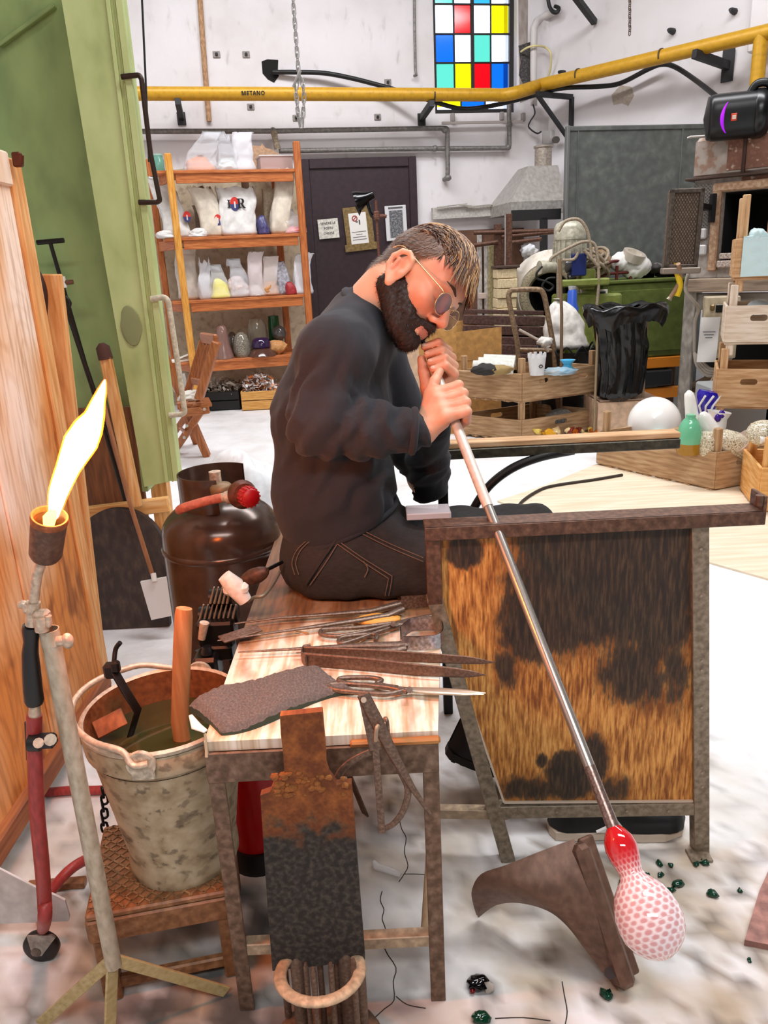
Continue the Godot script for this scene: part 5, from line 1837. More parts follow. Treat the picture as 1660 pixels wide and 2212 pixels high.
func folding_chair() -> void:
	var D := 4.95
	var w1 := wood("chair wood", [.0, "6a3312", .4, "9c5526", .7, "b56c36", 1.0, "cf8d55"], 1, 5.0, .45, 18)
	var w0 := wood("chair wood", [], 0, 5.0, .45, 18)
	var P := func(x: float, y: float, d: float) -> Vector3: return az(x, y, d)
	var t := thing("folding_chair", "brown wooden slatted folding chair standing before the shelving unit", "chair", ay(420, 985, 0))
	var near := 4.75
	var far := 5.1
	part(t, "back_post", mb().bar(P.call(468, 738, near), P.call(430, 862, near), .05, .075, BK, .006), w1)
	part(t, "back_post", mb().bar(P.call(440, 735, far), P.call(405, 850, far), .045, .06, BK, .006), w1)
	part(t, "top_rail", mb().bar(P.call(467, 735, near), P.call(437, 730, far), .03, .07, UP, .008), w0)
	part(t, "lower_rail", mb().bar(P.call(444, 828, near), P.call(415, 822, far), .03, .045, UP, .005), w0)
	for i in 3:
		var u := .25 * (i + 1)
		var a: Vector3 = P.call(463, 745, near).lerp(P.call(436, 742, far), u)
		var b: Vector3 = P.call(443, 828, near).lerp(P.call(414, 822, far), u)
		part(t, "back_slat", mb().bar(a, b, .02, .045, BK, .003), w1)
	for i in 4:
		var a: Vector3 = P.call(446 - i * 17, 876 - i * 1.0, near)
		var b: Vector3 = P.call(440 - i * 14, 862 - i * .5, far)
		part(t, "seat_slat", mb().bar(a, b, .07, .02, UP, .004), w0)
	part(t, "seat_rail", mb().bar(P.call(452, 884, near), P.call(390, 893, near), .03, .05, UP, .004), w0)
	var f1 := ay(448, 986, .0)
	var f2 := ay(378, 975, .0)
	part(t, "leg", mb().bar(P.call(352, 762, near + .1), f1, .045, .055, BK, .005), w1)
	part(t, "leg", mb().bar(P.call(440, 880, near), f2 + V3(0, 0, .05), .045, .055, BK, .005), w1)
	part(t, "leg", mb().bar(P.call(425, 868, far), ay(360, 958, .0), .04, .05, BK, .005), w1)
	part(t, "leg", mb().bar(P.call(392, 868, far), ay(425, 958, .0), .04, .05, BK, .005), w1)
	part(t, "stretcher", tb([P.call(402, 935, near), P.call(390, 925, far)], .012, 8), w0)
	for q in [[404, 920], [398, 945], [442, 884]]:
		part(t, "bolt", tb([P.call(q[0], q[1], near - .03), P.call(q[0], q[1], near - .04)], .01, 8), mc(.8, .78, .75, .3, .8))
	var pw := thing("white_rag", "folded white cloth lying on the seat of the folding chair", "cloth", P.call(410, 862, 4.9))
	part(pw, "fold", sack(P.call(412, 864, 4.9), .16, .14, .065, Basis(), "slump", 4, .1), mc(.93, .91, .87, .85))
	var kn := thing("glass_cup", "cloudy glass cup hanging behind the chair leg", "cup", P.call(392, 845, 5.2))
	vase(kn, "body", P.call(390, 850, 5.2), [V2(.03, 0), V2(.045, .03), V2(.05, .09), V2(.045, .13)], fc(.85, .84, .82, .6, .2))

func crates() -> void:
	var c := ay(1127, 957, .0)
	var r := ay(1305, 928, .0)
	var l := ay(972, 938, .0)
	var da := (r - c).normalized()
	var db := (l - c).normalized()
	var la := .62
	var lb := .5
	var h := .13
	var y1 := az(1127, 870, -c.z).y
	crate("lower of the two stacked wooden crates, holding amber glass behind the bench rail", c + V3(0, .02, 0), da, la, db, lb, h, .02 + y1 - .0 - .03, "grey", "a", "wooden fruit crates on the floor")
	crate("upper of the two stacked wooden crates, holding rolled papers and a white cup", c + V3(0, y1 + .01, 0), da, la, db, lb, .175, .27, "grey", "a2", "wooden fruit crates on the floor")
	var top := y1 + .03
	var base := c + da * .12 + db * .25
	var rp := thing("rolled_paper", "cream paper sheets rolled around dark cloth in the upper crate", "paper", base + V3(0, top, 0))
	var pm := nmat("rolled paper", [.0, "b9b5a4", .5, "dcd9ca", 1.0, "eeece2"], V3(4, 4, 4), .8)
	for i in 3:
		var a := az(1022 + i * 12, 792 - i * 7, 5.0 + i * .06)
		var b := az(1110 + i * 2, 796 - i * 8, 4.95 + i * .06)
		part(rp, "roll", tb([a, a.lerp(b, .5), b], [.04, .047 - i * .004, .036], 16), pm)
	part(rp, "dark_cloth", mb().blob(az(1050, 798, 4.93), V3(.09, .035, .06), .4, .2, 7, 20), mc(.17, .16, .15, .8))
	part(rp, "tan_cloth", mb().blob(az(1080, 799, 4.92), V3(.08, .03, .05), .4, .2, 8, 20), mc(.62, .52, .33, .8))
	var cu := thing("paper_cup", "white jagged rimmed cup with a black oval mark in the upper crate", "cup", az(1160, 806, 4.95))
	var cb := az(1160, 810, 4.93)
	part(cu, "body", mb().lathe([V2(.0, 0), V2(.045, 0), V2(.058, .12), V2(.055, .12), V2(.043, .005)], 20, TO(cb)), mc(.88, .88, .88, .7))
	for i in 10:
		part(cu, "rim_tooth", bx(V3(0, .125, .056), V3(.02, .03, .003), .001, T3(Basis(UP, TAU * i / 10), cb)), mc(.9, .9, .9, .7))
	part(cu, "mark", tb([V3(.012, 0, 0), V3(.006, .008, 0), V3(-.006, .008, 0), V3(-.012, 0, 0), V3(-.006, -.008, 0), V3(.006, -.008, 0)], .003, 6, false, true), mc(.05, .05, .05, .6), TO(cb + V3(.015, .06, .054)))
	var bl := thing("blue_vase", "small sky blue glass vase with a flared rim in the upper crate", "vase", az(1223, 806, 5.0))
	vase(bl, "body", az(1226, 806, 5.0), [V2(.03, 0), V2(.05, .02), V2(.03, .045), V2(.025, .055), V2(.05, .085)], mc(.3, .68, .84, .15))
	part(bl, "crumpled_film", mb().blob(az(1212, 802, 4.97), V3(.11, .025, .06), .5, .3, 9, 20), fc(.8, .9, .95, .5, .3))
	var dk := thing("dark_disc", "dark round plate standing on edge in the lower crate", "plate", az(1210, 930, 5.1))
	part(dk, "plate", mb().lathe([V2(0, 0), V2(.12, .0), V2(.125, .01), V2(0, .014)], 28, T3(Basis(RT, 1.2), az(1211, 922, 5.15))), nmat("dark plate", [.0, "3f3a33", .5, "5c564d", 1.0, "7d766b"], V3(5, 5, 5), .5))
	rng.seed = 71
	var cols := ["e0a020", "c9651a", "f0d060", "7a2410", "2a1614", "e8c890"]
	for i in 26:
		var p := az(rng.randf_range(1155, 1295), rng.randf_range(928, 944), 4.9 + rng.randf() * .1)
		var k := rng.randi() % 6
		var b := mb()
		var s := rng.randf_range(.02, .045)
		b.blob(O3, V3(s, s * .45, s * .7), .9, .35, i, 8, Basis.from_euler(V3(rng.randf() * 3, rng.randf() * 6, rng.randf())))
		if i >= 14:
			p.x += .02
		single("glass_shard", ["amber", "orange", "pale yellow", "dark red", "black", "cream"][k] + " glass shard among the broken pieces in the lower crate", "shard", b, mat(hexc(cols[k]), .12), "amber shards in the lower crate", TO(p))
	c = ay(1543, 1063, .0) + V3(0, .016, 0)
	l = ay(1290, 1006, .0)
	r = ay(1628, 1050, .0)
	db = (l - c)
	db.y = 0
	da = V3(.93, 0, -.36)
	crate("grey wooden crate of blown glass in front on the plywood sheet", c, da, .34, db.normalized(), db.length(), .185, .3, "grey", "a", "wooden fruit crates on the floor")
	var e := ay(1636, 1110, .0) + V3(0, .016, 0)
	crate("bright orange pine crate cut by the right edge of the picture, lowest down", e, V3(.97, 0, .24), .5, V3(.24, 0, -.97), .36, .2, .33, "bright", "", "wooden fruit crates on the floor")
	var D := 3.95
	var x0 := az(1590, 700, D).x - .05
	var k := 0
	for q in [[875, 795, "pine", "a2", "lowest crate of the tower at the right, with strong dark grain"], [738, 660, "pale", "a2", "middle crate of the tower at the right, whitened wood"], [600, 516, "pine", "", "topmost crate of the tower at the right, covered by a pale blue cloth"]]:
		var y0 := az(1590, q[0], D).y
		var hh := az(1590, q[1], D).y - y0
		crate(q[4], V3(x0 - .02 * (2 - k) + .02, y0, -D), V3(.93, 0, .37), .55, V3(.37, 0, -.93), .36, hh, hh + (.2 if k == 2 else .1), q[2], q[3], "crates of the right hand tower", y0 - .005 if k == 0 else .07)
		k += 1
	var top_y := az(1590, 516, D).y
	var bot_y := az(1590, 598, D).y
	var fx := T3(Basis(V3(.93, 0, .37), UP, V3(-.37, 0, .93)), V3(x0 + .045, top_y, -D + .01))
	var cl := thing("blue_cloth", "creased pale blue cloth draped over the top crate of the tower", "cloth", fx.origin, fx.basis)
	var rows := []
	var no := FastNoiseLite.new()
	no.seed = 3
	no.frequency = .9
	no.noise_type = FastNoiseLite.TYPE_CELLULAR
	no.cellular_return_type = FastNoiseLite.RETURN_DISTANCE2_SUB
	for i in 30:
		var row := []
		for j in 40:
			var u := j / 39.0
			var s := i / 29.0
			var nz := no.get_noise_2d(u * 8.0, s * 6.0) * .014
			var p: Vector3
			if s < .35:
				p = V3(u * .5, .02 + nz, .032 - .33 * (1.0 - s / .35))
			else:
				p = V3(u * .5, -(s - .35) / .65 * (top_y - bot_y) * 1.0, .032 + nz)
			row.append(fx * p)
		rows.append(row)
	var sb := mb()
	sb.sheet(rows, false, true)
	part(cl, "drape", sb, mc(.78, .87, .87, .75))
	part(cl, "knot", mb().blob(fx * V3(.06, .015, -.01), V3(.04, .03, .04), .4, .25, 3, 16), mc(.78, .87, .87, .75))
	var bw := thing("glass_bowl", "pale glass bowl standing in the middle crate of the tower", "bowl", az(1640, 664, D + .1))
	part(bw, "body", mb().blob(az(1640, 664, D + .12), V3(.06, .04, .06), .05, .2, 1, 18), fc(.8, .87, .9, .8, .15))

func corner_clutter() -> void:
	var card := nmat("card tan", [.0, "ad7a3a", .5, "c48d48", 1.0, "d4a05c"], V3(1.5, 1.5, 1.5), .85)
	var pink := nmat("card pink", [.0, "cfa07c", .5, "dcb08c", 1.0, "e8c4a4"], V3(1.5, 1.5, 1.5), .85)
	var D := 5.55
	var a := thing("cardboard_box", "open tan cardboard box behind the stacked crates, its flap standing up", "box", az(1010, 850, D))
	var p0 := az(948, 716, D)
	var p1 := az(1084, 706, D)
	var p2 := az(1084, 775, D)
	part(a, "flap", mb().prism(PackedVector2Array([V2(0, 0), V2(p1.x - p0.x, 0), V2(p1.x - p0.x, p1.y - p2.y), V2(0, p0.y - p2.y - .02)]), -.004, .004, TO(V3(p0.x, p2.y, -D))), card)
	part(a, "back_flap", bx(az(995, 708, D + .3) + V3(0, 0, 0), V3(.25, .1, .008), .002), card)
	part(a, "body", bx(V3((p0.x + p1.x) / 2, p2.y / 2 + .01, -D - .2), V3(p1.x - p0.x, p2.y + .02, .4), .004), card)
	var b := thing("cardboard_box", "tall pinkish cardboard box seen between the man's chest and his hands", "box", az(880, 880, 4.6))
	var q0 := az(832, 738, 4.7)
	var q1 := az(905, 738, 4.7)
	part(b, "body", bx(V3((q0.x + q1.x) / 2 - .02, q0.y / 2, -4.9), V3(q1.x - q0.x + .04, q0.y, .4), .005), pink)
	part(b, "side_strip", bx(V3(q1.x + .02, q0.y / 2 - .02, -4.72), V3(.05, q0.y - .04, .02), .003), card)
	single("cardboard_sheet", "brown cardboard sheet standing beside the tall pinkish box", "box", bx(V3(az(940, 800, 5.3).x, .4, -5.3), V3(.3, .8, .012), .002), card)
	var pl := thing("plank_stack", "dark stained planks laid against the drum furnace behind the hand truck", "planks", az(1085, 720, 5.75))
	var dk := wood("dark plank", [.0, "2e1c18", .4, "4a302a", .7, "614239", 1.0, "7d5a4e"], 2, 3.0, .7, 20)
	var i := 0
	for y in [672, 690, 712, 735, 752, 772]:
		var l := az(1003 - i * 1.5, y, 5.82 - i * .02)
		var r := az(1175 + i * 1.5, y + 4, 5.82 - i * .02)
		part(pl, "plank", mb().bar(l, r, .03, .065 if i else .03, UP, .004), dk)
		i += 1
	part(pl, "plank_support", bx(V3(az(1085, 760, 5.86).x, .33, -5.86), V3(.5, .66, .02), .003), mc(.14, .1, .085, .8))
	var hm := nmat("truck tube", [.0, "5e4630", .5, "8c6c4c", 1.0, "ae9070"], V3(4, 4, 4), .45, .3)
	var T := 5.35
	var ht := thing("hand_truck", "brown tubular hand truck handle standing behind the stacked crates", "hand truck", V3(az(1150, 760, T).x, 0, -T))
	var g1 := az(1132, 800, T)
	g1.y = .05
	var g2 := az(1212, 800, T)
	g2.y = .05
	part(ht, "tube_frame", tb([g1, az(1118, 740, T), az(1101, 655, T)] + curve([az(1099, 640, T), az(1103, 629, T), az(1115, 626, T), az(1160, 625, T), az(1172, 630, T), az(1178, 645, T)], 4) + [az(1196, 745, T), g2], .018, 10), hm)
	part(ht, "cross_tube", tb([az(1121, 755, T), az(1198, 757, T)], .015, 8), hm)
	part(ht, "toe_plate", bx((g1 + g2) / 2 + V3(0, -.03, .1), V3(.32, .012, .22), .003), hm)
	single("broom_stick", "thin brown broom stick standing upright beside the hand truck", "stick", tb([V3(az(1216, 760, 5.25).x, 0, -5.25), az(1214, 680, 5.25), az(1210, 560, 5.3)], .011, 8), wood("truck stick", [.0, "5a4632", 1.0, "9a7c5c"], 1, 4.0, .6, 22))
	var bg := thing("plastic_bag", "big white plastic rubbish bag slumped beside the green machine", "bag", V3(az(1225, 760, 5.5).x, .42, -5.5))
	part(bg, "bag_skin", sack(az(1222, 752, 5.5), .36, .3, .34, Basis(), "slump", 55, .1, V3(-.1, 0, 0)), nmat("bag white", [.0, "c9bfae", .5, "e5ddd0", 1.0, "f2ede4"], V3(2, 2, 2), .4))
	var bk := thing("wire_basket", "black wire basket holding the big white bag", "basket", V3(az(1225, 790, 5.5).x, 0, -5.5))
	var bm := mc(.045, .045, .045, .5)
	var bc := az(1225, 762, 5.5)
	part(bk, "body", mb().lathe([V2(.16, -bc.y + .005), V2(.2, .0), V2(.205, .02), V2(.195, .02), V2(.155, -bc.y + .01)], 24, TO(bc)), bm)
	for k in 12:
		var g := TAU * k / 12
		part(bk, "wire_hoop", tb(curve([bc + V3(cos(g) * .2, .0, sin(g) * .2), bc + V3(cos(g + .25) * .205, .06, sin(g + .25) * .205), bc + V3(cos(g + .5) * .2, .0, sin(g + .5) * .2)], 4), .007, 6), bm)
	single("steel_rod", "thin white tipped rod sticking out beside the hand truck", "rod", tb([az(1122, 712, 5.2), az(1165, 735, 5.2), az(1185, 760, 5.2)], .009, 8), mc(.75, .7, .65, .4, .3))
	var cr_ := thing("crumpled_paper", "crumpled white paper scraps by the foot of the hand truck", "paper", az(1178, 740, 5.15))
	part(cr_, "crumple", mb().blob(az(1178, 738, 5.15), V3(.05, .03, .04), .7, .3, 4, 16), mc(.85, .83, .8, .8))
	var bb := thing("cardboard_box", "low brown cardboard box under the black rubbish bag", "box", az(1345, 940, 4.9))
	part(bb, "body", bx(V3(az(1350, 900, 5.0).x, .12, -5.1), V3(.4, .24, .36), .004), mats["card pink"])
	part(bb, "lid_flap", bx(V3(az(1350, 880, 5.0).x, .25, -5.05), V3(.38, .008, .28), .002, Transform3D()), mc(.7, .58, .5, .8))
	single("split_board", "light split board leaning inside behind the stacked crates", "board", mb().bar(az(1222, 912, 5.45), az(1262, 845, 5.45), .06, .02, BK), wood("crate pine", [], 2, 4.0, .65, 14))
	var pg := thing("plastic_bag", "clear plastic wrapping heaped between the crates and the black bag", "bag", az(1275, 905, 5.4))
	part(pg, "bag_skin", sack(az(1272, 915, 5.4), .3, .2, .2, Basis(), "slump", 57, .25), fc(.9, .9, .92, .5, .35))

func rubbish_bag() -> void:
	var D := 4.95
	var blk := mc(.022, .022, .025, .22)
	var top := az(1346, 672, D)
	var bot := az(1342, 866, D)
	var t := thing("rubbish_bag", "long black rubbish bag hung open on a frame before the green cabinet", "bag", V3(top.x, bot.y, -D))
	var rows := []
	var H := top.y - bot.y
	var no := FastNoiseLite.new()
	no.seed = 6
	no.frequency = 1.2
	for i in 26:
		var s := i / 25.0
		var ring := PackedVector3Array()
		for j in 64:
			var a := TAU * j / 64
			var w := lerpf(.12, .14, s) if s > .08 else .12 * (.4 + .6 * s / .08)
			var pleat := 1.0 + .1 * sin(a * 9.0 + s * 1.5 + 2.0 * no.get_noise_2d(a, s * 2)) + .07 * sin(a * 17.0 - s * 3.0)
			var k := V3(cos(a) * w * 1.1 * pleat, s * H, sin(a) * w * .8 * pleat)
			k.x += .02 * sin(s * 4.0) - .015 * (1 - s)
			ring.append(V3(top.x, bot.y, -D) + k)
		rows.append(ring)
	var b := mb()
	b.sheet(rows, true)
	part(t, "bag_body", b, blk)
	rows = []
	for i in 8:
		var s := i / 7.0
		var ring := PackedVector3Array()
		for j in 64:
			var a := TAU * j / 64
			var rag := .5 + .5 * sin(a * 3.0 + 1.0) * .6 + .35 * no.get_noise_2d(cos(a) * 3, sin(a) * 3 + s)
			var r := .14 + .085 * sin(s * PI * .75) * (.8 + .5 * rag)
			var yy := .035 * sin(s * PI) - s * s * (.06 + .07 * rag) + .012 * sin(a * 7.0 + s * 3.0)
			ring.append(top + V3(cos(a) * r * 1.15, yy + .02, sin(a) * r * .9))
		rows.append(ring)
	b = mb()
	b.sheet(rows, true, true)
	part(t, "folded_rim", b, blk)
	var fm := mc(.62, .54, .42, .4, .3)
	var st := thing("bag_stand", "thin tube stand holding the black rubbish bag open", "stand", V3(top.x, 0, -D))
	for q in [[1293, 690, -.02], [1399, 690, .0]]:
		var p := az(q[0], q[1], D + q[2])
		part(st, "upright", tb([V3(p.x, .0, p.z), p], .009, 8), fm)
	var ring := []
	for i in 24:
		ring.append(top + V3(cos(TAU * i / 24) * .145, .0, sin(TAU * i / 24) * .12))
	part(st, "hoop", tb(ring, .008, 8, false, true), fm)
	part(st, "grip_plate", bx(top + V3(-.01, .0, .16), V3(.1, .035, .02), .004, Transform3D.IDENTITY), mc(.7, .66, .62, .5))

func glass_pieces() -> void:
	var D := 3.85
	var white := mc(.95, .94, .92, .18)
	var grp := "blown glass pieces in the front crate"
	var t := thing("white_dome", "big white glass dome lying on its side behind the bench rail", "bowl", az(1415, 945, 4.35), Basis.IDENTITY, grp)
	var dc := az(1414, 912, 4.35)
	part(t, "body", mb().lathe([V2(.0, .12), V2(.06, .112), V2(.11, .09), V2(.14, .04), V2(.147, .0), V2(.14, .0), V2(.13, .04), V2(.1, .08), V2(.0, .115)], 36, T3(Basis(UP, -.35) * Basis(RT, 1.2), dc)), white)
	part(t, "orange_rim_spot", mb().blob(az(1455, 935, 4.25), V3(.045, .04, .04), .1, .2, 1, 16), nmat("orange glass", [.0, "c06a14", .5, "e8a04a", 1.0, "f5d2a0"], V3(8, 8, 8), .15))
	part(t, "teal_base", mb().blob(az(1425, 938, 4.2), V3(.07, .03, .04), .15, .2, 2, 16), fc(.75, .85, .82, .7, .15))
	var g := thing("green_bottle", "pale green glass bottle with an amber base standing by the rail end", "bottle", az(1487, 985, 3.75), Basis.IDENTITY, grp)
	var gb := az(1487, 980, 3.75)
	var S := px(1, 3.75)
	part(g, "green_body", mb().lathe([V2(25 * S, 24 * S), V2(26 * S, 36 * S), V2(22 * S, 58 * S), V2(15 * S, 72 * S), V2(10 * S, 77 * S), V2(10 * S, 84 * S), V2(0, 84 * S)], 26, TO(gb)), mc(.42, .72, .56, .12))
	part(g, "amber_base", mb().lathe([V2(0, 0), V2(22 * S, 0), V2(25 * S, 8 * S), V2(25 * S, 24 * S)], 26, TO(gb)), mc(.62, .45, .12, .12))
	var n := thing("white_bottle", "white glass bottle with a rounded neck leaning behind the green bottle", "bottle", az(1495, 935, 3.85), Basis.IDENTITY, grp)
	part(n, "neck", tb([az(1500, 940, 3.85), az(1496, 900, 3.85), az(1491, 862, 3.85), az(1489, 850, 3.85), az(1489, 843, 3.85)], [.04, .033, .027, .023, .006], 18), white)
	n = thing("white_bottle", "white glass bottle leaning left beside the blue patterned vase", "bottle", az(1535, 950, 3.8), Basis.IDENTITY, grp)
	part(n, "neck", tb([az(1550, 960, 3.8), az(1535, 925, 3.8), az(1522, 900, 3.8), az(1518, 892, 3.8)], [.05, .042, .03, .015], 18), white)
	n = thing("blue_glass", "deep blue glass vase with white lines behind the bottles", "vase", az(1520, 900, 4.0), Basis.IDENTITY, grp)
	var nb := az(1522, 898, 4.0)
	part(n, "body", mb().lathe([V2(0, 0), V2(.03, 0), V2(.055, .06), V2(.065, .11), V2(.06, .13), V2(.0, .135)], 24, T3(Basis(BK, -.2), nb)), mc(.14, .08, .62, .12))
	for i in 4:
		var a := .6 + i * .6
		part(n, "white_line", tb([nb + V3(cos(a) * .032, .01, sin(a) * .032), nb + V3(.012 + cos(a + .3) * .058, .06, sin(a + .3) * .058), nb + V3(.022 + cos(a - .1) * .068, .115, sin(a - .1) * .068)], .006, 6), white)
	n = thing("patterned_vase", "white vase with orange and violet patches beside the crate post", "vase", az(1545, 930, 3.9), Basis.IDENTITY, grp)
	var vb := az(1543, 940, 3.9)
	part(n, "body", mb().lathe([V2(0, 0), V2(.035, 0), V2(.05, .05), V2(.045, .09), V2(.06, .125), V2(.056, .125), V2(.04, .09), V2(.0, .02)], 24, T3(Basis(BK, -.15), vb)), white)
	for q in [[1532, 905, "e89a3a"], [1552, 902, "3a1a8a"], [1541, 915, "d9622a"], [1560, 895, "3a1a8a"]]:
		part(n, "colour_patch", mb().blob(az(q[0], q[1], 3.855), V3(.018, .022, .012), .2, .2, q[0], 12), mat(hexc(q[2]), .15))
	var spk := nmat("speckled glass", [.0, "3d3320", .3, "8a7a52", .45, "d9d0b8", .6, "f0ebe0", .75, "a59468", 1.0, "5c4d30"], V3(4, 4, 4), .12, .0, .04, 51, false, 3, .0, .0)
	n = thing("speckled_vase", "brown and cream speckled glass vase lying behind the crate post", "vase", az(1575, 985, 3.7), Basis.IDENTITY, grp)
	part(n, "body", tb([az(1545, 948, 3.72), az(1562, 952, 3.72), az(1585, 960, 3.72), az(1610, 972, 3.72)], [.04, .06, .066, .05], 24), spk)
	part(n, "white_end", tb([az(1556, 975, 3.78), az(1580, 980, 3.78)], [.035, .045], 18), white)
	n = thing("speckled_vase", "small speckled glass jar standing left of the crate post", "vase", az(1527, 985, 3.72), Basis.IDENTITY, grp)
	part(n, "body", mb().lathe([V2(0, 0), V2(.035, 0), V2(.05, .04), V2(.05, .09), V2(.035, .12), V2(.0, .122)], 24, TO(az(1528, 985, 3.72))), spk)
	n = thing("pink_bowl", "clear pinkish glass bowl rim at the right of the front crate", "bowl", az(1610, 960, 3.7), Basis.IDENTITY, grp)
	part(n, "body", mb().lathe([V2(0, 0), V2(.05, .005), V2(.07, .05), V2(.066, .05), V2(.04, .012), V2(0, .008)], 26, T3(Basis(BK, .9), az(1618, 965, 3.7))), fc(.95, .85, .8, .5, .12))
	n = thing("speckled_vase", "round speckled jar cut by the right edge above the bright crate", "vase", az(1645, 930, 3.4))
	part(n, "body", mb().blob(az(1650, 935, 3.45), V3(.075, .06, .07), .02, .2, 3, 22), spk)
	part(n, "pale_band", tb([az(1642, 950, 3.4), az(1660, 945, 3.4), az(1675, 960, 3.4)], .02, 10), white)
	var pb := thing("plastic_crate", "grey plastic crate with a white bag standing behind the front crate", "crate", az(1590, 930, 4.3))
	part(pb, "body", bx(V3(az(1585, 880, 4.4).x, .2, -4.45), V3(.3, .4, .3), .01), mc(.62, .63, .63, .5))
	part(pb, "white_liner", mb().blob(az(1565, 860, 4.35), V3(.12, .06, .09), .4, .25, 4, 18), mc(.9, .91, .93, .5))
# ---------- the foreground ----------

func front_things() -> void:
	green_gate()
	wooden_screen()
	leaning_tools()
	torch_stand()
	gas_bottle()
	work_bench()
	bench_tools()
	bucket_stool()
	rail_frame()
	far_rail()
	blowpipe()
	floor_bits()
const RUST := [0.0, "3a2a20", 0.35, "5c4636", 0.6, "7d6350", 0.8, "957c68", 1.0, "b09a86"]

func iron_mat() -> StandardMaterial3D:
	return nmat("bench iron", RUST, V3(3.5, 3.5, 3.5), .55, .45, .03, 41)

func green_gate() -> void:
	var gm := nmat("gate green", [.0, "8c9a5c", .25, "a8b672", .5, "b6c482", .75, "c2cc8e", 1.0, "d2daa8"], V3(.9, .5, .9), .5, .0, .015, 45, false, 5)
	var gm2 := nmat("gate olive", [.0, "5c7040", .3, "7a8e56", .55, "92a866", .8, "a2b674", 1.0, "b4c486"], V3(.7, .35, .7), .5, .0, .015, 46, false, 5)
	var D := 2.5
	var t := thing("green_gate", "tall green painted steel gate leaf with a flanged edge at the left", "gate", az(345, 1040, D))
	var poly := PackedVector2Array()
	for q in [[312, 1052], [383, 1036], [313, 500], [247, 0], [226, -180], [110, -150], [133, 0], [225, 560]]:
		var p := az(q[0], q[1], D)
		poly.append(V2(p.x, p.y))
	part(t, "flange", mb().prism(poly, -D - .02, -D), gm)
	var b := mb()
	b.bar(az(222, -100, D - .0), az(362, 1040, D - .0), .012, .02, BK)
	b.bar(az(250, -100, D + .01), az(385, 1035, D + .01), .02, .05, BK)
	b.bar(az(236, -100, D - .0), az(374, 1040, D - .0), .006, .012, BK)
	part(t, "edge_lip", b, gm)
	var x1 := az(300, 1000, D + .14).x
	part(t, "web_plate", bx(V3((x1 - 1.9) / 2, 1.55, -D - .15), V3(x1 + 1.9, 2.24, .02), .003), gm2)
	part(t, "return_edge", mb().bar(az(200, -150, D + .08), az(326, 1050, D + .08), .02, .14, BK), gm2)
	part(t, "top_seam", mb().bar(az(0, 98, D + .13), az(118, 12, D + .13), .012, .02, BK), gm2)
	part(t, "scorch_mark", mb().blob(az(283, 705, D - .003), V3(.032, .06, .003), .15, .1, 5, 32), mc(.52, .54, .36, .7))
	var hm := mc(.2, .13, .09, .45, .4)
	var hd := D - .02
	part(t, "upper_handle", tb([az(262, 166, hd)] + curve([az(292, 163, hd), az(301, 163, hd), az(306, 172, hd)], 3) + [az(325, 330, hd)] + curve([az(344, 425, hd), az(345, 433, hd), az(338, 437, hd)], 3) + [az(300, 437, hd)], .0075, 8), hm)
	part(t, "lower_handle", tb([az(326, 646, hd)] + curve([az(352, 642, hd), az(362, 648, hd), az(366, 665, hd)], 3) + [az(382, 770, hd)] + curve([az(398, 880, hd), az(399, 890, hd), az(392, 895, hd)], 3) + [az(366, 897, hd)], .009, 8), nmat("handle cream", [.0, "9c8e6c", 1.0, "e0d7bc"], V3(6, 6, 6), .5))
	var w := wood("gate plank", [.0, "9c5a22", .35, "cf8a45", .6, "e0a766", .8, "ecc08a", 1.0, "f5d9b2"], 1, 4.0, .6, 47)
	single("timber_post", "pale timber post standing behind the lower end of the green gate", "post", mb().bar(V3(az(345, 1075, 2.75).x, 0, -2.75), az(335, 950, 2.75), .06, .05, BK), w)

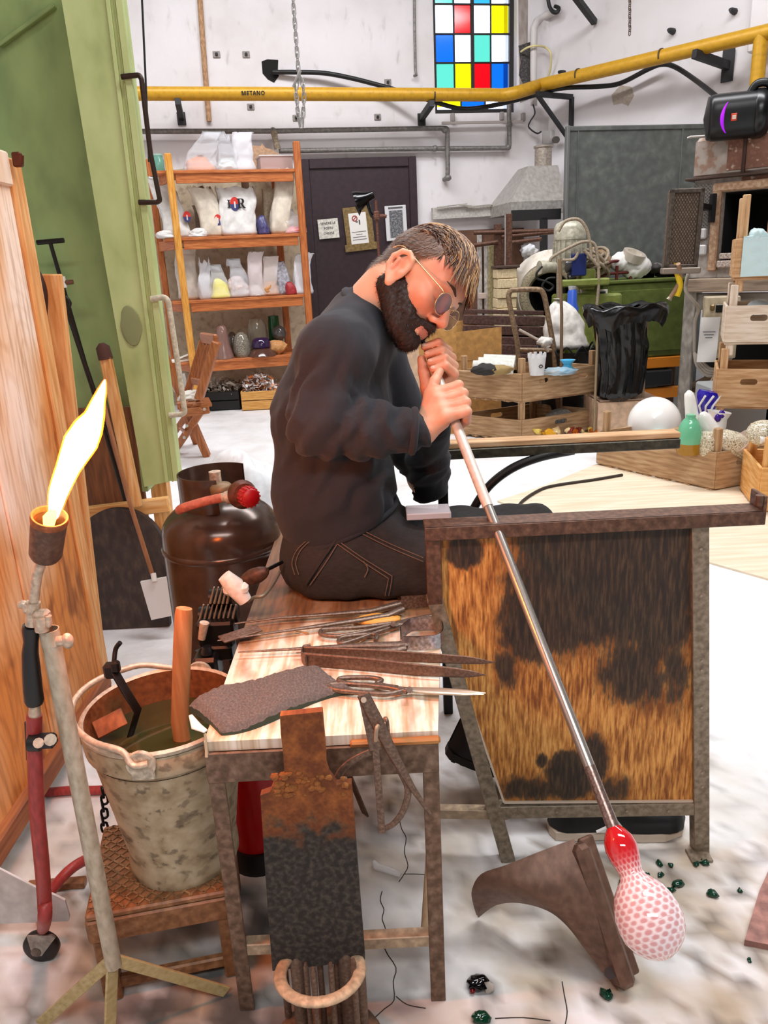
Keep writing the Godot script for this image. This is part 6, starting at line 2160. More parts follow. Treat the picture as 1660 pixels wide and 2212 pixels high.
func wooden_screen() -> void:
	var X := -.78
	var zf := -1.86
	var w := wood("screen plank", [.0, "b9814e", .25, "d9b28c", .45, "e6cbb0", .65, "eedcc8", 1.0, "f4e8da"], 1, 1.1, .6, 49)
	var pw := wood("gate plank", [], 1, 4.0, .6, 47)
	var t := thing("plank_screen", "pale plank screen with an orange pine edge post at the far left", "screen", V3(X, .0, -1.45))
	var z := zf + .03
	var i := 0
	var gn := FastNoiseLite.new()
	gn.seed = 23
	gn.frequency = 1.0
	gn.fractal_octaves = 3
	var wtex := drawn(256, 384, func(u: float, v: float) -> Color:
		var cl := gn.get_noise_2d(u * 2.2, v * 1.6)
		var k := clampf(.25 + cl * 1.3 + smoothstep(.55, .95, v) * .7 + smoothstep(.3, .0, u) * smoothstep(.15, .5, v) * .4, .0, 1.0)
		var ring := sin((gn.get_noise_2d(u * 3.0 + 7.0, v * 1.1) * 9.0 + u * 7.0) * 5.0)
		var fib := gn.get_noise_2d(u * 70.0, v * 5.0)
		var c := hexc("f3dfcb").lerp(hexc("d5893f"), k)
		c = c.lerp(hexc("9a5520"), clampf(ring * .5 - .1, .0, 1.0) * (.15 + .6 * k))
		return c.lerp(hexc("6e3a14"), clampf(fib * .5, .0, .35) + .5 * smoothstep(.8, 1.0, k) * smoothstep(.1, .5, gn.get_noise_2d(u * 9.0, v * 5.0))))
	var wm := pmat(wtex, .6)
	for wd in [.3, .32, .34]:
		var pb := bx(V3(X - .012 - .002 * (i % 2), .755, z + wd / 2), V3(.022, 1.29, wd - .004), .003)
		pb.planar(T3(Basis(BK, UP, Vector3.LEFT), V3(X, .11, zf)), V2(1.0, 1.29))
		pb.shift(TO(-t.position))
		part(t, "plank", pb, wm, TO(t.position))
		z += wd
		i += 1
	part(t, "edge_post", bx(V3(X - .02, .745, zf - .005), V3(.05, 1.33, .06), .004), pw)
	part(t, "gap_strip", bx(V3(X - .03, .745, zf + .03), V3(.03, 1.3, .02), .002), mc(.12, .06, .04, .8))
	part(t, "bottom_rail", bx(V3(X - .005, .115, (zf + z) / 2), V3(.045, .05, z - zf), .004), wood("rail brown", [.0, "5c2f16", .5, "8a4e28", 1.0, "b07442"], 2, 4.0, .6, 50))
	part(t, "top_cap", bx(V3(X - .01, 1.385, (zf + z) / 2 + .03), V3(.035, .07, z - zf), .004), w)
	part(t, "hinge", tb([az(44, 335, 1.84), az(44, 352, 1.84)], .008, 8).box(az(38, 345, 1.84), V3(.02, .03, .015), .003), mc(.35, .16, .07, .5, .4))
	for zz in [zf + .1, zf + .72]:
		part(t, "foot", bx(V3(X - .02, .045, zz), V3(.05, .09, .06), .004), pw)
	var D := 2.0
	var sp_ := thing("standing_plank", "orange pine plank standing on end behind the plank screen", "plank", ay(200, 1400, 0) * V3(1, 0, 0) - V3(0, 0, D))
	var a := az(107, 592, D)
	var b := az(165, 1085, D)
	var d := (b - a).normalized()
	b = a + d * ((a.y) / -d.y)
	part(sp_, "board", mb().bar(b, a, .055, .03, BK, .003), pw)
	var st := thing("leather_strap", "dark brown stitched leather strap looped over the standing plank", "strap", az(70, 700, D - .03))
	var lm := mc(.17, .075, .05, .6)
	part(st, "band", tb(curve([az(66, 700, D - .03), az(60, 640, D - .03), az(62, 600, D - .025), az(74, 584, D - .025), az(86, 596, D - .025), az(98, 640, D - .025), az(94, 720, D - .025)], 5), .016, 8, true, false, .25), lm)
	part(st, "hanging_end", tb(curve([az(78, 590, D - .035), az(66, 640, D - .035), az(62, 690, D - .035), az(70, 700, D - .035)], 5), [.006, .012, .013, .014, .014, .014, .013, .013, .012, .012, .01, .01, .008, .006, .004, .002], 8, true, false, .3), lm)

func leaning_tools() -> void:
	var D := 2.52
	var dark := mc(.17, .15, .13, .4, .6)
	var t := thing("t_handle_rod", "long dark iron rod with a T shaped handle leaning on the green gate", "tool", az(210, 880, D))
	var a := az(108, 522, D)
	var b := az(235, 960, D)
	var d := (b - a).normalized()
	b = a + d * (a.y / -d.y * .98)
	part(t, "rod", tb([a, b], .0065, 8), dark)
	part(t, "handle", tb([az(80, 524, D), az(138, 519, D)], .0075, 8), dark)
	var t2 := thing("iron_tongs", "pair of dark iron tongs with a ring and screw leaning beside the T handled rod", "tongs", az(200, 850, D - .06))
	var e := az(262, 1000, D - .05)
	part(t2, "arm", tb([az(133, 612, D - .05), az(150, 690, D - .05), az(212, 880, D - .05), e], .0055, 8), dark)
	part(t2, "arm", tb(curve([az(142, 640, D - .07), az(152, 655, D - .07), az(147, 680, D - .07), az(170, 740, D - .07), az(222, 890, D - .07), az(268, 1000, D - .07)], 5), .0045, 8), dark)
	part(t2, "clamp_screw", tb([az(130, 611, D - .06), az(158, 609, D - .06)], .007, 8), mc(.5, .35, .27, .4, .6))
	part(t2, "white_sleeve", tb([az(131, 598, D - .06), az(137, 622, D - .06)], .013, 10), mc(.85, .83, .8, .6))
	var pw := wood("gate plank", [], 1, 4.0, .6, 47)
	var p := thing("burnt_plank", "narrow timber with a charred rounded top leaning on the gate above the flame", "plank", az(270, 1080, D))
	D = 2.4
	part(p, "timber", mb().bar(az(296, 1095, D + .02), az(228, 770, D + .06), .035, .03, BK, .004), pw)
	part(p, "charred_top", tb([az(229, 776, D + .06), az(222, 750, D + .06), az(219, 741, D + .06)], [.0225, .021, .008], 10), mc(.3, .17, .12, .8))
	single("brown_board", "brown board standing in shade behind the burnt plank", "board", mb().bar(V3(az(250, 1090, 2.58).x, 0, -2.58), az(226, 880, 2.58), .2, .02, BK, .003), wood("dark board", [.0, "4a2a14", .5, "7a4a26", 1.0, "9c6638"], 1, 4.0, .7, 52))
	single("pine_board", "orange pine board lying behind the round dark plate", "board", mb().bar(az(178, 1112, 2.5), az(366, 1088, 2.5), .03, .05, UP, .003), wood("pine lying", [.0, "b86e2a", .4, "dfa35c", .7, "ecbf80", 1.0, "f6d9a8"], 0, 4.0, .6, 53))
	var t3 := thing("round_plate", "large round topped plate of dark scorched wood leaning behind the gas bottle", "plate", ay(250, 1330, 0))
	var poly := PackedVector2Array()
	var R := px(98, 2.5)
	for i in 25:
		var g := PI * i / 24
		poly.append(V2(cos(g) * R, .255 + sin(g) * (R * 1.05)))
	poly.append(V2(-R * .9, .0))
	poly.append(V2(R * .9, .0))
	var c := ay(262, 1335, .0)
	c.x = (az(185, 1200, 2.5).x + az(365, 1200, 2.5).x) / 2
	part(t3, "disc", mb().prism(poly, -.015, .015, T3(Basis(RT, -.12), V3(c.x, .004, -2.42))), nmat("scorched", [.0, "1d1614", .4, "30241f", .7, "4a3a31", 1.0, "6d5442"], V3(3, 1.5, 3), .7, .0, .02, 54))
	var s := thing("small_shovel", "long handled shovel with a square white blade leaning on the round plate", "shovel", ay(340, 1338, 0))
	var tip := az(342, 1338, 2.28)
	var top := az(302, 1254, 2.3)
	part(s, "handle", tb([az(333, 1252, 2.3), az(280, 1085, 2.3), az(232, 905, 2.36), az(222, 860, 2.38)], .0075, 8), wood("handle brown", [.0, "6e4022", .5, "96603a", 1.0, "b98458"], 1, 5.0, .5, 55))
	part(s, "socket", tb([az(331, 1238, 2.3), az(334, 1256, 2.29)], .009, 8), mc(.85, .83, .8, .5))
	var bl := mb()
	var q := [az(304, 1256, 2.3), az(360, 1246, 2.3), az(376, 1328, 2.3), az(328, 1338, 2.3)]
	var pl := PackedVector2Array()
	for v in q:
		pl.append(V2(v.x, v.y))
	bl.prism(pl, -2.305, -2.295)
	part(s, "blade", bl, mc(.86, .85, .83, .5))

func torch_stand() -> void:
	var Z := .92
	var galv := nmat("galvanised", [.0, "7a6c58", .35, "a5977f", .6, "c2b59e", .8, "d4c9b5", 1.0, "e6ddcd"], V3(5, 2.2, 5), .5, .3, .03, 57)
	var base := az(246, 2085, Z)
	var t := thing("pole_stand", "worn galvanised tube stand with three flat legs holding the burner in the foreground", "stand", V3(base.x, 0, base.z))
	var top := az(106, 1362, Z)
	part(t, "tube", tb([base, top], px(21, Z), 20, false), galv)
	part(t, "tube_rim", mb().lathe([V2(.0115, -.02), V2(.0115, .002), V2(.0128, .002), V2(.0128, -.02)], 20, TO(top)), galv)
	var lm := nmat("leg paint", [.0, "8c7446", .4, "b39c66", .7, "c8b585", 1.0, "dccda6"], V3(5, 5, 5), .5, .2, .03, 58)
	for q in [[88, 2212, .74], [490, 2142, .99], [236, 2260, .68]]:
		var e := az(q[0], q[1], q[2])
		e.y = maxf(e.y, .0)
		e = ay(q[0], q[1], .01)
		part(t, "leg", mb().bar(base + V3(0, .012, 0), e, .005, .02, UP, .001), lm)
	part(t, "lock_screw", tb([az(124, 1385, Z - .02), az(146, 1383, Z - .02)], .007, 8).blob(az(146, 1384, Z - .02), V3(.008, .011, .008), .1, .3, 1, 12), nmat("brass worn", [.0, "8a6a48", .5, "c9a987", 1.0, "ead2b8"], V3(9, 9, 9), .4, .4))
	var B := .92
	var k := thing("gas_burner", "hand gas burner with a rusty cup nozzle and black grip clamped on the tube stand", "burner", az(75, 1520, B))
	var n0 := az(98, 1203, B)
	var n1 := az(119, 1108, B)
	var ax := (n1 - n0).normalized()
	ax = (ax + V3(0, 0, .28)).normalized()
	n1 = n0 + ax * n0.distance_to(n1) * 1.02
	var bx := ax.cross(BK).normalized()
	var nf := T3(Basis(bx, ax, bx.cross(ax)), n0)
	var R := px(37, B)
	var Ln := n0.distance_to(n1)
	var nm := nmat("nozzle rust", [.0, "2c1c16", .35, "4d352a", .6, "6c4f40", .8, "85634f", 1.0, "9c7a63"], V3(7, 7, 7), .55, .4, .03, 60)
	part(k, "nozzle_cup", mb().lathe([V2(.006, -.002), V2(R * .8, .0), V2(R * .93, .006), V2(R * .96, Ln * .5), V2(R, Ln), V2(R * .9, Ln), V2(R * .84, .01), V2(0, .01)], 32, nf), nm)
	part(k, "nozzle_lip", mb().lathe([V2(R * .86, Ln - .004), V2(R * .9, Ln + .003), V2(R * 1.0, Ln + .003), V2(R * 1.04, Ln - .001), V2(R * 1.02, Ln - .006)], 32, nf), nmat("hot lip", [.0, "6a2a12", .5, "a04a20", 1.0, "c9713c"], V3(9, 9, 9), .5, .3))
	part(k, "neck_tube", tb(curve([n0, az(90, 1215, B), az(80, 1245, B), az(74, 1290, B), az(73, 1320, B)], 5), .0065, 10), mats["brass worn"])
	var br: Material = mats["brass worn"]
	part(k, "valve_body", tb([az(72, 1300, B), az(70, 1350, B)], .009, 12).tube([az(54, 1308, B), az(75, 1314, B)], .006, 10).blob(az(50, 1306, B), V3(.008, .006, .006), .1, .3, 1, 12).blob(az(60, 1313, B), V3(.007, .009, .008), .1, .3, 1, 12), br)
	part(k, "clamp_block", bx(az(92, 1338, B - .005), V3(.02, .026, .018), .004, Transform3D.IDENTITY).tube([az(74, 1325, B), az(104, 1335, B)], .008, 10).tube([az(104, 1330, B - .01), az(104, 1352, B - .01)], .0045, 8).tube([az(88, 1332, B - .01), az(91, 1362, B - .01)], .009, 10), br)
	var g := [az(68, 1352, B), az(67, 1360, B), az(67, 1385, B), az(65, 1410, B), az(68, 1450, B), az(71, 1490, B), az(74, 1512, B), az(75, 1520, B)]
	part(k, "grip", tb(g, [.011, .0115, .0095, .0105, .0118, .0125, .0128, .011], 18), mc(.035, .04, .042, .4))
	var red := nmat("red hose", [.0, "5a1a16", .35, "8e2a26", .7, "b23a36", 1.0, "cf5a54"], V3(8, 2, 8), .45, .0, .03, 61)
	part(k, "hose_connector", tb([az(75, 1518, B), az(75, 1550, B)], [.007, .0085], 10), br)
	part(k, "red_hose", tb(curve([az(74, 1545, B), az(76, 1640, B), az(80, 1750, B), az(90, 1860, B), az(96, 1940, B + .02), az(97, 1985, B + .02), ay(92, 2010, .012)], 6), .0105, 12), red)
	var cl := mc(.07, .075, .08, .45)
	part(k, "hose_clip", tb([az(64, 1604, B - .01), az(88, 1604, B - .01)], .012, 12).box(az(100, 1600, B - .01), V3(.026, .018, .02), .004), cl)
	part(k, "clip_screw", tb([az(108, 1598, B - .02), az(109, 1598, B - .032)], .008, 10).tube([az(83, 1605, B - .02), az(83, 1605, B - .026)], .007, 10), mats["brass worn"])
	part(k, "clip_rod", tb([az(58, 1560, B), az(62, 1640, B)], .0035, 8), mc(.25, .12, .09, .5))
	single("red_hose", "loop of red gas hose running from the floor up behind the step stool", "hose", tb(curve([ay(92, 1985, .012), ay(97, 1950, .02), ay(118, 1915, .04), ay(150, 1880, .06), ay(185, 1858, .05), ay(240, 1840, .012), ay(300, 1800, .012)], 6), .0105, 12), red)
	single("red_hose", "straight piece of red gas hose on the floor behind the bucket", "hose", tb(curve([ay(95, 1712, .012), ay(160, 1707, .012), ay(230, 1706, .012), ay(400, 1690, .012)], 5), .0105, 12), red)
	var f := thing("torch_flame", "long white hot flame with orange edges blown from the burner nozzle", "flame", n1)
	var path := []
	var rr := []
	var ro := []
	for q in [[116, 1118, 10, 12], [119, 1100, 16, 20], [128, 1060, 23, 27], [146, 1015, 27, 31], [160, 985, 33, 37], [175, 955, 39, 43], [190, 925, 33, 38], [203, 900, 22, 27], [211, 872, 15, 19], [220, 845, 9, 13], [227, 820, 1, 3]]:
		path.append(az(q[0], q[1], B - .0))
		rr.append(px(q[2], B))
		ro.append(px(q[3], B))
	var c1 := curve(path, 3)
	var r1 := []
	var r2 := []
	for i in c1.size():
		var u := float(i) / 3.0
		var a := int(u)
		var b := mini(a + 1, rr.size() - 1)
		r1.append(lerpf(rr[a], rr[b], u - a))
		r2.append(lerpf(ro[a], ro[b], u - a))
	part(f, "flame_core", tb(c1, r1, 16, true, false, .8), lit(Color(1.0, .93, .72), 5.0))
	var om := lit(Color(1.0, .5, .1), 1.3)
	om.albedo_color = Color(1.0, .5, .1, .16)
	om.transparency = BaseMaterial3D.TRANSPARENCY_ALPHA
	om.roughness = .9
	part(f, "flame_mantle", tb(c1, r2, 16, true, false, .8), om)
	part(f, "flame_root", tb([n1 - ax * .03, n1, az(121, 1092, B)], [.004, .008, .002], 16), lit(Color(1.0, .8, .35), 4.0))
	for q in [[140, 1025, .065], [180, 945, .1], [210, 880, .05]]:
		var l := OmniLight3D.new()
		l.name = "flame_light"
		l.position = az(q[0], q[1], B)
		l.light_energy = q[2]
		l.light_color = Color(1.0, .47, .13)
		l.light_size = .02
		l.omni_range = 8.0
		l.omni_attenuation = 2.0
		l.shadow_enabled = true
		add_child(l)

func gas_bottle() -> void:
	var Z := 1.85
	var c := V3((az(355, 1170, Z).x + az(606, 1150, Z).x) / 2, 0, -Z)
	var R := (az(606, 1150, Z).x - az(355, 1170, Z).x) / 2
	var H := az(480, 1150, Z).y
	var bm := nmat("bottle brown", [.0, "2c211b", .4, "43332a", .7, "574439", 1.0, "6e584a"], V3(1.5, 1.5, 1.5), .22, .35, .02, 63)
	var t := thing("gas_bottle", "dark brown steel gas bottle with a red regulator knob behind the bench", "gas bottle", c)
	var prof := [V2(0, .012), V2(R * .8, .012), V2(R * .97, .05), V2(R, .09), V2(R, H - .01)]
	for i in 10:
		var g := PI / 2 * i / 9
		prof.append(V2(R * .995 * pow(cos(g), .8) if i < 9 else .0, H + .006 + sin(g) * .085))
	part(t, "body", mb().lathe(prof, 40, TO(c)), bm)
	part(t, "weld_seam", mb().lathe([V2(R, H - .035), V2(R + .004, H - .03), V2(R + .004, H - .022), V2(R, H - .018)], 40, TO(c)), bm)
	part(t, "foot_ring", mb().lathe([V2(R * .8, 0), V2(R * .86, 0), V2(R * .88, .05), V2(R * .84, .05)], 32, TO(c)), bm)
	var cw := R * .62
	var rows := []
	for k in 2:
		var ring := PackedVector3Array()
		for i in 29:
			var g := .55 + (TAU - 2.2) * i / 28
			ring.append(c + V3(cos(g + PI * .1) * cw, H + .06 + k * .1, -sin(g + PI * .1) * cw))
		rows.append(ring)
	var rows2 := []
	for k in 2:
		var ring := PackedVector3Array()
		for q in rows[1 - k]:
			ring.append(c + V3((q.x - c.x) * .95, q.y, (q.z - c.z) * .95))
		rows2.append(ring)
	var b := mb()
	b.sheet(rows + rows2, false, false, true)
	part(t, "collar", b, bm)
	var v := c + V3(0, H + .085, 0)
	part(t, "valve_stem", mb().lathe([V2(0, 0), V2(.022, 0), V2(.022, .02), V2(.015, .025), V2(.015, .075), V2(0, .075)], 16, TO(v)), mats["brass worn"])
	part(t, "hand_wheel", mb().lathe([V2(0, .07), V2(.024, .07), V2(.027, .075), V2(.027, .09), V2(.022, .096), V2(0, .098)], 18, TO(az(477, 1050, Z - .08) - V3(0, .09, 0))), mc(.5, .4, .28, .5, .3))
	var rd_ := Z - .14
	part(t, "regulator", tb([az(520, 1068, rd_ + .03), az(524, 1068, rd_ - .01), az(530, 1069, rd_ - .03)], [.032, .034, .026], 22), nmat("regulator", [.0, "4a1f16", .5, "6e3222", 1.0, "8d4a36"], V3(5, 5, 5), .35, .3))
	var ka := az(532, 1070, rd_ - .03)
	var kd := (V3(.55, .05, 1)).normalized()
	var kb := kd.cross(UP).normalized()
	var kf := T3(Basis(kb, kd, kb.cross(kd)), ka)
	part(t, "red_knob", mb().lathe([V2(0, 0), V2(.02, 0), V2(.023, .005), V2(.021, .032), V2(.018, .036), V2(0, .037)], 20, kf), mc(.66, .05, .09, .4))
	b = mb()
	for i in 16:
		var g := TAU * i / 16
		b.box(V3(.0222, .018, 0), V3(.004, .026, .004), .001, kf * T3(Basis(UP, g), O3))
	part(t, "knob_ridges", b, mc(.7, .08, .11, .4))
	part(t, "brass_nuts", tb([az(480, 1075, rd_), az(515, 1068, rd_)], .011, 12).tube([az(488, 1076, rd_), az(500, 1072, rd_)], .016, 6), mats["brass worn"])
	part(t, "red_hose", tb(curve([az(480, 1075, rd_), az(440, 1084, rd_), az(400, 1096, rd_), az(388, 1102, rd_ + .02)], 5), .011, 12), nmat("hose orange red", [.0, "8a3620", .5, "b8503a", 1.0, "d8765c"], V3(6, 6, 6), .45))
	var sk := thing("plastic_sheet", "white crumpled plastic sack lying behind the gas bottle", "bag", V3(az(480, 1050, 2.35).x, 0, -2.35))
	var sc := az(485, 1080, 2.4)
	part(sk, "sack", mb().blob(V3(sc.x + .05, .2, -2.42), V3(.24, .4, .17), .15, .14, 6, 44), nmat("sack bluewhite", [.0, "cfdde2", .5, "eaf1f4", 1.0, "f8fbfc"], V3(2, 2, 2), .5))
	var e := thing("red_cylinder", "glossy red gas cylinder with white figures standing under the bench", "cylinder", V3(az(552, 1700, 1.32).x, 0, -1.32))
	var ec := V3(az(545, 1700, 1.3).x, 0, -1.3)
	part(e, "body", mb().lathe([V2(0, .005), V2(.045, .005), V2(.05, .03), V2(.055, .1), V2(.055, .28), V2(.045, .33), V2(.02, .36), V2(0, .365)], 28, TO(ec)), mc(.78, .06, .06, .25))
	part(e, "black_foot", mb().lathe([V2(0, 0), V2(.058, 0), V2(.058, .05), V2(.0, .05)], 28, TO(ec)), mc(.03, .03, .03, .5))
	var wf := TO(ec + V3(.0, .3, .056))
	words(e, "100", wf, .03, mc(.85, .7, .66, .5))

func work_bench() -> void:
	var im := iron_mat()
	var t := thing("work_bench", "long wooden bench seat on an angle iron frame, scattered with glass tools", "bench", V3(-.1, 0, -1.35))
	var x0 := -.275
	var x1 := .062
	var zf := -.955
	var zb := -1.98
	var H := .51
	var gn := FastNoiseLite.new()
	gn.seed = 6
	gn.frequency = 1.0
	gn.fractal_octaves = 5
	var tex := drawn(160, 420, func(u: float, v: float) -> Color:
		var g := gn.get_noise_2d(u * 26.0, v * 5.0) + .4 * gn.get_noise_2d(u * 80.0, v * 9.0)
		var worn := gn.get_noise_2d(u * 5.0 + 3.0, v * 7.0)
		var k := smoothstep(.78, .55, v) * .95 + smoothstep(.3, .0, u) * smoothstep(.95, .6, v) * .6 - worn * .9
		var c := hexc("f3ecdc").lerp(hexc("b89a72"), clampf(.2 + g * .9, .0, 1.0))
		return c.lerp(hexc("5c3a20").lerp(hexc("94643a"), clampf(.5 + g, .0, 1.0)), clampf(k, .0, 1.0) * .85 + .12 * smoothstep(.2, .5, worn)))
	var pb := mb().prism(PackedVector2Array([V2(x0, -zf), V2(x1, -zf), V2(x1 + .1, -zb), V2(x0, -zb)]), H - .016, H, T3(Basis(RT, Vector3.FORWARD, UP), O3))
	pb.planar(T3(Basis(RT, Vector3.FORWARD, UP), V3(x0, 0, zf)), V2(x1 - x0, zf - zb))
	pb.shift(TO(-t.position))
	part(t, "seat_plank", pb, pmat(tex, .5), TO(t.position))
	part(t, "worn_edge", bx(V3(.0, H - .012, zf + .004), V3(.13, .01, .012), .003), wood("worn edge", [.0, "5c3216", .5, "a86a30", 1.0, "d9a45c"], 0, 3.0, .6, 66))
	var b := mb()
	b.box(V3((x0 + x1) / 2, H - .041, zf + .004), V3(x1 - x0, .05, .005), .001)
	b.box(V3((x0 + x1) / 2, H - .031, zf - .01), V3(x1 - x0, .004, .03), .001)
	b.box(V3(x1 - .002, H - .05, (zf + zb) / 2), V3(.005, .032, zf - zb), .001)
	b.box(V3(x0 + .002, H - .05, (zf + zb) / 2), V3(.005, .032, zf - zb), .001)
	part(t, "frame_angle", b, im)
	for q in [[x0 + .012, zf - .008], [x1 - .012, zf - .008], [x0 + .012, zb + .02], [x1 - .012, zb + .02]]:
		b = mb()
		var sx := 1.0 if q[0] < -.1 else -1.0
		b.box(V3(q[0], (H - .034) / 2, q[1] + .009), V3(.024, H - .034, .004), .001)
		b.box(V3(q[0] - sx * .01, (H - .034) / 2, q[1] - .002), V3(.004, H - .034, .022), .001)
		part(t, "leg", b, im)
	part(t, "cross_bar", mb().bar(V3(x0 + .02, .125, zf - .008), V3(x1 - .01, .125, zf - .008), .02, .022), nmat("bar tan", [.0, "7a5f46", .5, "a98c6c", 1.0, "c9b092"], V3(4, 4, 4), .55, .3))
	part(t, "brace", mb().bar(az(720, 1590, 1.35), ay(790, 1760, .01), .02, .004, UP, .0005), im)
	part(t, "brace", mb().bar(az(790, 1590, 1.4), ay(716, 1690, .1), .02, .004, UP, .0005), im)
	part(t, "wooden_dowel", tb([az(935, 1790, 1.12), az(924, 2035, .99)], [.009, .0125], 12), wood("dowel", [.0, "8d6c4c", .5, "b89a78", 1.0, "d5bc9c"], 1, 5.0, .6, 67))
	part(t, "low_stretcher", mb().bar(ay(925, 1752, .105), az(1098, 1755, 1.262), .02, .022), mats["bar tan"])
const BT := 0.511

func on(x: float, y: float, h := .008) -> Vector3:
	return ay(x, y, BT + h)

func bench_tools() -> void:
	var st := nmat("tool steel", [.0, "3e332c", .35, "5f5045", .6, "7d6d60", .8, "9a8a7c", 1.0, "bcae9f"], V3(9, 9, 9), .4, .6, .03, 69)
	var rs := nmat("tool rust", [.0, "3c2c24", .35, "5c483c", .6, "78604f", .8, "92796a", 1.0, "ae9686"], V3(9, 9, 9), .5, .5, .03, 70)
	var bright := mc(.78, .72, .64, .3, .6)
	var t := thing("steel_tweezers", "big flat steel tweezers with two pointed arms sticking out over the bench edge", "tweezers", on(860, 1430))
	var arm := func(a: Array) -> MB:
		var pts := []
		var rad := []
		for q in a:
			pts.append(on(q[0], q[1], .014))
			rad.append(q[2] * .001)
		return tb(pts, rad, 8, true, false, .14, UP)
	part(t, "arm", arm.call([[658, 1424, 13.0], [800, 1436, 13.0], [900, 1447, 11.5], [985, 1453, 9.0], [1020, 1456, 6.0], [1050, 1458, .7]]), rs)
	part(t, "arm", arm.call([[658, 1409, 12.0], [800, 1414, 11.5], [930, 1421, 9.5], [1010, 1426, 7.5], [1040, 1429, 5.0], [1071, 1431, .7]]), rs)
	part(t, "heel", tb(curve([on(662, 1428, .014), on(653, 1420, .014), on(656, 1408, .014), on(672, 1404, .014)], 4), .0125, 8, true, false, .16, UP), rs)
	var jack := func(label: String, heel: Array, arms: Array, m: Material) -> void:
		var k := thing("glass_jacks", label, "jacks", on(heel[0][0], heel[0][1]), Basis.IDENTITY, "jacks lying on the bench")
		var b := mb()
		var rows := []
		for e in [.003, .03]:
			var row := []
			for q in curve([on(heel[0][0], heel[0][1], 0), on(heel[1][0], heel[1][1], 0), on(heel[2][0], heel[2][1], 0), on(heel[3][0], heel[3][1], 0), on(heel[4][0], heel[4][1], 0)], 5):
				row.append(q + V3(0, e, 0))
			rows.append(row)
		b.sheet(rows, false, true)
		var rows2 := []
		for r0 in [rows[1], rows[0]]:
			var row := []
			for q in r0:
				row.append(q + V3(-.002, 0, .0015))
			rows2.append(row)
		b.sheet(rows2, false, true)
		part(k, "spring_heel", b, m)
		for a in arms:
			var pts := []
			var rad := []
			for q in a:
				pts.append(on(q[0], q[1], .012))
				rad.append(q[2])
			part(k, "blade", tb(pts, rad, 8, true, false, .7), st)
	jack.call("iron jacks with a broad dark heel nearest the seated man, blades pointing left", [[862, 1298], [905, 1280], [945, 1279], [946, 1310], [870, 1318]], [[[880, 1300, .009], [850, 1308, .008], [800, 1320, .006], [600, 1335, .003], [470, 1352, .002]], [[870, 1316, .009], [838, 1330, .008], [740, 1345, .006], [600, 1365, .003], [470, 1384, .0015]]], st)
	jack.call("polished jacks with a shiny square heel in the middle of the bench", [[868, 1386], [895, 1366], [950, 1366], [952, 1402], [872, 1408]], [[[880, 1392, .011], [860, 1394, .009], [800, 1394, .0075], [740, 1396, .005], [600, 1404, .003], [515, 1409, .0015]], [[876, 1400, .009], [850, 1404, .006], [730, 1408, .003], [640, 1410, .0015]]], nmat("jack polished", [.0, "5c504a", .5, "8d8380", 1.0, "c9c4c8"], V3(9, 9, 9), .25, .75))
	var shears := func(label: String, pivot: Array, tips: Array, loops: Array, m: Material) -> void:
		var k := thing("glass_shears", label, "shears", on(pivot[0], pivot[1]), Basis.IDENTITY, "shears lying on the bench")
		for q in tips:
			part(k, "blade", tb([on(pivot[0], pivot[1], .01), on((pivot[0] * 2 + q[0]) / 3.0, (pivot[1] * 2 + q[1]) / 3.0, .01), on((pivot[0] + q[0] * 3) / 4.0, (pivot[1] + q[1] * 3) / 4.0, .01), on(q[0], q[1], .01)], [.007, .0085, .0065, .001], 10, true, false, .4, BK), m)
		for lp in loops:
			var pts := []
			for q in lp:
				pts.append(on(q[0], q[1], .009))
			part(k, "handle_loop", tb(curve(pts, 4), .0042, 8), st)
		part(k, "pivot_screw", tb([on(pivot[0], pivot[1], .008), on(pivot[0], pivot[1] , .024)], .005, 10), st)
	shears.call("scissor shears with bright pointed blades at the front right of the bench", [885, 1490], [[1050, 1497], [1046, 1500]], [[[880, 1494], [820, 1482], [760, 1478], [735, 1472], [740, 1465], [800, 1464], [825, 1470], [815, 1478], [860, 1486]], [[880, 1490], [840, 1499], [790, 1497], [730, 1491], [712, 1484], [720, 1478], [770, 1478], [880, 1490]]], bright)
	shears.call("dark hooked shears behind the polished jacks", [850, 1348], [[962, 1324], [970, 1338]], [[[850, 1349], [800, 1362], [735, 1374], [700, 1372], [692, 1366], [705, 1359], [770, 1356], [850, 1346]], [[862, 1352], [810, 1368], [770, 1382], [740, 1390], [732, 1384], [745, 1376], [800, 1370], [815, 1374], [812, 1384]]], st)
	var c := thing("iron_caliper", "rusty iron caliper with curved and straight legs hung on the bench front", "caliper", az(790, 1650, .93))
	var Z := .925
	var piv := az(815, 1583, Z)
	part(c, "straight_leg", mb().bar(az(787, 1500, Z), az(812, 1620, Z), .0022, .017, Vector3.LEFT, .0005).bar(az(812, 1618, Z), az(826, 1800, Z), .0022, .01, Vector3.LEFT, .0005), rs)
	var pts := [az(785, 1500, Z - .004), az(815, 1560, Z - .004), az(850, 1630, Z - .004), az(890, 1700, Z - .004), az(932, 1762, Z - .004)]
	part(c, "straight_leg", tb(pts, [.009, .0095, .0075, .005, .0025], 8, true, false, .2, RT), rs)
	part(c, "curved_leg", tb(curve([az(800, 1625, Z + .004), az(768, 1640, Z + .004), az(742, 1660, Z + .004), az(727, 1684, Z + .004)], 4), .0055, 8, true, false, .3, RT), rs)
	part(c, "curved_leg", tb(curve([az(862, 1660, Z + .004), az(882, 1705, Z + .004), az(872, 1750, Z + .004), az(850, 1780, Z + .004), az(824, 1792, Z + .004)], 5), .005, 8, true, false, .3, RT), rs)
	part(c, "rivet", tb([az(786, 1512, Z - .008), az(786, 1512, Z - .002)], .004, 10), bright)
